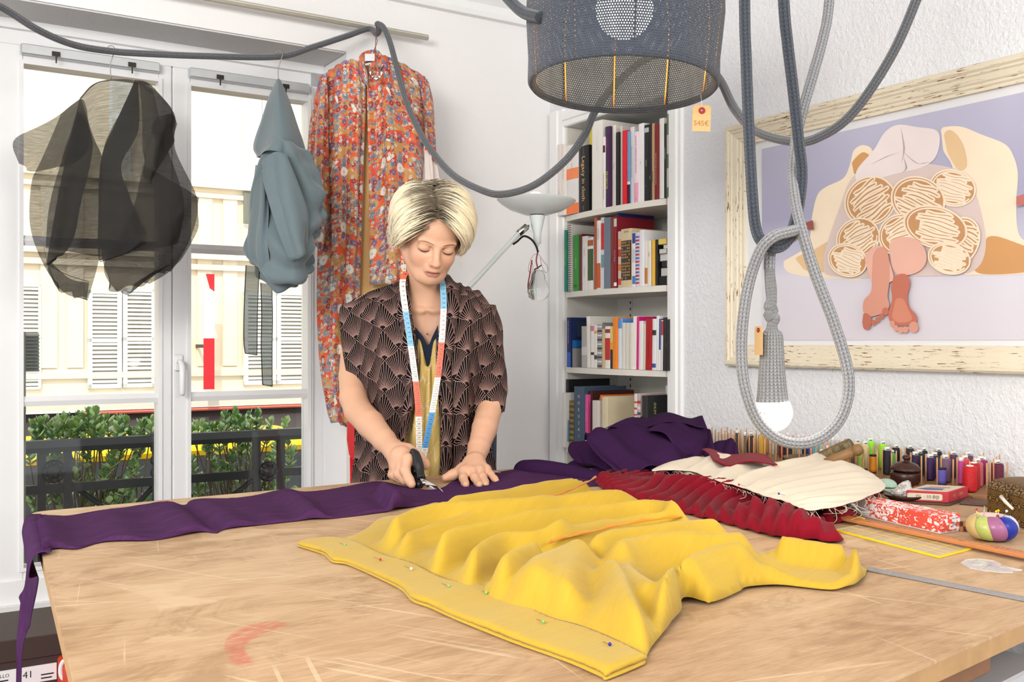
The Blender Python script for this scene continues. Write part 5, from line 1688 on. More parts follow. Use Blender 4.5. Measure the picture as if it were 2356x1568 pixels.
book(0, 1416, 1424, 304, (26, 25, 27), 'plain black book between ivory and grey ones', b0=-.02)
book(0, 1424.5, 1431, 290, (200, 194, 188), 'tall warm grey book behind the red one')
book(0, 1431, 1441, 300, (222, 26, 40), 'bright red book with a small black mark at its foot', ('M', 8, BLK, .08), b0=-.022)
book(0, 1441.5, 1449, 302, (112, 154, 190), 'sky blue book with a purple foot', b0=-.018, bands=((0, .27, (64, 20, 48)), (.27, .31, WHT)))
book(0, 1449, 1458, 292, (222, 220, 220), 'pale grey paperback with violet lettering', ('FRANCOISE, MODE ET TRADITION', 7, (140, 110, 140), .55))
book(0, 1458, 1468, 303, (240, 222, 228), 'pink book titled GRAPHIC DESIGN FOR FASHION', (('GRAPHIC DESIGN FOR FASHION', 9, (120, 70, 100), .68), ('K', 9, (190, 30, 60), .05)), bands=((0, .28, (232, 168, 192)),), b0=-.02)
book(0, 1468, 1481, 284, (234, 233, 232), 'broad plain white book right of the pink one', ('Karel', 5, GR, .5))
book(0, 1481.5, 1492, 287, (30, 30, 32), 'broad black book with small white print', (('EDITIONS', 5, WHT, .5), ('II', 5, WHT, .2)), bands=((.90, .96, (190, 190, 196)),))
book(0, 1492, 1499, 285, (22, 22, 24), 'second black book, beside the broad black one', ('ARTS', 5, WHT, .3))
book(0, 1499, 1505, 284, (196, 156, 110), 'tan book titled TEXTILES', ('TEXTILES', 9, (40, 28, 20), .3, True))
book(0, 1505, 1514, 284, (126, 26, 32), 'dark red book titled TISSUS', ('TISSUS POUR UN SIECLE DE MODE', 7, (226, 200, 170), .4, True), b0=-.016)
book(0, 1516, 1527, 272, (230, 228, 224), 'tall white book near the right post of the top shelf')
book(0, 1527, 1533, 284, (30, 29, 30), 'narrow black book lettered in grey near the right post', ('YAMAMOTO', 7, (190, 190, 190), .6))
book(0, 1533, 1540, 262, (226, 220, 208), 'green and white checked book against the right post', bands=((0, .12, (92, 120, 76)), (.35, .52, (88, 110, 70)), (.75, 1, (96, 122, 80))))
# second shelf
book(1, 1297, 1303, 529, (36, 132, 110), 'narrow teal book with yellow letters at the far end', ('THE BOOK OF FABRIC', 6, (220, 210, 60), .55), b0=-.03)
t_, fr, w, h = book(1, 1304, 1315, 517, (206, 202, 194), 'white spiral-bound notebook on the second shelf', b0=-.022)
for k in range(30):
    mb = MB(); z = h * (k + .5) / 30
    mb.tube([fr(-w * .45, .004, z), fr(-w * .3, -.003, z), fr(w * .3, -.003, z + .001), fr(w * .45, .004, z + .001)], .0011, 5); obj('wire_loop', mb, M_DARKM, t_)
book(1, 1315, 1319, 519, (24, 22, 24), 'large black book titled SARIS behind the green one', b0=.01, side=((.03, .075, .84, .94, (190, 170, 60)),))
book(1, 1319, 1331, 540, (50, 150, 52), 'bright green book with a scribbled pale title', (('Batik de Java', 8, (206, 226, 180), .5, True),), b0=-.02, bands=((0, 1, (52, 148, 50)), (.06, .12, (120, 190, 90))))
book(1, 1331, 1335, 542, (70, 52, 36), 'thin dark brown book beside the green one', b0=-.018)
book(1, 1335, 1338.5, 538, (110, 26, 40), 'thin maroon book on the second shelf', b0=-.018)
book(1, 1338.5, 1351, 543, (226, 222, 218), 'white paperback titled LA MAIN', (('LA MAIN', 7, (190, 40, 40), .7, True), ('DECOURANT', 6, GR, .35, True)), b0=-.02)
book(1, 1351, 1364, 546, (228, 226, 222), 'white paperback with a strip of green foliage on its spine', b0=-.02, bands=((.18, .78, (62, 84, 48)), (.84, .95, (170, 90, 40))))
book(1, 1366, 1372, 500, (172, 86, 56), 'tall thin terracotta book', b0=-.02)
book(1, 1372, 1381, 507, (230, 226, 222), 'tall white book titled TENUN with an orange foot', ('T E N U N', 9, (90, 80, 80), .8, True), b0=-.02, bands=((0.02, .38, (196, 96, 50)),))
book(1, 1381, 1389, 500, (206, 208, 214), 'tall pale book with red and teal patches', b0=-.016, bands=((.55, .92, (196, 52, 60)), (.3, .48, (110, 150, 160)), (.02, .26, (214, 214, 220))))
book(1, 1389, 1404, 500, (112, 124, 140), 'broad slate grey book on the second shelf', b0=-.02)
book(1, 1404, 1411, 499, (132, 52, 42), 'russet tall book with dark letters', ('Tissus', 12, (60, 20, 20), .4), b0=-.02)
book(1, 1411, 1418, 498, (136, 32, 44), 'wine red tall book titled Ikat in pale letters', ('Ikat et Plangi', 8, (226, 190, 190), .45), b0=-.02, bands=((.86, .97, (190, 200, 186)), (.03, .08, (236, 236, 236))))
book(1, 1420.8, 1428, 532, (214, 190, 176), 'white and orange collage-covered book', b0=-.022, bands=((.05, .16, (206, 70, 50)), (.3, .42, (220, 120, 60)), (.55, .68, (190, 60, 50)), (.72, .86, (230, 140, 80))))
t_, fr, w, h = book(1, 1428, 1452, 526, (214, 196, 158), 'thick tan book with a brown batik patterned spine', ('JAVA', 11, (140, 120, 90), .93, 'stack') if False else None, b0=-.026, bands=((.12, .80, (74, 54, 38)),))
mb = MB(); rnd = random.Random(8)
for i in range(5):
    for j in range(13):
        if rnd.random() < .75:
            a, z = -w * .42 + w * .84 * (i + .5) / 5, h * (.13 + .66 * (j + .5) / 13)
            s = w * .07
            mb.add([fr(a - s, -.0009, z - s * .4), fr(a + s * .3, -.0009, z - s), fr(a + s, -.0009, z + s * .4), fr(a - s * .3, -.0009, z + s)], [(0, 1, 2, 3)])
obj('batik_print', mb, cm((176, 146, 100)), t_)['kind'] = 'stuff'
obj('title', text_mb('JAVA', .012, fr(0.004, -.0009, h * .95), UR, Vector((0, 0, 1))), cm((120, 104, 80)), t_)
book(1, 1452, 1461, 535, (224, 226, 232), 'white and blue book with striped patches', b0=-.02, bands=((.8, .99, (50, 70, 150)), (.05, .2, (70, 130, 190)), (.45, .7, (190, 200, 220))))
book(1, 1461, 1470, 534, (218, 206, 214), 'book with red and blue stripes on its spine', b0=-.02, bands=tuple((.05 + k * .065, .085 + k * .065, ((186, 60, 60), (80, 110, 180))[k % 2]) for k in range(14)))
book(1, 1470, 1481, 529, (232, 231, 232), 'plain white book in front of the blue folder', b0=-.02)
book(1, 1482, 1489, 553, (228, 222, 214), 'small white book with an orange corner', b0=-.016, bands=((.05, .4, (190, 120, 60)),))
book(1, 1489, 1497, 553, (230, 226, 216), 'small cream book titled LISEZ in red', ('LISEZ', 7, (196, 50, 40), .7), b0=-.016)
book(1, 1498, 1505, 552, (226, 176, 66), 'small golden yellow book', b0=-.016)
book(1, 1505.5, 1512, 551, (24, 23, 24), 'black book with white circle print by the right post', b0=-.01)
book(1, 1418.2, 1420.6, 490, (50, 54, 120), 'deep blue folder standing behind the batik patterned book', b0=-.004, dep=.17, side=((.06, .10, .80, .86, (206, 208, 220)),))
# books lying flat at the right end of the second shelf
def flatbook(a0, a1, b0, b1, z, th, rgb, label):
    t = thing('book', label, 'book', FR((a0 + a1) / 2, (b0 + b1) / 2, z), 'books in the bookcase')
    mb = MB(); mb.fbox(FR, a0, a1, b0, b1, z, z + .0018); mb.fbox(FR, a0, a1, b0, b1, z + th - .0018, z + th); mb.fbox(FR, a0, a1, b0, b0 + .002, z, z + th); obj('cover', mb, cm(rgb), t)
    mb = MB(); mb.fbox(FR, a0 + .003, a1 - .003, b0 + .002, b1 - .003, z + .0018, z + th - .0018); obj('pages', mb, M_PAGE, t)
z = SHZ[1] + .001
for k, (th, rgb, lab) in enumerate(((.03, (30, 29, 30), 'black book lying flat at the bottom of the corner pile'), (.028, (206, 204, 198), 'grey book lying flat, second in the corner pile'), (.022, (40, 40, 44), 'charcoal book lying flat in the corner pile'), (.024, (224, 222, 216), 'white book lying flat in the corner pile'), (.016, (212, 210, 204), 'pale book lying flat in the corner pile'), (.014, (226, 224, 220), 'thin white book lying flat under the yellow-labelled one'), (.020, (230, 206, 110), 'book with a yellow patch lying flat on top of the corner pile'))):
    flatbook(ra(1513, .0) + .002 + .012 * (k % 3), NA1 - .014, -.004 + .008 * (k % 2), .15, z, th, rgb, lab)
    z += th + .0006
# third shelf
book(2, 1303, 1312, 730, (24, 40, 96), 'blue book titled BATIK with a pictured cover', (('BATIK WINOTOSASTRO', 8, (190, 200, 226), .7),), b0=-.03, bands=((0, .3, (46, 96, 176)),), side=((.004, .17, .0, 1, (26, 40, 84)), (.01, .165, .38, .54, (44, 120, 196)), (.01, .17, 0, .38, (214, 208, 204)), (.03, .12, .62, .92, (120, 140, 170))))
book(2, 1337, 1350, 750, (176, 172, 166), 'grey book behind the blue batik one', b0=-.012, bands=((.3, .5, (206, 204, 198)),))
book(2, 1350, 1358, 727, (232, 230, 222), 'tall ivory book leaning, titled HELENE', lean=-1.5, b0=-.014, side=((.06, .12, .84, .88, (150, 146, 138)),))
book(2, 1358, 1366, 746, (228, 224, 218), 'white paperback with pink and black spine marks', b0=-.02, bands=((.85, .97, (206, 120, 150)), (.3, .36, (60, 50, 50))))
book(2, 1366, 1373, 747, (226, 222, 214), 'white paperback with an orange spine mark', b0=-.02, bands=((.8, .86, (226, 150, 60)), (.2, .3, (80, 76, 72))))
book(2, 1373, 1384, 746, (150, 148, 146), 'book with a black and white scribble pattern', b0=-.02, bands=tuple((.03 + k * .1, .07 + k * .1, ((60, 58, 58), (216, 214, 212))[k % 2]) for k in range(10)))
book(2, 1384, 1391, 756, (214, 186, 140), 'thin tan book on the third shelf', b0=-.018)
book(2, 1391, 1403, 750, (232, 226, 216), 'cream book with a red spine stripe', b0=-.022, bands=((.2, .72, (190, 50, 44)), (.84, .93, (140, 60, 50))))
book(2, 1403, 1409, 750, (226, 196, 120), 'small book with yellow and black picture', b0=-.02, bands=((0, .45, (40, 34, 30)), (.45, .62, (226, 160, 40))))
book(2, 1409, 1420, 729, (240, 138, 44), 'bright orange book on the third shelf', b0=-.022)
book(2, 1421, 1430, 732, (216, 226, 238), 'pale blue and white book right of the orange one', b0=-.018, bands=((.8, 1, (92, 150, 220)),), side=((.004, .17, .82, 1, (92, 150, 220)),))
for k, (x0, x1, lab) in enumerate(((1430, 1438, 'first of three worn ivory paperbacks'), (1438, 1446, 'middle one of three worn ivory paperbacks'), (1446, 1454, 'last of three worn ivory paperbacks'))):
    book(2, x0, x1, 742, (222 - 3 * k, 218 - 3 * k, 206 - 3 * k), lab, b0=-.02 - .003 * k, lean=.8)
book(2, 1454.5, 1463, 727, (234, 232, 226), 'tall white book beside the magenta one', b0=-.02, lean=1)
book(2, 1463, 1468, 728, (206, 24, 116), 'narrow magenta book on the third shelf', b0=-.022, lean=1)
book(2, 1468, 1478, 738, (232, 230, 228), 'white book between magenta and cream ones', b0=-.02, lean=1)
book(2, 1478, 1484, 744, (222, 208, 186), 'narrow cream book beside the deep red one', b0=-.018, lean=1)
book(2, 1484, 1498, 732, (172, 26, 32), 'deep red broad book on the third shelf', ('Alexander Vethers', 8, (110, 14, 20), .4, True), b0=-.024, lean=1)
book(2, 1498, 1508, 733, (226, 228, 230), 'white book with a small blue mark at its foot', b0=-.02, bands=((.05, .13, (60, 90, 160)), (.68, .78, (60, 50, 50))), lean=1)
book(2, 1508, 1514, 726, (230, 229, 226), 'tall slim white book on the right of the third shelf', b0=-.018, lean=1)
book(2, 1514, 1519, 733, (60, 84, 140), 'slim blue book with white foot', b0=-.018, bands=((0, .4, WHT),), lean=1)
book(2, 1519, 1524, 736, (226, 222, 220), 'slim white book with a red edge', b0=-.018, bands=((.7, .98, (190, 40, 50)),), lean=1)
book(2, 1524, 1530, 730, (34, 32, 32), 'narrow black book second from the right post', b0=-.02, lean=.6)
book(2, 1530, 1537.5, 734, (40, 36, 36), 'dark book against the right post of the third shelf', ('Herve', 5, GR, .5), b0=-.02)
# bottom shelf
book(3, 1291, 1300, 903, (224, 222, 216), 'white book leaning outwards at the far end of the bottom shelf', b0=-.045, lean=1.5, side=((.01, .1, .1, .5, (110, 160, 190)), (.02, .06, .5, .8, (60, 70, 130))))
book(3, 1301, 1308, 872, (36, 36, 38), 'large black book at the back of the bottom shelf', b0=-.004, dep=.2)
book(3, 1308.5, 1319, 921, (120, 104, 60), 'book with a speckled gold and blue spine', b0=-.03, lean=.5, bands=tuple((.02 + k * .06, .05 + k * .06, ((60, 60, 90), (170, 140, 60))[k % 2]) for k in range(16)))
book(3, 1320, 1344, 889, (70, 90, 112), 'thick slate blue book titled HOKUSAI', (('HOKUSAI', 17, (222, 222, 222), .84, 'stack'),), b0=-.03, dep=.2)
book(3, 1344.5, 1352, 907, (222, 88, 150), 'pink book titled danse in white letters', (('danse', 10, WHT, .2, True), ('mode et theatre', 5, WHT, .6, True)), b0=-.026)
book(3, 1352, 1362, 899, (74, 36, 34), 'dark brown book titled GABRIELLE', None, b0=-.012, dep=.2, side=((.035, .075, .84, .89, (206, 196, 186)),))
book(3, 1362, 1379, 921, (226, 218, 208), 'thick white book in front of the dark brown one', b0=-.03)
book(3, 1380, 1384, 908, (230, 116, 40), 'thin orange and black book', b0=-.02, bands=((0, .4, BLK),))
book(3, 1384, 1398, 912, (226, 212, 178), 'wide cream cloth-bound book', b0=-.03, dep=.19)
book(3, 1458, 1465, 905, (226, 218, 214), 'white book with a red dotted spine', b0=-.02, bands=tuple((.05 + k * .1, .08 + k * .1, (196, 70, 60)) for k in range(9)))
book(3, 1465, 1473, 906, (196, 176, 170), 'book with a red and blue paisley spine', b0=-.02, bands=tuple((.04 + k * .09, .085 + k * .09, ((180, 60, 60), (60, 80, 120), (226, 214, 200))[k % 3]) for k in range(10)))
t_, fr, w, h = book(3, 1476, 1490, 910, (46, 47, 48), 'charcoal notebook with a blue bird and gold lettering', b0=-.03, dep=.2)
mb = MB()
bz = lambda b, q: fr(w / 2 + .0006, b, h * q)
mb.add([bz(.03, .44), bz(.07, .5), bz(.05, .56), bz(.045, .68), bz(.04, .57), bz(.03, .62), bz(.034, .54), bz(.024, .52)], [tuple(range(8))])
obj('bird_print', mb, cm((60, 120, 200)), t_)
obj('title', text_mb('SHUM', .015, bz(.032, .80), Vector((0, 0, -1)), NR), cm((196, 190, 120)), t_)
book(3, 1530, 1537, 886, (206, 210, 212), 'pale grey book at the back of the right corner', b0=.1, dep=.1)
# red sewing tin and spool in front of the bottom books
z = SHZ[3] + .001
sp = FR(ra(1425, -.055), -.035, z)
rt = thing('ribbon_tin', 'red lacquer tin with a red reel standing before the cream book', 'tin', sp)
mb = MB(); mb.fbox(FR, ra(1402, -.05), ra(1452, -.05), -.052, -.034, z, z + .075, bev=.002) ; obj('tin_body', mb, plain('red_lacquer', (170, 24, 34), .3), rt)
mb = MB(); mb.lathe(FR(ra(1428, -.05), -.044, z + .09), [(0, -.012), (.018, -.012), (.018, -.009), (.012, -.006), (.012, .006), (.018, .009), (.018, .012), (0, .012)], 24, axis=-UR + NR * -.6); obj('reel', mb, bpy.data.materials['red_lacquer'], rt)
# ---------------------------------------------------------------- knitted cords
def m_knit(name, dark, light, cols=9.0, pitch=150.0, bump=0.6):
    m = Mat(name, rough=0.95, spec=0.08)
    m.b.inputs['Sheen Weight'].default_value = 0.35
    v = m.co('UV')
    u, w, _ = m.xyz(v)
    c = u * cols
    tri = ((c.fract() - 0.5).abs()) * 2.0                  # 0 mid stitch column, 1 between columns
    row = (w * pitch + tri * 0.55).fract()
    st = ((row - 0.5).abs() * 2.0)
    h = (1.0 - tri * tri) * 0.6 + (1.0 - st * st) * 0.4
    n = m.noise(m.co('Object'), 260, 3, 0.7)
    f = (h * 0.75 + n * 0.5 - 0.15)
    m.color(m.mix(S.m('ADD', f, 0.0, clamp=True), srgb(*dark), srgb(*light)))
    m.bump(h + n * 0.3, bump, 0.004)
    return m.m
M_ROPE = m_knit('grey_knit_cord', (44, 47, 51), (116, 118, 122))
M_ROPED = m_knit('slate_knit_cord', (20, 23, 28), (78, 84, 94))
M_ROPEL = m_knit('light_knit_cord', (90, 92, 98), (180, 182, 188))
M_ROPEM = m_knit('ash_knit_cord', (60, 60, 62), (164, 164, 166))

def cord(pts, r, n=10, mat=M_ROPE, mb=None, sub=10):
    mb = mb or MB()
    mb.tube(smooth_path([P(*q) for q in pts], sub), r, n)
    return mb
mb = cord([(-700, -520, 2.3), (-400, -230, 2.35), (-120, -40, 2.45), (0, 15, 2.6), (90, 70, 2.7), (170, 103, 2.8), (250, 117, 2.9), (330, 123, 2.97), (480, 129, 3.08), (640, 130, 3.22), (720, 108, 3.32), (800, 82, 3.42), (848, 66, 3.47), (866, 78, 3.45), (873, 66, 3.44), (868, 55, 3.44), (882, 63, 3.42), (898, 100, 3.38), (922, 190, 3.28), (945, 260, 3.18), (985, 335, 3.05), (1040, 400, 2.92),
           (1110, 438, 2.78), (1160, 446, 2.70), (1230, 425, 2.62), (1300, 370, 2.56), (1345, 310, 2.56), (1370, 255, 2.60), (1420, 190, 2.68), (1500, 130, 2.70), (1590, 130, 2.62), (1650, 175, 2.44), (1690, 250, 2.25), (1740, 302, 2.2), (1820, 325, 2.15), (1880, 317, 2.1), (1960, 262, 2.05), (2050, 130, 2.0), (2112, -10, 1.96), (2150, -120, 1.93), (2230, -450, 1.92), (2250, -840, 1.92)], 0.0098)
obj('knit_cord', mb, M_ROPE, label='long grey knitted cord swagged across the room with garments hung on it', cat='cord')

# ---------------------------------------------------------------- big knitted lamp shade
DL = 2.15
LC = P(1433, 197, DL)                                   # centre of the lower rim
LAX = Vector((0.035, 0.055, 1)).normalized()
def m_shade():
    m = Mat('knit_shade', rough=0.95, spec=0.05)
    m.b.inputs['Sheen Weight'].default_value = 0.3
    v = m.co('UV'); u, w, _ = m.xyz(v)
    c = u * 250.0
    r = w * 190.0
    odd = (r.floor() * 0.5).fract()                       # 0 or .5: rows shift by half a stitch
    a = (c + odd).fract() - 0.5; b = r.fract() - 0.5
    d = (a * a * 0.9 + b * b).sqrt()
    hole = d < (m.noise(m.vec(u * 60, w * 20), 1.0, 2) * 0.15 + 0.12)
    low = w > 0.012                                       # no holes in the thick rolled rim
    m.alpha(1.0 - hole * low)
    n = m.noise(m.co('Object'), 320, 3, 0.7)
    f = S.m('ADD', d * 1.0 + n * 0.5 - 0.2, 0.0, clamp=True)
    m.color(m.mix(f, srgb(24, 27, 33), srgb(100, 110, 126)))
    m.bump(d * 0.8 + n * 0.4, 0.7, 0.004)
    return m.m
shade = thing('pendant_lamp', 'large dark grey knitted pendant lamp shade above the table', 'lamp', LC)
M_SHADE = m_shade()
mb = MB()
ex = LAX.orthogonal().normalized(); ey = LAX.cross(ex)
prof = [(.186, .006), (.192, .0), (.199, -.004), (.204, .002), (.2045, .012), (.2055, .05), (.210, .10), (.214, .15), (.212, .20), (.196, .26), (.160, .31), (.10, .35), (.03, .365), (.0, .367)]
NS = 120
G, U = [], []
L = 0
for j, (r, h) in enumerate(prof):
    if j: L += math.hypot(r - prof[j - 1][0], h - prof[j - 1][1])
    row, ur = [], []
    for k in range(NS + 1):
        a = 2 * math.pi * k / NS
        rib = 1.0 - 0.012 * (0.5 - 0.5 * math.cos(10 * a)) * (1 if h > .02 else .2)
        row.append(tuple(LC + LAX * h + (ex * math.cos(a) + ey * math.sin(a)) * r * rib)); ur.append((k / NS, L))
    G.append(row); U.append(ur)
mb.grid(np.array(G), uv=np.array(U))
obj('knit_cover', mb, M_SHADE, shade)
M_BRASS = plain('warm_brass', (226, 170, 96), .35, .5)
for k in range(10):
    a = 2 * math.pi * (k + .25) / 10
    dirv = ex * math.cos(a) + ey * math.sin(a)
    mb = MB(); mb.tube([LC + LAX * h + dirv * (r - .007) for r, h in prof[5:11]] if True else [], .0022, 6)
    rb = [LC + LAX * .008 + dirv * .193] + [LC + LAX * h + dirv * (r - .008) for r, h in prof[5:11]]
    mb = MB(); mb.tube(rb, .0022, 6); obj('rib', mb, M_BRASS, shade)
def glow(name, color, strength):
    m = bpy.data.materials.new(name); m.use_nodes = True
    nt = m.node_tree; nt.nodes.remove(nt.nodes['Principled BSDF'])
    e = nt.nodes.new('ShaderNodeEmission'); e.inputs[0].default_value = color; e.inputs[1].default_value = strength
    nt.links.new(e.outputs[0], nt.nodes['Material Output'].inputs[0])
    return m
bc_ = P(1437, 22, DL)
mb = MB(); mb.ball(bc_, .062, 20); mb.lathe(bc_ + LAX * .055, [(.02, 0), (.02, .05), (.03, .06), (.03, .12)], 14)
obj('globe_bulb', mb, glow('warm_bulb', (1.0, .80, .52, 1), 9.0), shade)
_pl = bpy.data.lights.new('shade_bulb_light', 'POINT'); _pl.energy = 1.3; _pl.color = (1.0, .62, .25); _pl.shadow_soft_size = .05
_po = bpy.data.objects.new('shade_bulb_light', _pl); COL.objects.link(_po); _po.location = bc_ - LAX * .075; put(_po, shade)
mb = MB(); mb.tube(smooth_path([P(1100, -120, 2.2), P(1150, -30, 2.18), P(1180, 8, 2.14), P(1208, 30, 2.10), P(1245, 40, 2.05)], 8), .0125, 10)
obj('side_cord', mb, M_ROPED, shade)
mb = MB(); _tp = LC + LAX * .36; mb.tube([_tp, Vector((_tp.x, _tp.y, (_tp.z + CEIL) / 2)), Vector((_tp.x, _tp.y, CEIL - .002))], .0095, 10); obj('hanging_cord', mb, M_ROPED, shade)

def price_tag(name, c, ux, uy, w, h, label, text, string_to, ring=True):
    t = thing(name, label, 'tag', c)
    mb = MB()
    n = Vector(ux).cross(Vector(uy)).normalized()
    q = [(-w / 2, -h / 2), (w / 2, -h / 2), (w / 2, h / 2 - w * .12), (w / 2 - w * .12, h / 2), (-w / 2 + w * .12, h / 2), (-w / 2, h / 2 - w * .12)]
    vs = [c + ux * a + uy * b + n * s for s in (0, .0008) for a, b in q]
    mb.add(vs, [tuple(range(5, -1, -1)), tuple(range(6, 12))] + [(k, (k + 1) % 6, 6 + (k + 1) % 6, 6 + k) for k in range(6)])
    obj('card', mb, bpy.data.materials.get('kraft_tag') or plain('kraft_tag', (206, 168, 116), .7), t)
    hc = c + uy * (h / 2 - w * .30) + n * .0012
    if ring:
        mb = MB(); mb.lathe(hc, [(.0, -.001), (w * .19, -.001), (w * .19, .0003), (w * .06, .0003)], 20, axis=n, smooth=False); obj('reinforcement_ring', mb, bpy.data.materials.get('tag_red') or plain('tag_red', (150, 40, 34), .6), t)
        mb = MB(); mb.lathe(hc + n * .0006, [(0, 0), (w * .055, 0), (w * .055, .0004), (0, .0004)], 12, axis=n); obj('eyelet', mb, bpy.data.materials['steel_pin'], t)
    if text:
        mb = text_mb(text, h * .28, c - uy * h * .2 + n * .0012, ux, uy); obj('price', mb, plain('faded_pencil', (170, 112, 66), .7), t)
    mb = MB(); mb.tube([hc, (hc + string_to) / 2 + Vector((.001, 0, 0)), string_to], .0004, 4); obj('string', mb, M_LABEL, t)
X, Z = Vector((1, 0, 0)), Vector((0, 0, 1))
dt = 2.20
ux = (X + Z * -.04).normalized(); uy = (Z + X * .04).normalized()
price_tag('price_tag', P(1614, 272, dt), ux, uy, 42 * dt / F, 60 * dt / F, 'kraft paper price tag marked 545 euro hanging from the big shade', '545€', P(1612, 215, dt))

# ---------------------------------------------------------------- cords and knitted sock lamp in front of the picture
mb = cord([(1708, -1150, 1.62), (1710, -500, 1.62), (1713, 0, 1.62), (1716, 120, 1.62), (1723, 300, 1.62), (1731, 450, 1.61), (1739, 525, 1.61), (1755, 558, 1.60), (1782, 570, 1.60), (1808, 558, 1.61), (1824, 525, 1.63), (1838, 470, 1.65), (1845, 400, 1.65), (1838, 330, 1.64), (1824, 200, 1.63), (1812, 100, 1.62), (1803, 0, 1.61), (1790, -300, 1.61), (1780, -1160, 1.61)], 0.0092, 12)
obj('knit_cord', mb, M_ROPED, label='dark slate knitted cord hanging in a long narrow loop', cat='cord')
sock = thing('sock_lamp', 'grey knitted sock lamp with a bare glowing bulb on a looped cord', 'lamp', P(1778, 990, 1.62))
mb = cord([(1975, -970, 1.80), (1930, -300, 1.79), (1908, 0, 1.77), (1893, 90, 1.75), (1868, 180, 1.72), (1845, 260, 1.70), (1830, 330, 1.69), (1824, 400, 1.665), (1831, 470, 1.63), (1848, 540, 1.60), (1876, 630, 1.59), (1918, 740, 1.59), (1948, 840, 1.59), (1952, 905, 1.59), (1932, 965, 1.59), (1892, 1005, 1.59), (1842, 1020, 1.59), (1788, 1008, 1.59), (1742, 965, 1.59), (1714, 890, 1.59), (1706, 810, 1.60), (1711, 720, 1.60), (1726, 640, 1.60), (1750, 575, 1.585), (1778, 545, 1.575), (1812, 534, 1.585), (1834, 530, 1.61), (1822, 545, 1.635), (1794, 560, 1.63), (1773, 580, 1.62), (1770, 620, 1.62)], 0.0090, 12)
obj('cord', mb, M_ROPEM, sock)
mb = MB()
sp_ = [(1770, 590, 11.5), (1771, 630, 12), (1774, 665, 13), (1775, 690, 12), (1772, 705, 15), (1779, 715, 12), (1771, 724, 15), (1780, 732, 15), (1777, 745, 12), (1776, 757, 14), (1776, 765, 22), (1776, 775, 25), (1776, 795, 26.5), (1776, 830, 28), (1776, 870, 31), (1777, 905, 34), (1777, 930, 38), (1777, 945, 43), (1777, 949, 44)]
cs = catmull(np.array(sp_, float), 4)
mb.tube([P(x, y, 1.62) for x, y, r in cs], [r * 1.62 / F for x, y, r in cs], 28, caps=False)
M_SOCK = m_knit('sock_knit', (62, 62, 64), (160, 160, 160), 22.0, 190.0, 0.7)
obj('knit_sleeve', mb, M_SOCK, sock)
bp = P(1778, 948, 1.62)
mb = MB(); mb.ball(bp, .0312, 24); mb.lathe(bp + Vector((0, 0, .02)), [(.022, 0), (.016, .02), (.013, .05)], 14)
obj('bulb', mb, glow('bare_bulb', (1.0, .93, .80, 1), 14.0), sock)
price_tag('price_tag', P(1746, 783, 1.60), (X * .35 + Vector((0, 1, 0)) * -.9).normalized(), Z, 30 * 1.6 / F, 66 * 1.6 / F, 'kraft paper tag seen edge-on beside the knitted sock', None, P(1764, 770, 1.60))

# ---------------------------------------------------------------- white dish lamp by the corner
dd = 3.3
lp = thing('dish_lamp', 'white dish reading lamp on a slanting arm beside the bookcase', 'lamp', P(1085, 660, 3.2))
M_LW = plain('white_enamel', (222, 228, 226), .2, var=.02)
c = P(1234, 462, dd); k = dd / F
mb = MB(); mb.lathe(c, [(91 * k, .002), (90 * k, 0), (84 * k, -6 * k), (62 * k, -20 * k), (30 * k, -31 * k), (0, -34 * k), (0, -31 * k), (30 * k, -28 * k), (60 * k, -17 * k), (86 * k, -3 * k), (91 * k, .002)], 48, axis=(0.02, .03, 1)); obj('dish', mb, M_LW, lp)
mb = MB(); mb.lathe(P(1236, 496, dd), [(18 * k, 0), (18 * k, -2 * k), (9 * k, -42 * k), (9 * k, -64 * k), (4 * k, -66 * k), (3 * k, -72 * k), (0, -73 * k)], 24); obj('stem', mb, M_LW, lp)
mb = MB(); mb.ball(P(1232, 455, dd), 19 * k, 16, sc=(1, 1, .75)); obj('bulb', mb, glow('soft_bulb', (1, .93, .78, 1), 1.6), lp)
M_CHR = plain('chrome', (190, 188, 184), .15, 1.0)
mb = MB(); mb.tube([P(1193, 537, dd - .02), P(1212, 521, dd - .01)], 8 * k, 14); mb.tube([P(1212, 521, dd - .01), P(1222, 518, dd)], 3 * k, 8); mb.fbox(Frame(P(1220, 520, dd), X, Vector((0, 1, 0))), -.003, .003, -.01, .01, -.016, .016); obj('joint', mb, M_CHR, lp)
mb = MB(); mb.tube([P(960, 800, 3.28), P(1075, 665, 3.29), P(1198, 532, dd - .02)], 5.5 * k, 12); obj('arm', mb, M_LW, lp)
mb = MB(); mb.tube(smooth_path([P(1180, 562, dd - .02), P(1190, 555, dd - .02), P(1205, 543, dd - .02), P(1222, 550, dd - .02), P(1233, 565, dd - .02), P(1238, 580, dd - .02)], 6), 2.4 * k, 8); obj('flex', mb, M_BLACKP, lp)
orn = thing('glass_pear', 'clear glass pear ornament hung on red ribbon below the dish lamp', 'ornament', P(1238, 690, dd))
M_CLEAR = Mat('clear_glass', (0.93, 0.95, 0.95, 1), 0.02); M_CLEAR.b.inputs['Transmission Weight'].default_value = 1.0; M_CLEAR.b.inputs['IOR'].default_value = 1.3
mb = MB(); mb.lathe(P(1238, 690, dd), [(0, 0), (14 * k, 0), (22 * k, 7 * k), (26 * k, 20 * k), (24 * k, 32 * k), (17 * k, 47 * k), (15 * k, 60 * k), (11 * k, 68 * k), (4 * k, 70 * k), (0, 70 * k)], 32); obj('glass_body', mb, M_CLEAR.m, orn)
M_RIB = plain('dark_red_ribbon', (140, 16, 30), .45)
mb = MB()
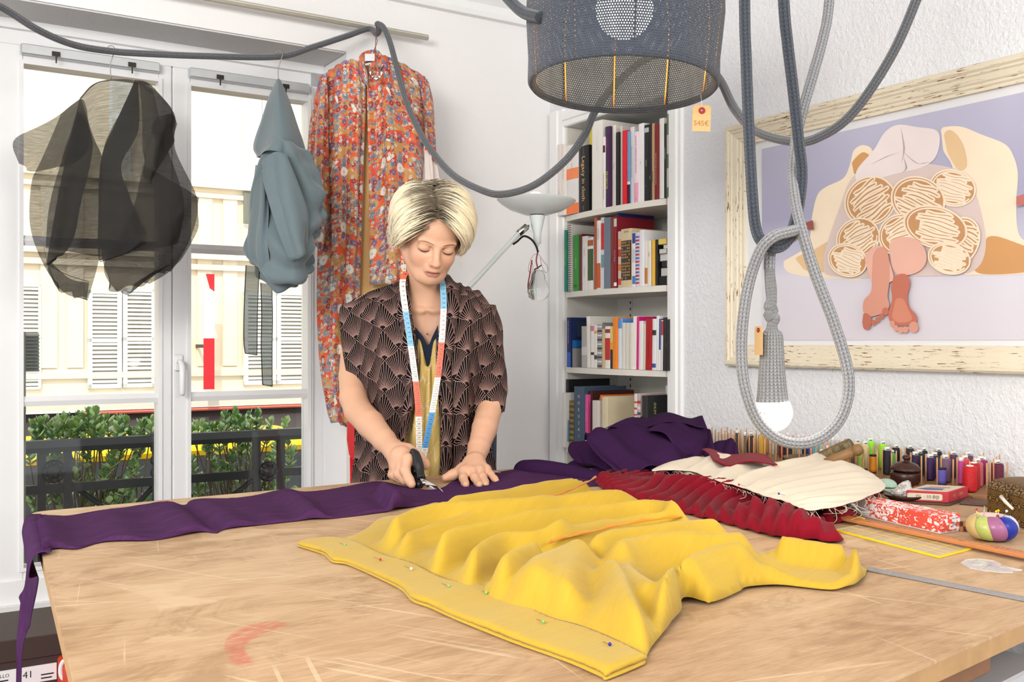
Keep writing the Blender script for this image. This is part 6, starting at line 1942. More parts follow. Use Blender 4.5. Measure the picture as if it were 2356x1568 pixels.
for pts in ([(1237, 580), (1234, 600), (1238, 618)], [(1240, 585), (1228, 586), (1218, 605), (1216, 622), (1222, 627), (1226, 615), (1224, 600)], [(1241, 586), (1250, 600), (1259, 612), (1260, 622), (1255, 627), (1247, 612), (1243, 592)], [(1224, 598), (1219, 630), (1215, 655), (1216, 668)]):
    mb.tube(smooth_path([P(x, y, dd - .012) for x, y in pts], 6), .0022, 6, flat=.3)
obj('ribbon', mb, M_RIB, orn)
mb = MB(); mb.tube(smooth_path([P(1229, 620, dd), P(1238, 615, dd - .01), P(1245, 610, dd)], 4), .002, 6); obj('twig', mb, M_DARKM, orn)
# ---------------------------------------------------------------- garments hung on the cord
def m_sheer(name, rgb, alpha=.62, warp=(3.0, 70.0), dens=.25):
    m = Mat(name, srgb(*rgb), .9, spec=.1)
    v = m.co('UV'); u, w, _ = m.xyz(v)
    n = m.noise(m.vec(u * warp[0] * 6, w * warp[1] * 4, 0.0), 1.0, 3, .6)
    n2 = m.noise(m.vec(u * 500, w * 500, 0.0), 1.0, 2)
    m.alpha(S.m('ADD', n * dens + n2 * .12 + (alpha - dens * .5 - .06), 0.0, clamp=True))
    m.bump(n, .3, .002)
    return m.m
def hanger_hook(mb, px, py, d, drop, r=.0013):
    """wire hook over the cord at (px, py), going down by drop pixels"""
    k = d / F
    c = P(px, py, d)
    pts = [c + Vector((-9 * k, 0, 9 * k))] + [c + Vector((math.cos(t) * 9 * k, 0, math.sin(t) * 9 * k + 4 * k)) for t in np.linspace(2.8, -.5, 8)] + [c + Vector((3 * k, 0, -16 * k)), c + Vector((-1 * k, 0, -30 * k)), c + Vector((0, 0, -drop * k))]
    mb.tube(smooth_path(pts, 3), r, 6)
M_WIRE = plain('hanger_wire', (150, 142, 132), .35, .8)

# sheer black blouse
M_SHB = m_sheer('black_gauze', (50, 47, 45), .74, dens=.42)
M_SHB2 = m_sheer('black_gauze_folded', (42, 41, 40), .86, dens=.2)
bl = thing('sheer_blouse', 'sheer black gauze blouse on a wire hanger in front of the window', 'blouse', P(230, 690, 2.95))
dz = 2.96
mb = MB(); hanger_hook(mb, 255, 118, 2.93, 66)
mb.tube(smooth_path([P(185, 226, dz), P(215, 195, dz), P(256, 184, dz), P(310, 186, dz), P(350, 215, dz)], 6), .002, 6)
obj('hanger', mb, M_WIRE, bl)
wv_ = lambda a, f, g=0, s=0: (lambda u, v: a * np.sin(f * u + g * v + s) * np.minimum(1, v * 3))
def part(name, mat, parent, patches, solid=0.0):
    mb = MB()
    for rows, disp in patches: mb.grid(patch(rows, 7, 7, disp))
    return obj(name, mb, mat, parent, solid=solid)
q = 3.04
part('back_panel', M_SHB, bl, [([[(183, 226, q), (215, 197, q), (262, 184, q), (312, 185, q), (352, 205, q)], [(160, 330, q + .03), (205, 335, q), (255, 335, q), (310, 330, q), (380, 330, q)], [(120, 470, q + .02), (180, 470, q), (245, 470, q), (320, 470, q), (420, 460, q)], [(105, 570, q), (170, 580, q), (235, 590, q), (310, 580, q), (410, 560, q)]], wv_(.012, 22, 3))])
p = 2.94
part('left_front', M_SHB, bl, [([[(140, 262, p), (160, 245, p), (186, 226, p)], [(98, 370, p), (150, 370, p - .05), (214, 312, p - .02)], [(78, 430, p), (150, 440, p - .08), (238, 370, p - .02)], [(72, 530, p), (140, 540, p - .09), (232, 470, p - .02)], [(100, 620, p), (160, 640, p - .07), (228, 570, p - .02)], [(130, 660, p + .03), (170, 680, p - .02), (206, 686, p - .02), ]], wv_(.010, 16, 5)),
                               ([[(140, 262, p - .03), (186, 228, p - .03), (200, 250, p - .03)], [(90, 295, p - .02), (150, 300, p - .06), (206, 320, p - .05)], [(36, 326, p), (110, 345, p - .06), (190, 360, p - .06)], [(44, 376, p), (76, 394, p - .03), (160, 380, p - .05)]], wv_(.008, 10, 3)),
                               ([[(115, 600, p), (160, 640, p - .05), (205, 650, p - .04)], [(110, 625, p + .04), (150, 668, p + .02), (200, 688, p)], [(135, 662, p + .08), (160, 680, p + .08), (204, 687, p + .05)]], None)])
part('left_facing', M_SHB2, bl, [([[(178, 255, p - .06), (188, 262, p - .06)], [(152, 360, p - .085), (214, 335, p - .08)], [(128, 480, p - .10), (186, 470, p - .09)], [(108, 600, p - .09), (165, 560, p - .08)], [(112, 604, p - .085), (120, 600, p - .08)]], wv_(.004, 9))])
part('right_front', M_SHB, bl, [([[(310, 184, p), (330, 186, p), (352, 198, p)], [(285, 250, p - .02), (330, 260, p - .05), (402, 265, p)], [(250, 330, p - .03), (340, 350, p - .09), (408, 340, p)], [(232, 420, p - .03), (350, 430, p - .11), (458, 450, p)], [(228, 520, p - .03), (340, 540, p - .11), (448, 530, p)], [(230, 600, p - .03), (320, 620, p - .08), (400, 610, p)], [(248, 660, p), (280, 674, p - .02), (340, 645, p + .02)]], wv_(.012, 15, 5)),
                                ([[(318, 185, p - .05), (340, 190, p - .05), (360, 210, p - .03)], [(330, 260, p - .10), (370, 250, p - .10), (406, 268, p - .03)], [(325, 340, p - .11), (360, 330, p - .12), (400, 300, p - .06)], [(330, 380, p - .10), (350, 420, p - .11), (395, 325, p - .05)]], wv_(.008, 8, 6)),
                                ([[(360, 270, p - .09), (395, 262, p - .06), (408, 285, p - .02)], [(348, 300, p - .11), (378, 300, p - .10), (400, 310, p - .04)], [(365, 330, p - .10), (385, 345, p - .08), (402, 322, p - .03)]], None),
                                ([[(330, 380, p - .10), (420, 430, p - .06), (458, 455, p)], [(300, 500, p - .10), (390, 520, p - .08), (450, 520, p)], [(240, 600, p - .05), (330, 610, p - .06), (420, 600, p)], [(270, 670, p), (330, 650, p), (386, 622, p)]], wv_(.012, 11, 9))])
part('right_facing', M_SHB2, bl, [([[(309, 188, p - .03), (318, 190, p - .03)], [(268, 280, p - .08), (318, 300, p - .10)], [(236, 360, p - .09), (280, 380, p - .11)], [(230, 450, p - .09), (300, 450, p - .12)], [(226, 560, p - .08), (330, 540, p - .12)], [(228, 600, p - .07), (290, 585, p - .10)]], wv_(.004, 12, 3))])
mb = MB()
for pts in ([(104, 604), (150, 630), (205, 648)], [(230, 602), (290, 582), (340, 556)]):
    mb.tube(smooth_path([P(x, y, p - .115) for x, y in pts], 8), .0035, 6, flat=.2)
obj('hem_band', mb, M_SHB2, bl)['kind'] = 'stuff'

# blue-grey draped top
M_TEAL = m_cloth('blue_grey_silk', (106, 121, 126), .05, streak=20, sheen=.35, rough=.65)
dt_ = 3.02
tp_ = thing('draped_top', 'blue-grey silk top hanging in soft cowl folds', 'top', P(650, 665, dt_))
mb = MB(); hanger_hook(mb, 641, 130, 3.2, 56)
obj('hanger_hook', mb, M_WIRE, tp_)
def shell(rows, disp, back=.10, nu=8, nv=8):
    """front surface plus a slacker back surface sharing its outline"""
    f = patch(rows, nu, nv, disp)
    R, C = f.shape[:2]
    w = np.sin(np.linspace(0, np.pi, C))[None, :] * np.sin(np.linspace(.15, np.pi - .15, R))[:, None]
    b = f.copy(); m0 = f[:, [0]] * (1 - np.linspace(0, 1, C)[None, :, None]) + f[:, [-1]] * np.linspace(0, 1, C)[None, :, None]
    b = m0 + np.array([0, 1, 0])[None, None] * (w * back)[..., None]
    return f, b
e = dt_
rows = [[(636, 184, e + .02), (640, 181, e), (645, 184, e + .02)], [(622, 220, e + .03), (640, 215, e - .03), (660, 222, e + .03)], [(604, 275, e + .03), (640, 270, e - .06), (682, 280, e + .03)], [(580, 335, e + .03), (640, 325, e - .09), (702, 325, e + .03)],
        [(585, 362, e + .02), (635, 350, e - .10), (718, 380, e + .03)]]
f, b = shell(rows, lambda u, v: .010 * np.sin(7 * u + 5 * v) * v)
mb = MB(); mb.grid(f); mb.grid(b)
rows = [[(612, 330, e - .02), (640, 318, e - .10), (672, 330, e - .08), (705, 345, e - .02), (716, 370, e)], [(598, 380, e - .02), (640, 360, e - .08), (690, 375, e - .08), (725, 400, e - .02), (738, 420, e)], [(586, 440, e), (630, 420, e - .05), (690, 430, e - .08), (735, 440, e - .03), (750, 470, e)],
        [(572, 510, e), (625, 500, e - .07), (690, 510, e - .10), (730, 505, e - .04), (744, 500, e)], [(568, 570, e), (620, 580, e - .08), (680, 585, e - .11), (720, 550, e - .04), (712, 560, e)], [(582, 620, e), (625, 640, e - .07), (675, 640, e - .09), (706, 620, e - .04), (712, 610, e)], [(612, 648, e), (645, 664, e - .03), (675, 662, e - .03), (695, 650, e - .01), (708, 636, e)]]
def cowl(u, v):
    s = np.hypot((u - .75) * 1.0, (v - .25) * 1.6)
    return .010 * np.sin(22 * s - 2) * np.clip(v * 3, 0, 1) + .006 * np.sin(17 * u + 4 * v)
f, b = shell(rows, cowl, .12, 10, 10)
mb.grid(f); mb.grid(b)
rows = [[(590, 380, e + .01), (603, 385, e - .05), (606, 430, e - .05)], [(578, 470, e + .01), (600, 470, e - .07), (618, 470, e - .07)], [(570, 560, e + .01), (590, 560, e - .07), (615, 560, e - .09)], [(575, 600, e + .01), (596, 620, e - .05), (625, 640, e - .06)]]
mb.grid(patch(rows, 7, 7, lambda u, v: .006 * np.sin(12 * u)))
rows = [[(606, 385, e - .09), (612, 420, e - .10), (640, 520, e - .13), (668, 600, e - .13)], [(622, 350, e - .12), (636, 420, e - .13), (668, 520, e - .15), (694, 590, e - .14)], [(660, 355, e - .12), (690, 430, e - .12), (715, 500, e - .11), (712, 560, e - .08)]]
mb.grid(patch(rows, 8, 8, lambda u, v: .010 * np.sin(9 * v + 3 * u)))
obj('silk_body', mb, M_TEAL, tp_, solid=.001)
M_RIBG = m_sheer('grey_organza', (92, 98, 94), .86, dens=.25)
for pts in ([(566, 610), (562, 700), (561, 780), (564, 812)], [(600, 650), (602, 720), (601, 800), (604, 884)]):
    L_ = [P(x, y, e - .01) for x, y in pts]; R_ = [P(x + (28 if i < 3 else 25) * (.9 if pts[0][0] > 590 else 1.1), y + 4, e - .012) for i, (x, y) in enumerate(pts)]
    G = np.array([[tuple(a), tuple((a + b) / 2 + Vector((0, -.003, 0))), tuple(b)] for a, b in zip(smooth_path(L_, 6), smooth_path(R_, 6))])
    mb = MB(); mb.grid(G); rb = obj('ribbon_tie', mb, M_RIBG, tp_)
    mb = MB(); mb.tube(smooth_path(L_, 6), .0016, 5); mb.tube(smooth_path(R_, 6), .0012, 5); mb.tube([L_[-1], R_[-1]], .0016, 5); obj('rolled_hem', mb, M_SHB2, rb)['kind'] = 'stuff'

# flowered kimono
def m_kimono():
    m = Mat('flowered_kimono_silk', rough=.5, spec=.3)
    m.b.inputs['Sheen Weight'].default_value = .2
    v0 = m.co('UV')
    u, w, _ = m.xyz(v0)
    wx, wy = m.noise(v0, 14, 2), m.noise(m.co('UV', loc=(3, 5, 0)), 14, 2)
    v = m.vec(u + (wx - 0.5) * 0.02, w + (wy - 0.5) * 0.02)
    base = m.ramp(m.noise(v, 16, 3, .6), [(.38, srgb(214, 62, 26)), (.52, srgb(232, 84, 40)), (.66, srgb(222, 116, 60))])
    # golden and grey-blue clouds of leaves
    gold = m.noise(m.vec(u * 1.0 + 2, w * 1.6), 17, 3, .6, .6).ss(.50, .54)
    waves = ((w * 330.0 + m.noise(v0, 22, 2) * 14.0).sin()) > 0.2
    base = m.mix(gold * 0.85, base, m.ramp(m.noise(v0, 60, 2), [(.4, srgb(212, 154, 74)), (.6, srgb(184, 156, 96))]))
    stem = waves * m.noise(m.vec(u + 7, w), 9, 2).ss(.54, .58)
    base = m.mix(stem * .8, base, srgb(168, 168, 156))
    def flowers(sc, off, rad, pet, n, keep, col, centre, base, edge=None, notch=.22):
        vv = m.co('UV', loc=off)
        vn = m.node('ShaderNodeTexVoronoi'); vn.inputs['Scale'].default_value = sc; vn.inputs['Randomness'].default_value = .8
        m.link(vv, vn.inputs['Vector'])
        px_, py_, _ = m.xyz(vn.outputs['Position']); x, y, _ = m.xyz(vv)
        dx, dy = x - px_, y - py_
        r = (dx * dx + dy * dy).sqrt() * sc
        a = S.m('ARCTAN2', dx, dy)
        rr = (a * (n / 2.0)).sin().abs() * notch + (1.0 - notch)
        cr, cg, cb = m.xyz(vn.outputs['Color'])
        on = (cr < keep) * (r < rr * rad)
        if edge is not None:
            base = m.mix(((cr < keep) * (r < rr * rad * 1.12)), base, edge)
        ray_ = ((a * (n / 2.0)).sin().abs() > .25)
        c = m.mix(ray_, tuple(q * .72 for q in col[:3]) + (1,), col)
        base = m.mix(on, base, c)
        return m.mix((cr < keep) * (r < rad * .25), base, centre)
    base = flowers(34, (1, 2, 0), .42, 5, 8, .20, srgb(122, 132, 150), srgb(90, 96, 116), base, srgb(196, 176, 150))
    base = flowers(30, (4, 1, 0), .42, 5, 5, .18, srgb(132, 140, 158), srgb(176, 150, 90), base, srgb(208, 190, 160))
    base = flowers(44, (6, 3, 0), .44, 6, 10, .28, srgb(160, 40, 48), srgb(200, 150, 110), base)
    base = flowers(38, (2, 8, 0), .44, 6, 7, .10, srgb(122, 86, 132), srgb(180, 150, 170), base)
    base = flowers(70, (8, 4, 0), .42, 5, 5, .26, srgb(226, 214, 200), srgb(70, 84, 110), base, notch=.35)
    base = flowers(80, (3, 9, 0), .36, 5, 5, .20, srgb(98, 110, 140), srgb(200, 190, 180), base, notch=.3)
    base = flowers(27, (9, 6, 0), .44, 9, 12, .10, srgb(238, 234, 226), srgb(196, 190, 150), base, srgb(214, 190, 160), notch=.16)
    n = m.noise(m.vec(u * 900, w * 900), 1.0, 2)
    base = m.mix(n * .10, base, srgb(232, 200, 170))
    m.color(base)
    return m.m
M_KIM = m_kimono()
M_LIN = m_cloth('kimono_lining', (226, 186, 124), .04, sheen=.1)
M_LINW = m_cloth('white_sleeve_lining', (236, 222, 214), .04, sheen=.1)
km = thing('kimono', 'orange flowered silk kimono hanging on the wall behind the seamstress', 'kimono', P(860, 980, 3.4))
g = 3.36
fold_ = lambda a, f, s=0: (lambda u, v: a * np.sin(f * u + s + 1.2 * np.sin(3 * v)) * np.clip(v * 4, .1, 1) + a * .3 * np.sin(2.3 * f * u + 4 * v))
part('left_front', M_KIM, km, [([[(740, 176, g + .06), (772, 152, g + .03), (808, 136, g), (832, 148, g)], [(735, 260, g + .05), (770, 240, g), (810, 228, g - .01), (842, 220, g)], [(737, 400, g + .04), (768, 390, g - .01), (806, 385, g - .02), (838, 380, g)], [(740, 560, g + .03), (768, 560, g - .02), (802, 560, g - .02), (833, 555, g)], [(738, 700, g + .03), (764, 700, g - .02), (794, 700, g - .02), (829, 690, g)], [(742, 820, g + .03), (764, 830, g - .02), (790, 840, g - .02), (826, 835, g)], [(754, 920, g + .03), (772, 940, g - .02), (794, 960, g - .02), (824, 972, g)], [(768, 966, g + .03), (784, 976, g - .02), (800, 984, g - .01), (824, 992, g)]], fold_(.013, 17))], solid=.0015)
part('right_front', M_KIM, km, [([[(850, 148, g), (876, 128, g), (915, 140, g + .02), (968, 172, g + .05)], [(848, 216, g), (884, 215, g - .01), (935, 220, g), (990, 235, g + .04)], [(852, 380, g), (893, 388, g - .02), (940, 392, g), (978, 400, g + .04)], [(854, 540, g), (893, 545, g - .02), (932, 550, g), (966, 548, g + .04)], [(854, 656, g), (890, 652, g - .02), (928, 650, g), (955, 650, g + .04)]], fold_(.012, 15, 1))], solid=.0015)
part('lining', M_LIN, km, [([[(838, 150, g + .05), (845, 150, g + .05), (852, 150, g + .05)], [(836, 400, g + .05), (850, 400, g + .04), (862, 400, g + .05)], [(828, 640, g + .05), (850, 640, g + .04), (890, 640, g + .05)], [(824, 760, g + .05), (850, 760, g + .04), (930, 760, g + .05)], [(822, 980, g + .05), (850, 980, g + .05), (930, 980, g + .05)]], wv_(.004, 12))])
part('left_sleeve', M_KIM, km, [([[(736, 178, g + .04), (744, 172, g + .02), (752, 170, g)], [(722, 250, g + .04), (738, 245, g - .02), (756, 240, g)], [(712, 320, g + .04), (734, 320, g - .03), (758, 315, g)], [(706, 420, g + .03), (734, 420, g - .03), (760, 415, g)], [(713, 490, g + .03), (740, 490, g - .03), (763, 490, g)], [(718, 540, g + .03), (736, 560, g - .02), (757, 535, g)], [(728, 566, g + .02), (734, 576, g), (742, 570, g)]], fold_(.008, 9, 2))], solid=.0015)
part('right_sleeve', M_KIM, km, [([[(962, 168, g + .02), (978, 178, g + .03), (986, 190, g + .05)], [(972, 240, g), (984, 240, g + .01), (995, 250, g + .05)], [(976, 300, g), (988, 300, g + .01), (998, 310, g + .05)], [(978, 345, g), (988, 350, g + .01), (1000, 380, g + .05)]], fold_(.006, 8))], solid=.0015)
part('sleeve_lining', M_LINW, km, [([[(975, 335, g + .03), (988, 340, g + .02), (998, 360, g + .05)], [(977, 400, g + .03), (992, 400, g + .02), (1006, 400, g + .05)], [(976, 470, g + .03), (996, 470, g + .02), (1013, 452, g + .05)]], wv_(.006, 14))])
part('collar', M_KIM, km, [([[(824, 152, g - .01), (828, 128, g + .02), (845, 117, g + .05), (868, 116, g + .05), (880, 128, g + .02), (884, 150, g - .01)], [(838, 175, g - .025), (840, 148, g - .01), (848, 138, g + .03), (862, 138, g + .03), (868, 150, g - .01), (862, 175, g - .025)]], None),
                           ([[(826, 150, g - .012), (838, 150, g - .03), (846, 170, g - .03)], [(834, 190, g - .012), (842, 195, g - .03), (848, 210, g - .02)]], None)], solid=.002)
mb = MB(); mb.tube(smooth_path([P(748, 186, g + .05), P(800, 160, g + .05), P(860, 140, g + .05), P(920, 160, g + .05), P(962, 186, g + .05)], 6), .004, 8); mb.tube(smooth_path([P(860, 126, g + .03), P(862, 112, g), P(868, 95, g), P(864, 80, g + .02)], 5), .0015, 6)
obj('hanger', mb, M_WIRE, km)
mb = MB(); mb.fbox(Frame(P(852, 132, g - .005), X, Vector((0, 1, 0))), -.018, .014, -.001, .001, -.012, .012); obj('white_tag', mb, M_LABEL, km)
# faceted crystal on a red thread
cr_ = thing('crystal_drop', 'faceted clear crystal drop hung on red thread before the kimono', 'crystal', P(865, 184, 3.28))
mb = MB(); k_ = 3.28 / F
mb.lathe(P(865, 167, 3.28), [(0, -17 * k_), (9 * k_, -12 * k_), (16 * k_, 0), (13 * k_, 9 * k_), (5 * k_, 17 * k_), (0, 18 * k_)], 9, smooth=False); obj('crystal', mb, M_CLEAR.m, cr_)
mb = MB(); mb.tube([P(865, 150, 3.28), P(864, 100, 3.36), P(866, 62, 3.43)], .0012, 5); obj('thread', mb, M_RIB, cr_)
# red stool back behind the seamstress
mb = MB()
pts = [(800, 960), (798, 1010), (803, 1045), (813, 1060), (824, 1068), (850, 1068), (870, 1040), (872, 960)]
w_ = [P(x, y, 3.30) for x, y in pts]; n_ = len(w_)
mb.add(w_ + [q + Vector((0, .02, 0)) for q in w_], [tuple(range(n_)), tuple(range(2 * n_ - 1, n_ - 1, -1))] + [(k, n_ + k, n_ + (k + 1) % n_, (k + 1) % n_) for k in range(n_)])
st = thing('folding_chair', 'bright red hanging paddle-shaped chair back behind the seamstress', 'chair', P(835, 1068, 3.3))
obj('chair_back', mb, plain('red_plastic', (206, 8, 14), .35), st)
for sx in (812, 862):
    mb = MB(); mb.tube([P(sx, 1050, 3.32), Vector((P(sx, 1050, 3.32).x, 3.4, 0.0))], .011, 8); obj('leg', mb, bpy.data.materials['red_plastic'], st)
# ---------------------------------------------------------------- the seamstress
class SDF:
    """a smooth solid made of blended cones and ellipsoids, meshed into one skin"""
    def __init__(s, lo, hi, h):
        s.h = h
        s.lo = np.array(lo, float)
        s.n = np.ceil((np.array(hi) - s.lo) / h).astype(int) + 1
        s.g = np.full(s.n, 1.0, np.float32)
        s.prims = []
    def _box(s, lo, hi, pad):
        a = np.maximum(np.floor((np.array(lo) - pad - s.lo) / s.h).astype(int), 0)
        b = np.minimum(np.ceil((np.array(hi) + pad - s.lo) / s.h).astype(int) + 1, s.n)
        return a, b
    def _apply(s, f, lo, hi, k, op):
        s.prims.append((f, k, op))
        a, b = s._box(lo, hi, k + 4 * s.h)
        if np.any(b <= a): return
        ax = [(s.lo[i] + s.h * np.arange(a[i], b[i])).astype(np.float32) for i in range(3)]
        X, Y, Z = np.meshgrid(*ax, indexing='ij')
        sl = tuple(slice(a[i], b[i]) for i in range(3))
        s.g[sl] = s._mix(s.g[sl], f(X, Y, Z), k, op)
    @staticmethod
    def _mix(g, d, k, op):
        if op == 'add':
            hh = np.maximum(k - np.abs(g - d), 0) / k
            return np.minimum(g, d) - hh * hh * k * .25
        hh = np.maximum(k - np.abs(g + d), 0) / k
        return np.maximum(g, -d) + hh * hh * k * .25
    def at(s, p):
        p = np.asarray(p, np.float32)
        g = np.full(p.shape[:-1], 1.0, np.float32)
        for f, k, op in s.prims: g = s._mix(g, f(p[..., 0], p[..., 1], p[..., 2]), k, op)
        return g
    def cone(s, a, b, ra, rb, k=.012, op='add'):
        a, b = np.array(a, float), np.array(b, float)
        def f(X, Y, Z):
            d = b - a
            t = np.clip(((X - a[0]) * d[0] + (Y - a[1]) * d[1] + (Z - a[2]) * d[2]) / (d @ d), 0, 1)
            return np.sqrt((X - a[0] - t * d[0]) ** 2 + (Y - a[1] - t * d[1]) ** 2 + (Z - a[2] - t * d[2]) ** 2) - (ra + (rb - ra) * t)
        m = max(ra, rb)
        s._apply(f, np.minimum(a, b) - m, np.maximum(a, b) + m, k, op)
    def chain(s, pts, rs, k=.01):
        for i in range(len(pts) - 1): s.cone(pts[i], pts[i + 1], rs[i], rs[i + 1], k)
    def ell(s, c, r, M=None, k=.012, op='add'):
        c, r = np.array(c, float), np.array(r, float)
        M = np.eye(3) if M is None else np.array(M)
        def f(X, Y, Z):
            x, y, z = X - c[0], Y - c[1], Z - c[2]
            q = [M[0][i] * x + M[1][i] * y + M[2][i] * z for i in range(3)]
            k0 = np.sqrt(sum((q[i] / r[i]) ** 2 for i in range(3))) + 1e-9
            k1 = np.sqrt(sum((q[i] / r[i] ** 2) ** 2 for i in range(3))) + 1e-9
            return (k0 * (k0 - 1) / k1).astype(np.float32)
        m = r.max()
        s._apply(f, c - m, c + m, k, op)
    def mesh(s):
        g = s.g; ins = g < 0
        c = np.zeros(tuple(q - 1 for q in g.shape), np.uint8)
        corners = [(i, j, k) for i in (0, 1) for j in (0, 1) for k in (0, 1)]
        for i, j, k in corners: c += ins[i:g.shape[0] - 1 + i, j:g.shape[1] - 1 + j, k:g.shape[2] - 1 + k]
        act = np.argwhere((c > 0) & (c < 8))
        val = np.stack([g[act[:, 0] + i, act[:, 1] + j, act[:, 2] + k] for i, j, k in corners], 1)
        cc = np.array(corners, float)
        acc = np.zeros((len(act), 3)); cnt = np.zeros(len(act))
        for e0 in range(8):
            for e1 in range(e0 + 1, 8):
                if np.abs(cc[e0] - cc[e1]).sum() != 1: continue
                v0, v1 = val[:, e0], val[:, e1]
                m = (v0 < 0) != (v1 < 0)
                t = np.where(m, v0 / np.where(m, v0 - v1, 1), 0)
                acc += np.where(m[:, None], cc[e0] + t[:, None] * (cc[e1] - cc[e0]), 0); cnt += m
        V = (act + acc / cnt[:, None]) * s.h + s.lo
        idx = -np.ones(c.shape, np.int32); idx[tuple(act.T)] = np.arange(len(act))
        fs = []
        for ax in range(3):
            sl0 = [slice(None)] * 3; sl1 = [slice(None)] * 3
            sl0[ax] = slice(0, -1); sl1[ax] = slice(1, None)
            d = ins[tuple(sl0)] != ins[tuple(sl1)]
            e = np.argwhere(d)
            o1, o2 = [(1, 2), (2, 0), (0, 1)][ax]
            e = e[(e[:, o1] > 0) & (e[:, o2] > 0) & (e[:, o1] < c.shape[o1]) & (e[:, o2] < c.shape[o2])]
            q = []
            for da, db in ((-1, -1), (0, -1), (0, 0), (-1, 0)):
                w = e.copy(); w[:, o1] += da; w[:, o2] += db
                q.append(idx[tuple(w.T)])
            q = np.stack(q, 1)
            flip = ~ins[tuple(e.T)]
            q[flip] = q[flip][:, ::-1]
            fs.append(q[(q >= 0).all(1)])
        return V, np.vstack(fs)

skin = SDF((-0.52, 2.22, 0.90), (0.02, 2.90, 1.66), 0.0022)
# head frame
HO = np.array(P(991, 553, 2.64))
pit, yaw, rol = math.radians(24), math.radians(16), math.radians(6)
HR = np.array(Matrix.Rotation(yaw, 3, 'Z') @ Matrix.Rotation(pit, 3, 'X') @ Matrix.Rotation(rol, 3, 'Y'))   # columns: right, back, up
def hd(x, y, z):
    """head coordinates (x to the photo's right, y towards the face, z up) -> room"""
    return HO + HR @ np.array([x, -y, z])
def he(x, y, z, rx, ry, rz, k=.012, op='add', rot=None):
    M = HR if rot is None else HR @ np.array(rot)
    skin.ell(hd(x, y, z), (rx, ry, rz), M, k, op)
# torso and neck first
ch = P(985, 800, 2.785)
skin.ell(ch, (.155, .10, .20), None, .03)
skin.ell(P(985, 730, 2.765), (.165, .075, .07), None, .05)
skin.cone(hd(0, -.028, -.06), P(984, 700, 2.745), .050, .055, .03)
skin.cone(P(984, 702, 2.76), P(880, 722, 2.765), .045, .036, .03)
skin.cone(P(984, 702, 2.76), P(1085, 720, 2.765), .045, .036, .03)
# collar bones
skin.cone(P(975, 716, 2.678), P(900, 704, 2.70), .008, .008, .012)
skin.cone(P(992, 716, 2.678), P(1065, 702, 2.70), .008, .008, .012)
skin.ell(P(983, 735, 2.668), (.010, .012, .016), None, .02, 'sub')
# skull and face
he(0, -.018, .038, .071, .094, .085, .02)
he(0, .012, -.022, .0575, .078, .078, .025)
he(0, .030, .042, .060, .056, .046, .025)                # forehead
he(0, .048, -.068, .026, .034, .026, .025)               # jaw front
he(0, .068, -.082, .0155, .016, .015, .02)              # chin
for s_ in (-1, 1):
    skin.cone(hd(s_ * .050, .000, -.040), hd(s_ * .022, .052, -.077), .018, .0165, .025)   # jaw line
    he(s_ * .034, .054, -.024, .022, .022, .024, .022)  # cheeks
    he(s_ * .031, .089, .004, .019, .015, .0125, .012, 'sub')                             # eye hollow
    he(s_ * .031, .0685, .002, .0170, .0165, .0125, .003)                                # lidded eye
    skin.cone(hd(s_ * .012, .084, .017), hd(s_ * .046, .073, .020), .0062, .0055, .012)   # brow bone
    he(s_ * .0095, .092, -.0330, .0068, .0085, .0062, .006)                               # wing of the nose
    he(s_ * .0725, -.014, -.012, .009, .017, .029, .008)                                  # ear
skin.cone(hd(0, .083, .012), hd(0, .104, -.027), .0070, .0095, .010)                      # nose
he(0, .1075, -.0295, .0095, .0085, .0080, .006)
for s_ in (-1, 1): he(s_ * .0048, .102, -.040, .0032, .004, .003, .003, 'sub')            # nostrils
he(0, .083, -.048, .020, .012, .010, .012)
skin.cone(hd(-.018, .0845, -.0570), hd(-.004, .0925, -.0535), .0034, .0050, .005)         # upper lip
skin.cone(hd(.018, .0845, -.0570), hd(.004, .0925, -.0535), .0034, .0050, .005)
skin.cone(hd(-.013, .0850, -.0620), hd(.013, .0850, -.0620), .0042, .0042, .005)          # lower lip
skin.cone(hd(-.007, .0885, -.0628), hd(.007, .0885, -.0628), .0052, .0052, .005)
skin.cone(hd(-.021, .0885, -.0588), hd(0, .0970, -.0578), .0016, .0018, .002, 'sub')
skin.cone(hd(.021, .0885, -.0588), hd(0, .0970, -.0578), .0016, .0018, .002, 'sub')
# her right arm (left in the photo) and the hand on the shears
AR = [P(846, 732, 2.785), P(816, 800, 2.785), P(811, 865, 2.735), P(813, 915, 2.665), P(824, 945, 2.62), P(852, 975, 2.55), P(884, 1012, 2.47), P(905, 1034, 2.42)]
skin.chain(AR, [.040, .037, .0365, .036, .036, .0355, .0285, .0235], .006)
skin.cone(P(905, 1034, 2.42), P(925, 1056, 2.372), .0235, .024, .012)
skin.cone(P(908, 1042, 2.40), P(912, 1074, 2.36), .020, .015, .015)
skin.cone(P(925, 1040, 2.39), P(940, 1060, 2.35), .020, .015, .015)
kn = [((938, 1056, 2.338), (932, 1082, 2.315), (941, 1103, 2.300), (947, 1113, 2.294)),
      ((926, 1068, 2.345), (917, 1090, 2.33), (932, 1104, 2.322), (944, 1106, 2.325)),
      ((916, 1076, 2.355), (908, 1093, 2.35), (922, 1101, 2.345), (936, 1100, 2.35)),
      ((908, 1080, 2.37), (902, 1092, 2.37), (913, 1098, 2.365), (925, 1096, 2.37))]
for f_, r_ in zip(kn, (.0118, .0115, .0105, .0095)):
    skin.chain([P(*q) for q in f_], [r_, r_ * .98, r_ * .92, r_ * .82], .006)
    skin.cone(P(922, 1050, 2.37), P(*f_[0]), .018, r_, .012)
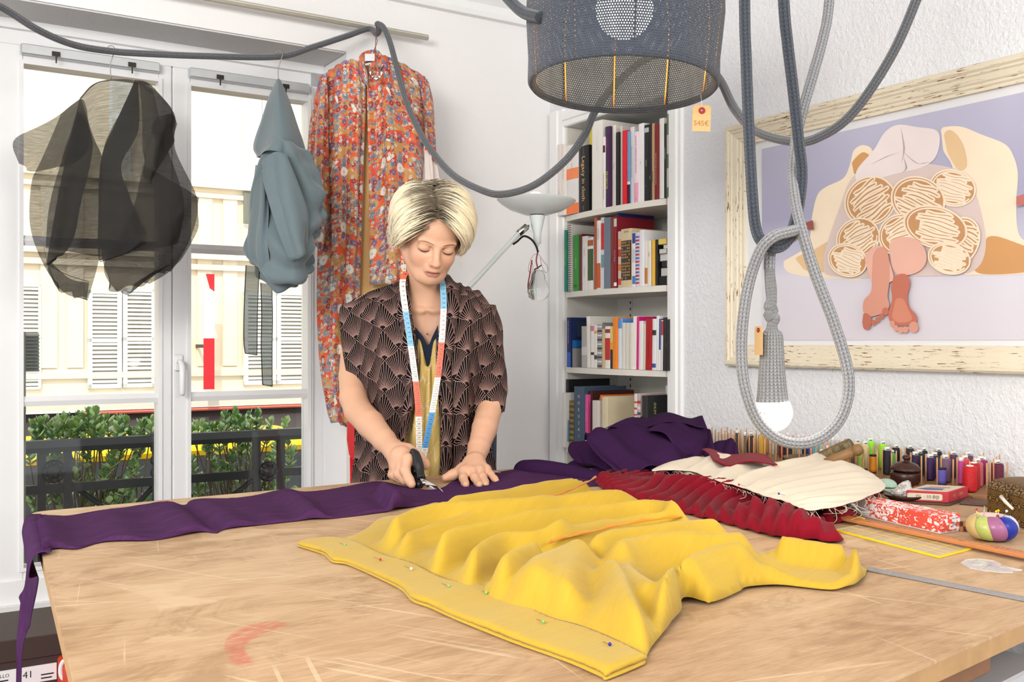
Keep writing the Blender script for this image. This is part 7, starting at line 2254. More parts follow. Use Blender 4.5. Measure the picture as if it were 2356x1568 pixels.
skin.chain([P(918, 1036, 2.405), P(940, 1036, 2.40), P(962, 1050, 2.405), P(976, 1065, 2.395), P(980, 1071, 2.39)], [.018, .0135, .0112, .0105, .009], .012)
# her left arm and the flat hand
AL = [P(1098, 728, 2.765), P(1112, 820, 2.735), P(1128, 905, 2.69), P(1126, 940, 2.665), P(1115, 985, 2.60), P(1101, 1030, 2.53), P(1094, 1056, 2.485)]
skin.chain(AL, [.043, .038, .0345, .034, .0325, .027, .0235], .006)
LW = P(1094, 1056, 2.485)
fl = [((1067, 1084, 2.405), (1066, 1100, 2.372), (1070, 1110, 2.350), (1072, 1114, 2.335)),
      ((1086, 1085, 2.402), (1093, 1099, 2.372), (1100, 1110, 2.350), (1103, 1114, 2.332)),
      ((1104, 1083, 2.412), (1111, 1097, 2.382), (1116, 1108, 2.360), (1118, 1113, 2.345)),
      ((1118, 1079, 2.428), (1129, 1091, 2.404), (1138, 1101, 2.385), (1142, 1105, 2.375))]
for f_, r_ in zip(fl, (.0100, .0102, .0098, .0088)):
    skin.chain([P(*q) for q in f_], [r_ * 1.08, r_, r_ * .9, r_ * .78], .005)
    skin.cone(P(1093, 1066, 2.462), P(*f_[0]), .020, r_ * 1.15, .014)
skin.chain([P(1082, 1068, 2.46), P(1064, 1081, 2.435), P(1042, 1092, 2.415), P(1024, 1098, 2.405)], [.019, .0145, .0112, .0088], .012)
V, FQ = skin.mesh()
me = bpy.data.meshes.new('person')
base = np.array(P(985, 1100, 2.78)); base[2] = 0
me.from_pydata((V - base).tolist(), [], FQ.tolist())
me.polygons.foreach_set('use_smooth', [True] * len(me.polygons))
# natural colouring of the skin (lips, cheeks, knuckles) and painted mouth-groove shade, kept as a colour attribute
loc = (V - HO) @ HR; hx, hy, hz = loc[:, 0], -loc[:, 1], loc[:, 2]
col = np.tile(np.array(srgb(218, 172, 142))[:3], (len(V), 1))
def tint(mask, rgb):
    global col
    m = np.clip(mask, 0, 1)[:, None]
    col = col * (1 - m) + np.array(srgb(*rgb))[:3] * m
face = (hy > .02).astype(float) * (np.abs(hx) < .09) * (hz > -.12) * (hz < .13)
for s_ in (-1, 1): tint(.35 * face * np.exp(-((hx - s_ * .042) ** 2 + (hz + .028) ** 2) / .018 ** 2), (222, 150, 126))
tint(.4 * face * np.exp(-((hx) ** 2 + (hz + .03) ** 2) / .012 ** 2), (220, 150, 124))
lip = face * (hy > .08) * np.exp(-(np.maximum(np.abs(hx) - .012, 0) / .007) ** 2 - ((hz + .0585) / .0062) ** 4)
tint(.95 * lip, (182, 98, 96))
tint(.95 * face * (hy > .07) * np.exp(-(np.maximum(np.abs(hx) - .016, 0) / .004) ** 2 - ((hz + .0582) / .0017) ** 2), (96, 46, 44))  # shade of the groove between the lips, painted into the skin colour
for s_ in (-1, 1):
    tint(.35 * face * np.exp(-((hx - s_ * .031) / .018) ** 2 - ((hz - .001) / .010) ** 2), (206, 158, 132))
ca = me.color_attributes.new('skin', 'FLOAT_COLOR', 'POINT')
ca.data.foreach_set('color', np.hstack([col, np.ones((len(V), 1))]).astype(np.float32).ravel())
ms = Mat('skin', rough=.48, spec=.35)
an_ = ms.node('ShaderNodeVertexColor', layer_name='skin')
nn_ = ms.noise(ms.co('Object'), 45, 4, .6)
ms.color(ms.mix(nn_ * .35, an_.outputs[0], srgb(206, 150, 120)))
fk = ms.voro(ms.co('Object'), 62, 'F1')
ms.bump(ms.noise(ms.co('Object'), 420, 2), .12, .001)
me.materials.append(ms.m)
woman = bpy.data.objects.new('person', me)
COL.objects.link(woman)
woman.location = base
tag(woman, 'blonde person in a black fan-patterned jacket cutting cloth at the table', 'person')

def face_pt(x, z, lift=.0006):
    """the point of the face straight ahead of head coordinates (x, z)"""
    ys = np.linspace(.125, .03, 120)
    d = skin.at(np.array([hd(x, y, z) for y in ys]))
    i = int(np.argmax(d < 0))
    y = ys[i] if d[i] < 0 else .07
    return Vector(hd(x, y + lift, z))
M_LASH = plain('dark_lashes', (58, 42, 34), .7)
M_BROW = plain('light_brown_brow', (150, 110, 80), .8)
for s_ in (-1, 1):
    mb = MB()
    pts = [face_pt(s_ * (.031 + .0150 * t), -.0062 + .0045 * t * t, .0004) for t in np.linspace(-1, 1, 11)]
    mb.tube(pts, [.0006 + .0012 * math.sin(math.pi * (k + .5) / 11) for k in range(11)], 6)
    for t in np.linspace(-.7, 1, 12):
        p0 = face_pt(s_ * (.031 + .0150 * t), -.0062 + .0045 * t * t, .0004)
        mb.tube([p0, p0 + Vector(HR @ np.array([s_ * .0025 * t, -.004, -.0035]))], [.0003, .0001], 3)
    obj('eyelash', mb, M_LASH, woman)
    mb = MB()
    pts = [face_pt(s_ * (.013 + .036 * t), .0150 + .0085 * math.sin(1.9 * t + .25) - .0035 * t, .0003) for t in np.linspace(0, 1, 12)]
    mb.tube(pts, [.0012 + .0016 * math.sin(math.pi * min(1, (k + 1.5) / 13)) for k in range(12)], 6, flat=.5)
    obj('eyebrow', mb, M_BROW, woman)
mb = MB()
for x, z in ((-.036, -.052), (.012, -.07), (-.028, -.010)): mb.ball(face_pt(x, z, -.0006), .0012, 8)
mb.ball(P(983, 768, 2.668), .0022, 8)
obj('moles', mb, M_LASH, woman)['kind'] = 'stuff'
# ---- hair
mh = Mat('bleached_hair', rough=.45, spec=.4)
_hc = mh.node('ShaderNodeVertexColor', layer_name='hair')
_hn = mh.noise(mh.co('Object'), 300, 2)
mh.color(mh.mix(_hn * .3, _hc.outputs[0], srgb(206, 188, 150)))
rnd = random.Random(11)
hv, hf, hcol = [], [], []
DKH, BLH = np.array(srgb(84, 72, 62))[:3], np.array(srgb(246, 234, 204))[:3]
def strand(pts, rad, dark_until, tone, n=4):
    pts = [Vector(p) for p in pts]
    b0 = len(hv)
    m = len(pts)
    up0 = Vector((.3, .2, 1)).normalized()
    for i, p in enumerate(pts):
        t = (pts[min(i + 1, m - 1)] - pts[max(i - 1, 0)]).normalized()
        a = t.cross(up0).normalized(); b = t.cross(a)
        q = i / (m - 1)
        r = rad * (0.55 + .45 * math.sin(math.pi * min(1, q * 1.25 + .1))) if q < .72 else rad * (1 - q) / .28 * .9 + .0001
        k = min(1, max(0, (q - dark_until) / .12))
        c = (DKH * (1 - k) + BLH * k) * tone
        for j in range(n):
            th = 2 * math.pi * j / n
            hv.append(tuple(p + a * math.cos(th) * r * 1.5 + b * math.sin(th) * r * .7)); hcol.append((*np.minimum(c, 1), 1))
    for i in range(m - 1):
        for j in range(n):
            hf.append((b0 + i * n + j, b0 + i * n + (j + 1) % n, b0 + (i + 1) * n + (j + 1) % n, b0 + (i + 1) * n + j))
A_, B_, Cc = .078, .100, .088                           # skull half-widths under the hair
def sk(x, y, z, off):
    """push a head-coordinate point out onto the skull surface plus off"""
    c = np.array([0, -.018, .036]); p = np.array([x, y, z]) - c
    s = 1 / math.sqrt((p[0] / A_) ** 2 + (p[1] / B_) ** 2 + (p[2] / Cc) ** 2)
    q = p * s
    return hd(*(c + q + p / np.linalg.norm(p) * off))
PARTX = -.012
HC0 = np.array([0, -.018, .036]); HAX = np.array([A_, B_, Cc])
def onskull(u, off):
    """unit-sphere direction -> point over the skull at height off"""
    u = np.asarray(u, float); u = u / np.linalg.norm(u)
    n_ = u / HAX; n_ /= np.linalg.norm(n_)
    return hd(*(HC0 + u * HAX + n_ * off))
def slerp(a, b, t):
    a, b = a / np.linalg.norm(a), b / np.linalg.norm(b)
    w = math.acos(max(-1, min(1, float(a @ b))))
    return (math.sin((1 - t) * w) * a + math.sin(t * w) * b) / math.sin(w)
def lay(s_, f, layer):
    """one lock from the parting over side s_ (-1 left, 1 right in the photo); f = 0 at the back .. 1 at the forehead"""
    y0 = -.80 + 1.70 * f + rnd.uniform(-.03, .03)
    x0 = PARTX / A_ + .09 * math.sin(7 * f) * .5 + s_ * rnd.uniform(.0, .05)
    if f > .9: x0 += s_ * rnd.uniform(0, .38)                       # along the hairline of the forehead
    r0 = np.array([x0, y0, math.sqrt(max(.02, 1 - min(.98, x0 * x0 + y0 * y0)))])
    if s_ > 0: e_ = np.array([.94, -.75 + 1.30 * f ** 1.3 + rnd.uniform(-.08, .08), -.30 - .10 * f + rnd.uniform(-.16, .08)])
    else: e_ = np.array([-.95, -.80 + .88 * f ** 1.2 + rnd.uniform(-.10, .10), -.50 + rnd.uniform(-.28, .12)])
    vol = (.020 if s_ > 0 else .019) + .012 * layer + rnd.uniform(-.004, .004)
    ph_ = rnd.uniform(0, 6)
    pts = []
    for i in range(14):
        t = i / 13
        u = slerp(r0, e_, t)
        o = .004 + vol * math.sin(math.pi * min(.86, .06 + t ** .7 * .8)) + .0030 * math.sin(6 * t + ph_) * t + .006 * layer * (1 - t)
        p = onskull(u, o)
        if t > .72:
            q = (t - .72) / .28
            flick = (.016 + rnd.uniform(-.004, .010)) * q * q * (1 if s_ < 0 else -.35)
            p = p + HR @ np.array([s_ * flick, 0, 0]) + np.array([0, 0, -.012 * q])
        pts.append(p)
    dk = (.17 if .35 < f < .93 else .09) * (1.1 if s_ < 0 else .75)
    strand(pts, rnd.uniform(.0009, .0022), max(.01, dk + rnd.uniform(-.10, .10)), rnd.uniform(.84, 1.12))
for s_ in (-1, 1):
    for layer, n in ((0, 420), (1, 620)):
        for k in range(n):
            lay(s_, (k + rnd.random()) / n, layer)
for k in range(170):                                                 # crown combed over to both sides and back
    s_ = 1 if rnd.random() < .6 else -1
    r0 = np.array([PARTX / A_ - s_ * rnd.uniform(.0, .10), rnd.uniform(-.75, .1), .75]); e_ = np.array([s_ * rnd.uniform(.5, 1.0), r0[1] - rnd.uniform(.1, .5), .1])
    strand([onskull(slerp(r0, e_, t), .018 + .016 * math.sin(math.pi * min(.9, t + .15))) for t in np.linspace(0, 1, 10)], .0018, rnd.uniform(0, .35), rnd.uniform(.85, 1.1))
for k in range(170):                                      # the back and nape
    a = rnd.uniform(-1.5, 1.5)
    pts = []
    for i in range(10):
        t = i / 9
        ph = .15 + 1.75 * t
        pts.append(sk(A_ * math.sin(a) * math.sin(ph), -.018 - B_ * math.cos(a) * math.sin(ph), .036 + Cc * math.cos(ph), .014 + .01 * math.sin(math.pi * t)))
    strand(pts, .0045, .18 + rnd.uniform(-.05, .05), rnd.uniform(.82, 1.0))
for k in range(110):                                      # fine dark roots at the parting
    f = rnd.random(); y0 = -.5 + 1.38 * f
    s_ = 1 if rnd.random() < .55 else -1
    x0 = PARTX / A_ + rnd.uniform(-.16, .16) + .04 * math.sin(7 * f)
    r0 = np.array([x0, y0, math.sqrt(max(.03, 1 - min(.97, x0 * x0 + y0 * y0)))])
    e_ = r0 + np.array([s_ * rnd.uniform(.35, .7), -.18, -.1])
    strand([onskull(slerp(r0, e_, t), .006 + .020 * math.sin(math.pi * min(.75, .1 + t * .7)) + rnd.uniform(0, .003)) for t in np.linspace(0, 1, 8)], .0011, .85 if rnd.random() < .7 else .3, rnd.uniform(.8, 1.15))
for pts in ([(.076, .035, .0), (.082, .038, -.02), (.081, .04, -.035), (.085, .038, -.052)],):   # loose wisp by the cheek
    strand(catmull(np.array([hd(*q) for q in pts]), 4), .0009, 0, 1.0)
# close cap under the locks
cap0 = len(hv)
R_, C_ = 22, 44
for i in range(R_ + 1):
    ph = 1.95 * i / R_
    for j in range(C_):
        a = 2 * math.pi * j / C_
        fr_ = math.sin(a)                                  # 1 = face side
        lim = 1.06 if fr_ > .62 else (1.06 + (1.95 - 1.06) * min(1, (.62 - fr_) / .80))
        ph_ = min(ph, lim)
        p = onskull((math.cos(a) * math.sin(ph_), fr_ * math.sin(ph_), math.cos(ph_)), .003 if ph_ >= lim - .12 else .006)
        hv.append(tuple(p))
        dkk = min(1, max(0, 1.5 - abs(A_ * math.cos(a) * math.sin(ph_) - PARTX) / .030) + (.6 if ph_ >= lim - .2 else 0))
        hcol.append((*(BLH * (1 - dkk) + DKH * dkk) * .8, 1))
for i in range(R_):
    for j in range(C_):
        hf.append((cap0 + i * C_ + j, cap0 + (i + 1) * C_ + j, cap0 + (i + 1) * C_ + (j + 1) % C_, cap0 + i * C_ + (j + 1) % C_))
mb = MB(); mb.add(hv, hf, smooth=True)
hair = obj('hair', mb, mh.m, woman, label='chin-length bleached blonde hair with dark roots')
hair['kind'] = 'stuff'
_a = hair.data.color_attributes.new('hair', 'FLOAT_COLOR', 'POINT')
_a.data.foreach_set('color', np.array(hcol, np.float32).ravel())

# ---- clothes
def m_fans():
    m = Mat('black_fan_print', rough=.75, spec=.12)
    u, w, _ = m.xyz(m.co('UV'))
    wd, ht = .078, .084
    x, y = u / wd, w * -1.0 / ht
    p, q = (y + x), (y - x)
    fp, fq = p.fract(), q.fract()
    dx, dy = (fp - fq) * (.5 * wd), (fp + fq) * (.5 * ht)
    r = (dx * dx + dy * dy).sqrt()
    a = S.m('ARCTAN2', dx, dy)
    k = (a * (15.0 / 1.5)).fract() - .5
    line = (k.abs() * r * .10) < .00036
    rays = line * (r > .0135)
    ed = ((fp < .014) + (fq < .014)).min(1.0) * (r > .004)
    n = m.noise(m.co('Object'), 200, 2)
    f = rays.max(ed)
    m.color(m.mix(f, srgb(13, 10, 11), srgb(196, 156, 146)))
    m.rough(0.75 - n * 0.15)
    return m.m
M_FAN = m_fans()
M_DRESS = Mat('ochre_print_dress', rough=.7, spec=.2)
_u = M_DRESS.co('UV'); _d = S(M_DRESS.voro(_u, 26, 'DISTANCE_TO_EDGE'))
_n = M_DRESS.noise(_u, 9, 2)
M_DRESS.color(M_DRESS.mix((_d < .022) * .75, M_DRESS.mix(_n, srgb(208, 176, 98), srgb(226, 198, 124)), srgb(232, 220, 190)))
M_NAVY = m_cloth('navy_jersey', (34, 42, 60), .06)
J = 2.64
fo = lambda a, f, s=0, g=0: (lambda u, v: a * np.sin(f * u + s + g * v) * np.clip(v * 3, .15, 1) + .4 * a * np.sin(2.1 * f * u - 3 * v + s))
lw = thing  # noqa
part('dress_front', M_DRESS.m, woman, [([[(958, 780, J + .014), (968, 786, J + .006), (985, 846, J), (998, 786, J + .006), (1010, 778, J + .014)], [(950, 850, J + .005), (966, 850, J - .012), (985, 852, J - .018), (1000, 850, J - .012), (1018, 850, J + .005)], [(930, 940, J + .01), (955, 940, J - .02), (980, 940, J - .03), (1005, 940, J - .02), (1025, 940, J + .01)], [(910, 1030, J + .01), (945, 1030, J - .02), (975, 1030, J - .03), (1005, 1030, J - .02), (1025, 1030, J + .01)], [(900, 1110, J + .01), (940, 1110, J - .02), (975, 1110, J - .03), (1005, 1110, J - .02), (1025, 1110, J + .01)], [(900, 1250, J + .03), (940, 1250, J), (975, 1250, J - .01), (1005, 1250, J), (1025, 1250, J + .03)]], lambda u, v: .006 * np.sin(26 * u) * np.clip(v * 4, .0, 1))])
part('neckline', M_NAVY, woman, [([[(955, 752, J + .014), (972, 772, J + .016), (985, 793, J + .014), (995, 774, J + .016), (1008, 748, J + .014)], [(957, 800, J + .006), (972, 825, J + .008), (986, 852, J + .004), (997, 826, J + .008), (1008, 796, J + .006)]], None)], solid=.0015)
# jacket: two front panels, back, and one sleeve
jl = [[(942, 640, 2.69), (925, 648, 2.71), (895, 660, 2.735), (850, 676, 2.745), (800, 700, 2.75)],
      [(940, 690, 2.655), (915, 692, 2.655), (880, 700, 2.67), (835, 712, 2.70), (785, 712, 2.745)],
      [(952, 750, 2.635), (925, 755, 2.625), (885, 760, 2.635), (840, 770, 2.665), (792, 775, 2.735)],
      [(960, 820, 2.615), (930, 825, 2.600), (890, 830, 2.61), (845, 840, 2.64), (806, 850, 2.71)],
      [(958, 890, 2.605), (928, 895, 2.59), (890, 900, 2.605), (852, 905, 2.64), (822, 915, 2.70)],
      [(944, 960, 2.605), (915, 965, 2.60), (880, 970, 2.62), (850, 975, 2.66), (828, 980, 2.71)],
      [(926, 1030, 2.61), (900, 1035, 2.61), (870, 1040, 2.63), (842, 1045, 2.67), (824, 1050, 2.72)],
      [(915, 1100, 2.62), (890, 1105, 2.62), (862, 1108, 2.64), (838, 1110, 2.68), (816, 1112, 2.73)],
      [(912, 1260, 2.64), (886, 1260, 2.64), (858, 1260, 2.66), (834, 1260, 2.70), (812, 1260, 2.75)]]
part('jacket_front', M_FAN, woman, [(jl, fo(.010, 13, .6, 1.0))], solid=.0015)
jr = [[(1022, 648, 2.69), (1040, 650, 2.71), (1062, 656, 2.735), (1085, 664, 2.745), (1108, 676, 2.755)],
      [(1024, 695, 2.655), (1050, 692, 2.655), (1080, 695, 2.66), (1108, 705, 2.68), (1130, 715, 2.72)],
      [(1014, 755, 2.635), (1045, 755, 2.625), (1080, 758, 2.625), (1112, 765, 2.65), (1138, 775, 2.70)],
      [(1010, 825, 2.615), (1040, 825, 2.600), (1072, 828, 2.60), (1102, 832, 2.63), (1128, 840, 2.69)],
      [(1014, 895, 2.605), (1042, 895, 2.59), (1068, 898, 2.60), (1094, 900, 2.64), (1116, 905, 2.70)],
      [(1016, 960, 2.605), (1042, 962, 2.60), (1066, 965, 2.615), (1092, 968, 2.655), (1114, 972, 2.71)],
      [(1016, 1030, 2.61), (1042, 1032, 2.61), (1068, 1034, 2.63), (1096, 1036, 2.67), (1122, 1040, 2.72)],
      [(1015, 1100, 2.62), (1042, 1100, 2.62), (1072, 1100, 2.64), (1104, 1100, 2.68), (1134, 1100, 2.73)],
      [(1014, 1260, 2.64), (1042, 1260, 2.64), (1074, 1260, 2.66), (1108, 1260, 2.70), (1138, 1260, 2.75)]]
part('jacket_front', M_FAN, woman, [(jr, fo(.010, 13, 2.0, -1.0))], solid=.0015)
jb = [[(940, 638, 2.80), (985, 640, 2.83), (1030, 640, 2.80)], [(800, 700, 2.78), (985, 690, 2.90), (1110, 690, 2.78)], [(795, 800, 2.80), (985, 800, 2.92), (1130, 800, 2.80)], [(815, 950, 2.80), (985, 950, 2.90), (1120, 950, 2.80)], [(815, 1110, 2.80), (985, 1110, 2.92), (1135, 1110, 2.80)], [(812, 1260, 2.80), (985, 1260, 2.94), (1138, 1260, 2.80)]]
part('jacket_back', M_FAN, woman, [(jb, fo(.008, 14))], solid=.0015)
# rolled shawl collar up the neck
part('collar', M_FAN, woman, [([[(944, 612, 2.70), (936, 618, 2.72), (930, 640, 2.70)], [(938, 650, 2.665), (926, 655, 2.665), (912, 668, 2.68)], [(944, 700, 2.64), (930, 705, 2.635), (914, 712, 2.645)], [(956, 770, 2.618), (942, 772, 2.612), (925, 775, 2.618)], [(962, 840, 2.602), (950, 842, 2.594), (936, 842, 2.60)], [(958, 900, 2.595), (948, 905, 2.587), (932, 905, 2.595)], [(942, 975, 2.597), (934, 978, 2.59), (920, 980, 2.602)], [(922, 1060, 2.60), (914, 1062, 2.595), (904, 1062, 2.607)], [(913, 1130, 2.61), (907, 1130, 2.607), (900, 1130, 2.62)]], None),
                              ([[(1022, 630, 2.71), (1032, 634, 2.73), (1040, 644, 2.72)], [(1024, 662, 2.66), (1038, 664, 2.66), (1056, 668, 2.68)], [(1020, 715, 2.635), (1036, 716, 2.63), (1054, 718, 2.64)], [(1011, 780, 2.615), (1026, 782, 2.61), (1044, 782, 2.615)], [(1008, 845, 2.60), (1020, 846, 2.592), (1036, 846, 2.598)], [(1013, 905, 2.595), (1024, 906, 2.587), (1040, 906, 2.595)], [(1015, 975, 2.597), (1026, 976, 2.59), (1040, 976, 2.60)], [(1015, 1060, 2.60), (1025, 1060, 2.595), (1038, 1060, 2.607)], [(1014, 1130, 2.61), (1024, 1130, 2.607), (1036, 1130, 2.62)]], None)], solid=.003)
# sleeve of her left arm
sl = []
cx_ = [(1098, 700, 2.745, 42, 46), (1112, 750, 2.742, 40, 46), (1118, 810, 2.735, 40, 46), (1122, 860, 2.72, 42, 46), (1124, 900, 2.70, 42, 46), (1122, 930, 2.685, 41, 42), (1119, 948, 2.675, 39, 38)]
G = []
for (px, py, d, r1, r2) in cx_:
    c = P(px, py, d); k = d / F
    row = []
    for j in range(41):
        a = 2 * math.pi * j / 40
        wr_ = 1 + .05 * math.sin(7 * a + py * .06) + .03 * math.sin(3 * a - py * .09)
        row.append(tuple(c + Vector((math.cos(a) * r1 * k * wr_, math.sin(a) * r2 * k * wr_, -.012 * math.cos(a) * 0 + .10 * k * (px - 1110) * math.cos(a) * 1.5))))
    G.append(row)
G = np.array([catmull(np.array(G)[:, j], 5) for j in range(41)]).transpose(1, 0, 2)
mb = MB(); mb.grid(G); obj('sleeve', mb, M_FAN, woman, solid=.0015)
# left armhole edge with ochre lining
part('armhole_lining', M_DRESS.m, woman, [([[(784, 712, 2.745), (790, 706, 2.77)], [(774, 758, 2.75), (790, 760, 2.78)], [(784, 790, 2.745), (800, 790, 2.78)], [(796, 830, 2.73), (812, 830, 2.77)]], None)])
# trousers and shoes below the table top
mb = MB()
for sx in (-.09, .09):
    x0 = base[0] + sx
    mb.tube([(x0 * 1.0, base[1] + .03, 1.0), (x0, base[1] + .02, .72), (x0, base[1] + .02, .45), (x0, base[1] + .04, .06)], [.10, .095, .068, .055], 16)
obj('trousers', mb, M_NAVY, woman)['kind'] = 'stuff'
for sx in (-.09, .09):
    mb = MB(); mb.ball((base[0] + sx, base[1] - .03, .035), .05, 14, sc=(.9, 2.4, .7)); obj('shoe', mb, M_BLACKP, woman)

# ---- tape measure round the neck
tm = thing('tape_measure', 'white, blue and orange tape measure hung round the neck', 'tape measure', P(968, 1060, 2.58))
def tape(px_pts, wpx, blocks):
    """blocks: list of (y0, y1, rgb)"""
    c = catmull(np.array(px_pts, float), 10)
    for b0, b1, rgb in blocks:
        seg = [q for q in c if b0 - 4 <= q[1] <= b1 + 4]
        seg = np.array(seg); ys = np.linspace(b0, b1, 10)
        o_ = np.argsort(seg[:, 1]); sx = np.interp(ys, seg[o_, 1], seg[o_, 0]); sd_ = np.interp(ys, seg[o_, 1], seg[o_, 2])
        mb = MB()
        G = np.array([[tuple(P(x - wpx / 2, y, d)), tuple(P(x, y, d - .001)), tuple(P(x + wpx / 2, y, d))] for x, y, d in zip(sx, ys, sd_)])
        mb.grid(G)
        s = obj('colour_block', mb, bpy.data.materials.get('tape_%d_%d_%d' % rgb) or plain('tape_%d_%d_%d' % rgb, rgb, .5, var=.03), tm)
        mb = MB()
        for y in np.arange(b0 + 6, b1 - 2, 10.5):
            x = np.interp(y, ys, sx); d = np.interp(y, ys, sd_) - .0024
            text_mb(str(int(140 - (y - 640) / 10.5)), .0062, P(x, y, d), X, Z, mb=mb)
            mb.add([P(x - wpx * .45, y + 4.6, d), P(x + wpx * .45, y + 4.6, d), P(x + wpx * .45, y + 5.2, d), P(x - wpx * .45, y + 5.2, d)], [(3, 2, 1, 0)])
        obj('markings', mb, bpy.data.materials.get('tape_ink') or plain('tape_ink', (84, 80, 84), .6), s)['kind'] = 'stuff'
TW, TB, TR = (234, 230, 220), (130, 186, 216), (226, 112, 84)
tape([(935, 622, 2.68), (926, 650, 2.655), (931, 700, 2.625), (940, 760, 2.602), (950, 830, 2.580), (959, 900, 2.57), (963, 960, 2.57), (965, 1058, 2.58)], 14, [(624, 642, TR), (642, 716, TW), (716, 796, TB), (796, 877, TW), (877, 958, TR), (958, 1040, TW), (1040, 1056, TB)])
tape([(1018, 636, 2.70), (1019, 660, 2.655), (1021, 700, 2.625), (1018, 760, 2.60), (1012, 830, 2.58), (1004, 890, 2.57), (992, 960, 2.566), (980, 1020, 2.57), (972, 1060, 2.58)], 14, [(638, 710, TB), (710, 787, TW), (787, 868, TR), (868, 948, TW), (948, 1030, (74, 150, 206)), (1030, 1058, TW)])
mb = MB()
nk = [P(935, 622, 2.68), P(940, 605, 2.74), P(960, 598, 2.79), P(985, 596, 2.80), P(1008, 606, 2.78), P(1018, 636, 2.70)]
G = np.array([[tuple(p + Vector((0, 0, .008))), tuple(p - Vector((0, 0, .008)))] for p in smooth_path(nk, 6)])
mb.grid(G); obj('neck_length', mb, bpy.data.materials['tape_234_230_220'], tm)

# ---- shears
sh_ = thing('fabric_shears', 'black-handled fabric shears cutting the purple strip', 'scissors', P(990, 1120, 2.28))
M_BLADE = plain('polished_steel', (196, 192, 188), .18, 1.0)
mb = MB()
def blade(pts, t=.0016):
    w = [P(*q) for q in pts]; n = len(w)
    mb.add(w + [p + Vector((0, t, 0)) for p in w], [tuple(range(n)), tuple(range(2 * n - 1, n - 1, -1))] + [(k, n + k, n + (k + 1) % n, (k + 1) % n) for k in range(n)])
blade([(966, 1100, 2.30), (977, 1103, 2.295), (990, 1108, 2.275), (1005, 1117, 2.262), (1016, 1126, 2.255), (1023, 1135, 2.25), (1008, 1126, 2.26), (992, 1117, 2.275), (975, 1114, 2.29)])
obj('upper_blade', mb, M_BLADE, sh_)
mb = MB()
blade([(968, 1073, 2.315), (971, 1072, 2.315), (982, 1105, 2.297), (990, 1114, 2.29), (1000, 1124, 2.28), (985, 1122, 2.29), (974, 1112, 2.302)])
obj('lower_blade', mb, M_BLADE, sh_)
mb = MB(); mb.lathe(P(977, 1111, 2.292), [(0, .004), (.005, .004), (.006, .002), (.006, -.002), (0, -.002)], 16, axis=(0, -1, 0)); obj('pivot_screw', mb, M_CHR, sh_)
mb = MB(); mb.tube(smooth_path([P(950, 1034, 2.345), P(957, 1044, 2.335), P(964, 1060, 2.325), P(968, 1080, 2.315), P(971, 1100, 2.30), P(972, 1108, 2.297)], 6), [.005] + [.0088] * 12 + [.0075] * 18, 10, flat=.7) if False else mb.tube(smooth_path([P(951, 1034, 2.345), P(957, 1046, 2.335), P(962, 1062, 2.325), P(966, 1082, 2.315), P(968, 1100, 2.303)], 6), np.interp(np.linspace(0, 1, 25), [0, .2, .6, 1], [.004, .0098, .0112, .0085]), 12)
mb.tube(smooth_path([P(951, 1036, 2.345), P(944, 1052, 2.36), P(946, 1072, 2.35), P(958, 1086, 2.33)], 6), .0065, 10)
obj('upper_handle', mb, M_BLACKP, sh_)
mb = MB(); mb.tube(smooth_path([P(968, 1114, 2.302), P(958, 1112, 2.315), P(953, 1100, 2.33), P(948, 1085, 2.35), P(936, 1086, 2.36)], 6), np.interp(np.linspace(0, 1, 25), [0, .4, 1], [.009, .010, .006]), 12)
obj('lower_handle', mb, M_BLACKP, sh_)
# ---------------------------------------------------------------- framed photograph on the right wall
za, zb = rz(1684, 294), rz(1681, 841)
a0, a1 = ra(1684), 0
ai, zi0, zi1 = ra(1746, -.02), rz(1747, 782, -.02), rz(1748, 341, -.02)
ac = ra(2100, -.012); a1 = 2 * ac - a0
M_DIST = Mat('distressed_cream_paint', rough=.6)
_v = M_DIST.co('UV'); _x, _y, _z = M_DIST.xyz(_v)
_n = M_DIST.noise(M_DIST.vec(_x * 22, _y * 300, 0.0), 1.0, 4, .6); _m = M_DIST.noise(_v, 7, 2)
M_DIST.color(M_DIST.mix((_n + _m * .25 - .125).ss(.60, .64), M_DIST.mix(_m, srgb(232, 222, 200), srgb(218, 206, 180)), srgb(112, 70, 40)))
M_DIST.bump(_n, .3, .003)
pf = thing('framed_photograph', 'large framed photograph of bare feet under rolled cream cloths', 'picture', FR(ac, -.02, zb))
fprof = [(0, .0), (0, .030), (.006, .036), (.016, .036), (.021, .031), (.026, .031), (.030, .027), (.044, .024), (.048, .020), (.054, .020), (.058, .016), (.066, .016), (.066, .004)]
def rail(p, q, inward, name):
    """frame rail from outer corner p to q (a, z); inward = (da, dz)"""
    du = Vector((q[0] - p[0], q[1] - p[1])).normalized()
    G, U = [], []
    L = math.hypot(q[0] - p[0], q[1] - p[1])
    for i, (w, h) in enumerate(fprof):
        r, ur = [], []
        for t in np.linspace(0, 1, 60):
            s = w + (L - 2 * w) * t
            wig = .0016 * abs(math.sin(s * 70)) if i in (1, 2) else 0
            r.append(tuple(FR(p[0] + du.x * s + inward[0] * (w + wig), -h, p[1] + du.y * s + inward[1] * (w + wig)))); ur.append((s, w * 1.0))
        G.append(r); U.append(ur)
    mb = MB(); mb.grid(np.array(G), uv=np.array(U), smooth=False); obj(name, mb, M_DIST.m, pf)
rail((a0, za), (a1, za), (0, -1), 'top_rail'); rail((a0, zb), (a1, zb), (0, 1), 'bottom_rail'); rail((a0, za), (a0, zb), (1, 0), 'side_rail'); rail((a1, za), (a1, zb), (-1, 0), 'side_rail')
mb = MB(); mb.fbox(FR, a0 + .06, a1 - .06, -.005, -.0005, zb + .06, za - .06); obj('white_mount', mb, M_LABEL, pf)
mt = M_PR = Mat('print_backdrop', rough=.35)
_x, _y, _z = mt.xyz(mt.co('Object'))
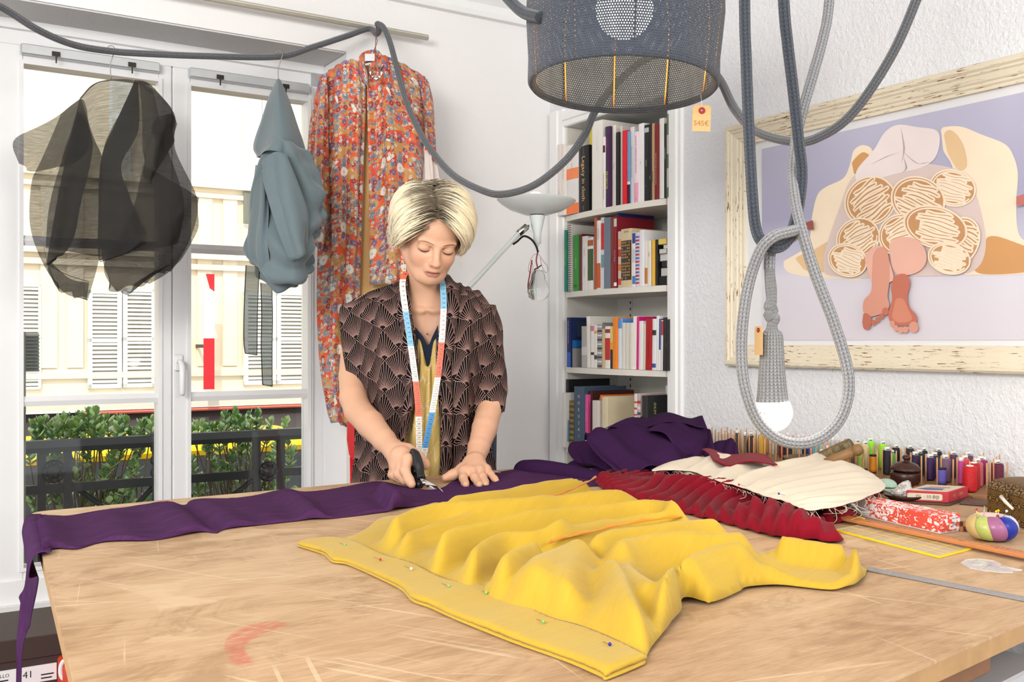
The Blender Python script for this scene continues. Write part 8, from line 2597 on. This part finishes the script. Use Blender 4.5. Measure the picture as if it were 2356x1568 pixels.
mt.color(mt.ramp(S.m('ADD', (_z - zi0) / (zi1 - zi0), 0.0, clamp=True), [(0.0, srgb(214, 208, 216)), (.32, srgb(216, 212, 222)), (.42, srgb(190, 188, 206)), (.62, srgb(166, 164, 190)), (1.0, srgb(186, 184, 206))]))
PB = -.0075
mb = MB(); mb.fbox(FR, ai, 2 * ac - ai, PB, -.005, zi0, zi1)
pr_ = obj('print', mb, mt.m, pf); mt.m.node_tree  # the photograph itself
lay_k = [0]
def shape(px, name, rgb, sm=True, var=.04, parent=pr_):
    """a flat patch of the printed picture, from photo pixels"""
    lay_k[0] += 1
    b = PB - .00025 * lay_k[0]
    q = catmull(np.vstack([px[-2:], px, px[:2]]).astype(float), 5)[10:-10] if sm else np.array(px, float)
    w = [WR(x, y, b) for x, y in q]
    mb = MB(); mb.add(w, [tuple(range(len(w)))])
    m = bpy.data.materials.get('print_%d_%d_%d' % rgb) or plain('print_%d_%d_%d' % rgb, rgb, .35, var=max(var, .10), scale=6)
    return obj(name, mb, m, parent)
CR1, CR2, CR3 = (240, 222, 196), (224, 190, 146), (206, 152, 96)
shape([(1804, 600), (1812, 625), (1860, 636), (1930, 640), (1990, 630), (2000, 480), (2010, 360), (1990, 334), (1965, 345), (1955, 380), (1940, 410), (1900, 430), (1880, 450), (1868, 500), (1860, 560), (1830, 585)], 'cloth_print', CR1)
shape([(1830, 595), (1870, 575), (1905, 555), (1935, 540), (1930, 600), (1900, 625), (1850, 620)], 'cloth_print', CR2)
shape([(1960, 375), (1985, 350), (2005, 365), (1990, 385), (1965, 400)], 'cloth_print', CR3)
shape([(2165, 300), (2180, 291), (2215, 292), (2260, 310), (2310, 330), (2330, 355), (2342, 400), (2338, 470), (2345, 540), (2380, 565), (2420, 600), (2400, 625), (2260, 632), (2190, 610), (2200, 440), (2190, 380), (2170, 345)], 'cloth_print', CR1)
shape([(2272, 545), (2330, 555), (2400, 590), (2380, 622), (2260, 630), (2240, 600)], 'cloth_print', CR3)
shape([(2172, 310), (2190, 300), (2215, 330), (2225, 380), (2205, 390), (2180, 350)], 'cloth_print', CR2)
shape([(1900, 630), (1895, 590), (1910, 540), (1935, 470), (1960, 410), (2010, 380), (2080, 375), (2150, 378), (2215, 395), (2240, 430), (2262, 510), (2268, 570), (2250, 615), (2200, 632), (2060, 636), (1950, 640)], 'bundle_print', (216, 196, 190))
shape([(1968, 410), (1975, 385), (2010, 345), (2035, 305), (2065, 287), (2110, 292), (2155, 300), (2162, 330), (2150, 365), (2120, 385), (2080, 395), (2040, 405), (2000, 420), (1975, 425)], 'knot_print', (232, 220, 218))
for q in ([(2072, 290), (2080, 340), (2074, 375)], [(2074, 345), (2110, 375), (2140, 372)], [(2070, 350), (2040, 360), (2000, 380)], [(2078, 360), (2085, 385), (2076, 398)]):
    c = catmull(np.array(q, float), 8); w = 2.2
    shape([tuple(p + (w * (1 - abs(2 * i / (len(c) - 1) - 1)), 0)) for i, p in enumerate(c)] + [tuple(p - (w * (1 - abs(2 * i / (len(c) - 1) - 1)), 0)) for i, p in list(enumerate(c))[::-1]], 'fold_print', (186, 164, 160), False)
rnd = random.Random(4)
def rolled(cx, cy, rx, ry, rot, seed):
    """one rolled cloth seen end-on, with its printed windings"""
    rnd.seed(seed); t = math.radians(rot)
    def E(u, v): return (cx + rx * u * math.cos(t) - ry * v * math.sin(t), cy + rx * u * math.sin(t) + ry * v * math.cos(t))
    s = shape([E(math.cos(a), math.sin(a)) for a in np.linspace(0, 2 * math.pi, 16, endpoint=False)], 'roll_print', (236, 212, 184))
    shape([E(.93 * math.cos(a), .93 * math.sin(a)) for a in np.linspace(0, 2 * math.pi, 16, endpoint=False)], 'roll_print', (196, 146, 100))
    lay_k[0] += 1; b = PB - .00025 * lay_k[0]
    mb = MB()
    def ribbon(c, w):
        nonlocal b; b -= .00002
        c = np.array([tuple(WR(x, y, b)) for x, y in c]); n = len(c)
        d = np.gradient(c, axis=0); d /= np.linalg.norm(d, axis=1, keepdims=True) + 1e-9
        s_ = np.cross(d, np.array(NR)); G = np.stack([c - s_ * w, c + s_ * w], 1); mb.grid(G, smooth=False)
    ribbon([E(.97 * math.cos(a), .97 * math.sin(a)) for a in np.linspace(0, 2 * math.pi, 40)], .0022)
    ribbon([E(.86 * math.cos(a), .86 * math.sin(a)) for a in np.linspace(.4, 5.2, 36)], .0020)
    n = 8
    for k in range(n):
        v = -.72 + 1.44 * (k + .5) / n; h = math.sqrt(max(.05, .74 - v * v)); dv = .72 / n
        x0, x1 = -h * rnd.uniform(.55, 1), h * rnd.uniform(.55, 1)
        top = [E(x0 + (x1 - x0) * q, v - dv * .72 * (math.sin(math.pi * min(1, q * 3)) if q < .17 else 1) + .05 * math.sin(5 * q + k)) for q in np.linspace(0, 1, 12)]
        cap_ = [E(x1 + .08 * math.sin(a), v - dv * .72 * math.cos(a) + .05 * math.sin(5 + k)) for a in np.linspace(0, math.pi, 7)]
        bot = [E(x1 + (x0 - x1) * q, v + dv * .72 + .05 * math.sin(5 * (1 - q) + k)) for q in np.linspace(0, 1, 12)]
        ribbon(catmull(np.array(top + cap_ + bot), 2), .0023)
    obj('winding_print', mb, bpy.data.materials['print_240_222_196'], s)['kind'] = 'stuff'
for k, q in enumerate(((2002, 462, 62, 56, -35), (2192, 432, 54, 42, 15), (2112, 460, 64, 54, 20), (1974, 548, 52, 46, -30), (2208, 556, 44, 60, 25), (2072, 540, 52, 48, -25), (2152, 522, 76, 48, 15), (1950, 598, 46, 38, 20), (2184, 594, 50, 36, 15))): rolled(*q, k + 1)
SK1, SK2, SK3 = (212, 150, 130), (190, 112, 92), (226, 176, 158)
shape([(2045, 565), (2065, 548), (2095, 546), (2120, 560), (2132, 590), (2124, 615), (2100, 630), (2068, 632), (2052, 610)], 'calf_print', SK3)
shape([(1990, 600), (2000, 575), (2018, 566), (2036, 570), (2046, 600), (2056, 640), (2040, 650), (2005, 650)], 'calf_print', SK3)
shape([(2008, 590), (2020, 570), (2038, 572), (2046, 600), (2047, 640), (2042, 680), (2046, 700), (2040, 716), (2020, 724), (1998, 728), (1986, 715), (1988, 690), (2004, 670), (2006, 630)], 'foot_print', SK1)
shape([(1986, 722), (1998, 722), (2005, 735), (2000, 756), (1988, 756), (1984, 740)], 'toe_print', SK2)
for k, (x, y, r) in enumerate(((2010, 742, 5.5), (2019, 735, 5.5), (2028, 727, 5.5), (2037, 716, 7.5))): shape([(x + r * math.cos(a), y + r * 1.2 * math.sin(a)) for a in np.linspace(0, 6.28, 9, endpoint=False)], 'toe_print', SK2)
shape([(2055, 640), (2070, 630), (2086, 632), (2094, 650), (2088, 680), (2092, 705), (2108, 725), (2108, 742), (2090, 748), (2066, 748), (2048, 740), (2044, 720), (2052, 690), (2050, 660)], 'foot_print', SK2)
shape([(2060, 690), (2078, 688), (2090, 712), (2098, 735), (2070, 742), (2052, 728)], 'foot_print', (206, 134, 110))
for k, (x, y, r) in enumerate(((2102, 752, 11), (2083, 758, 6.5), (2072, 759, 6.5), (2061, 754, 6), (2053, 744, 6))): shape([(x + r * math.cos(a), y + r * 1.15 * math.sin(a)) for a in np.linspace(0, 6.28, 9, endpoint=False)], 'toe_print', SK1)
shape([(1852, 512), (1870, 506), (1872, 528), (1854, 528)], 'arm_print', (150, 84, 76), False)
shape([(2338, 452), (2375, 440), (2375, 465), (2340, 475)], 'arm_print', (190, 110, 104), False)
# ---------------------------------------------------------------- balcony: iron railing and jade plants
M_IRON = plain('black_iron', (34, 36, 38), .45, var=.15)
IB = .62
ia = lambda px: wa(px, IB)
iz = lambda px, py: wz(px, py, IB)
rl = thing('balcony_railing', 'black cast iron balcony railing outside the window', 'railing', FW(wa(390, IB), IB, -.2))
zt_ = iz(200, 1015)
mb = MB(); mb.sweep([(-.035, -.03), (.035, -.03), (.04, -.012), (.03, 0), (.02, .012), (-.02, .012), (-.03, 0), (-.04, -.012)], FW(-4.2, IB, zt_), FW(-.2, IB, zt_), MW, Z); obj('top_rail', mb, M_IRON, rl)
mb = MB(); mb.fbox(FW, -4.2, -.2, IB - .01, IB + .01, iz(300, 1108) - .02, iz(300, 1108) + .012); obj('middle_rail', mb, M_IRON, rl)
mb = MB(); mb.fbox(FW, -4.2, -.2, IB - .01, IB + .01, -.1, -.07); obj('bottom_rail', mb, M_IRON, rl)
zm = iz(300, 1108)
for px in (95, 155, 590, 646, 360, 400):
    mb = MB(); a = ia(px); mb.fbox(FW, a - .014, a + .014, IB - .012, IB + .012, -.1, zt_ - .03)
    if px in (360, 400):
        for k in range(4): mb.ball(FW(a, IB, zm + .03 + k * .045), .024, 10)
    obj('post', mb, M_IRON, rl)
for x0, y0, x1, y1 in ((165, 1115, 330, 1230), (360, 1110, 250, 1230), (440, 1135, 400, 1230), (585, 1100, 430, 1220), (650, 1120, 720, 1200)):
    mb = MB(); mb.tube([FW(ia(x0), IB, iz(x0, y0)), FW(ia(x1), IB, iz(x1, y1))], .010, 6); obj('diagonal_bar', mb, M_IRON, rl)
for px in (122, 616):
    mb = MB(); c = FW(ia(px), IB - .01, iz(px, 1083)); mb.lathe(c, [(0, .02), (.012, .018), (.02, .008), (.036, .008), (.042, 0), (.036, -.008), (0, -.01)], 16, axis=-MW)
    for k in range(8): mb.ball(c + UW * .03 * math.cos(k * .785) + Z * .03 * math.sin(k * .785) - MW * .008, .010, 8)
    obj('rosette', mb, M_IRON, rl)
# leaf: thick obovate jade leaf
M_LEAF = []
for k, c in enumerate(((134, 176, 96), (168, 206, 116), (104, 150, 90), (188, 214, 150))):
    m = Mat('jade_leaf_%d' % k, rough=.28, spec=.5); m.color(m.ramp(m.noise(m.co('Object'), 40, 2), [(.35, srgb(*[int(q * .8) for q in c])), (.65, srgb(*c))])); M_LEAF.append(m.m)
lv = []
mb = MB()
G = []
for i in range(6):
    t = i / 5; w = .0135 * math.sin(math.pi * (.08 + .9 * t ** 1.25)) ** .8
    G.append([(w * math.cos(a), .0022 * math.sin(a) * (1 if w > .003 else .5) + .004 * t * t, (.036) * t) for a in np.linspace(0, 2 * math.pi, 9)])
mb.grid(np.array(G))
leaf_me = []
for m in M_LEAF: leaf_me.append(mesh_from('leaf', mb, m))
LV, LF = np.array(mb.v), mb.f
M_STEM = plain('jade_stem', (112, 98, 70), .7)
rnd = random.Random(21)
def jade(px0, px1, ytop, ybot, label, n_st, n_obj, seed, b0=.70):
    rnd.seed(seed)
    cpt = FW(wa((px0 + px1) / 2, b0 + .1), b0 + .1, -.1)
    t = thing('jade_plant', label, 'plant', cpt)
    pot = MB(); pot.lathe(cpt, [(0, 0), (.10, 0), (.14, .16), (.145, .2), (.125, .2), (.12, .15), (0, .15)], 24); obj('pot', pot, plain('terracotta', (150, 92, 62), .8) if 'terracotta' not in bpy.data.materials else bpy.data.materials['terracotta'], t)
    st = MB(); rest = [MB() for _ in M_LEAF]; cand = []
    for k in range(n_st):
        px = px0 + (px1 - px0) * (k + rnd.random()) / n_st
        u = (px - px0) / (px1 - px0)
        py = ytop + (ybot - ytop) * (rnd.random() ** 1.7) * .9 + 12 * math.sin(9 * u)
        b = b0 + rnd.uniform(-.02, .20)
        tipp = FW(wa(px, b), b, wz(px, py, b))
        root = cpt + Vector((rnd.uniform(-.08, .08), rnd.uniform(-.05, .05), .16))
        mid_ = (root + tipp) / 2 + Vector((rnd.uniform(-.05, .05), rnd.uniform(-.03, .03), .03))
        path = smooth_path([root, mid_, tipp], 6)
        st.tube(path, [.005 - .003 * i / 12 for i in range(13)], 5)
        d = (path[-1] - path[-3]).normalized()
        for w in range(5):                                  # whorls of opposite pairs down the stem
            p = tipp - d * (.016 * w)
            for h in range(2 if w else 3):
                ang = w * 1.57 + h * math.pi * (2 / 3 if w == 0 else 1) + rnd.uniform(-.4, .4) + k
                out = Vector((math.cos(ang), math.sin(ang), 0)); ax = (out * (.35 + .22 * w) + Vector((0, 0, 1)) * rnd.uniform(.4, .9)).normalized()
                cand.append((p, ax, rnd.uniform(.75, 1.15) * (.8 if w == 0 else 1), rnd.randrange(4)))
    rnd.shuffle(cand)
    for i, (p, ax, s, c) in enumerate(cand):
        q = ax.to_track_quat('Z', 'Y')
        if i < n_obj:
            o = bpy.data.objects.new('leaf', leaf_me[c]); COL.objects.link(o); o.location = p; o.rotation_mode = 'QUATERNION'; o.rotation_quaternion = q; o.scale = (s, s, s); put(o, t)
        else:
            R = np.array(q.to_matrix())
            rest[c].add(LV @ R.T * s + np.array(p), LF, smooth=True)
    obj('stems', st, M_STEM, t)['kind'] = 'stuff'
    for c, mb in enumerate(rest):
        if mb.f: obj('foliage', mb, M_LEAF[c], t)['kind'] = 'stuff'
jade(62, 355, 958, 1180, 'bushy jade plant behind the railing in the left pane', 85, 280, 3)
jade(432, 680, 955, 1180, 'bushy jade plant behind the railing in the right pane', 68, 230, 8)
# concrete balcony floor
box_room('balcony_floor', -4.4, -.1, .31, 1.1, -.22, -.10, m_plaster('concrete', (150, 146, 140), .3, 40), label='concrete balcony floor outside the window', cat='floor')
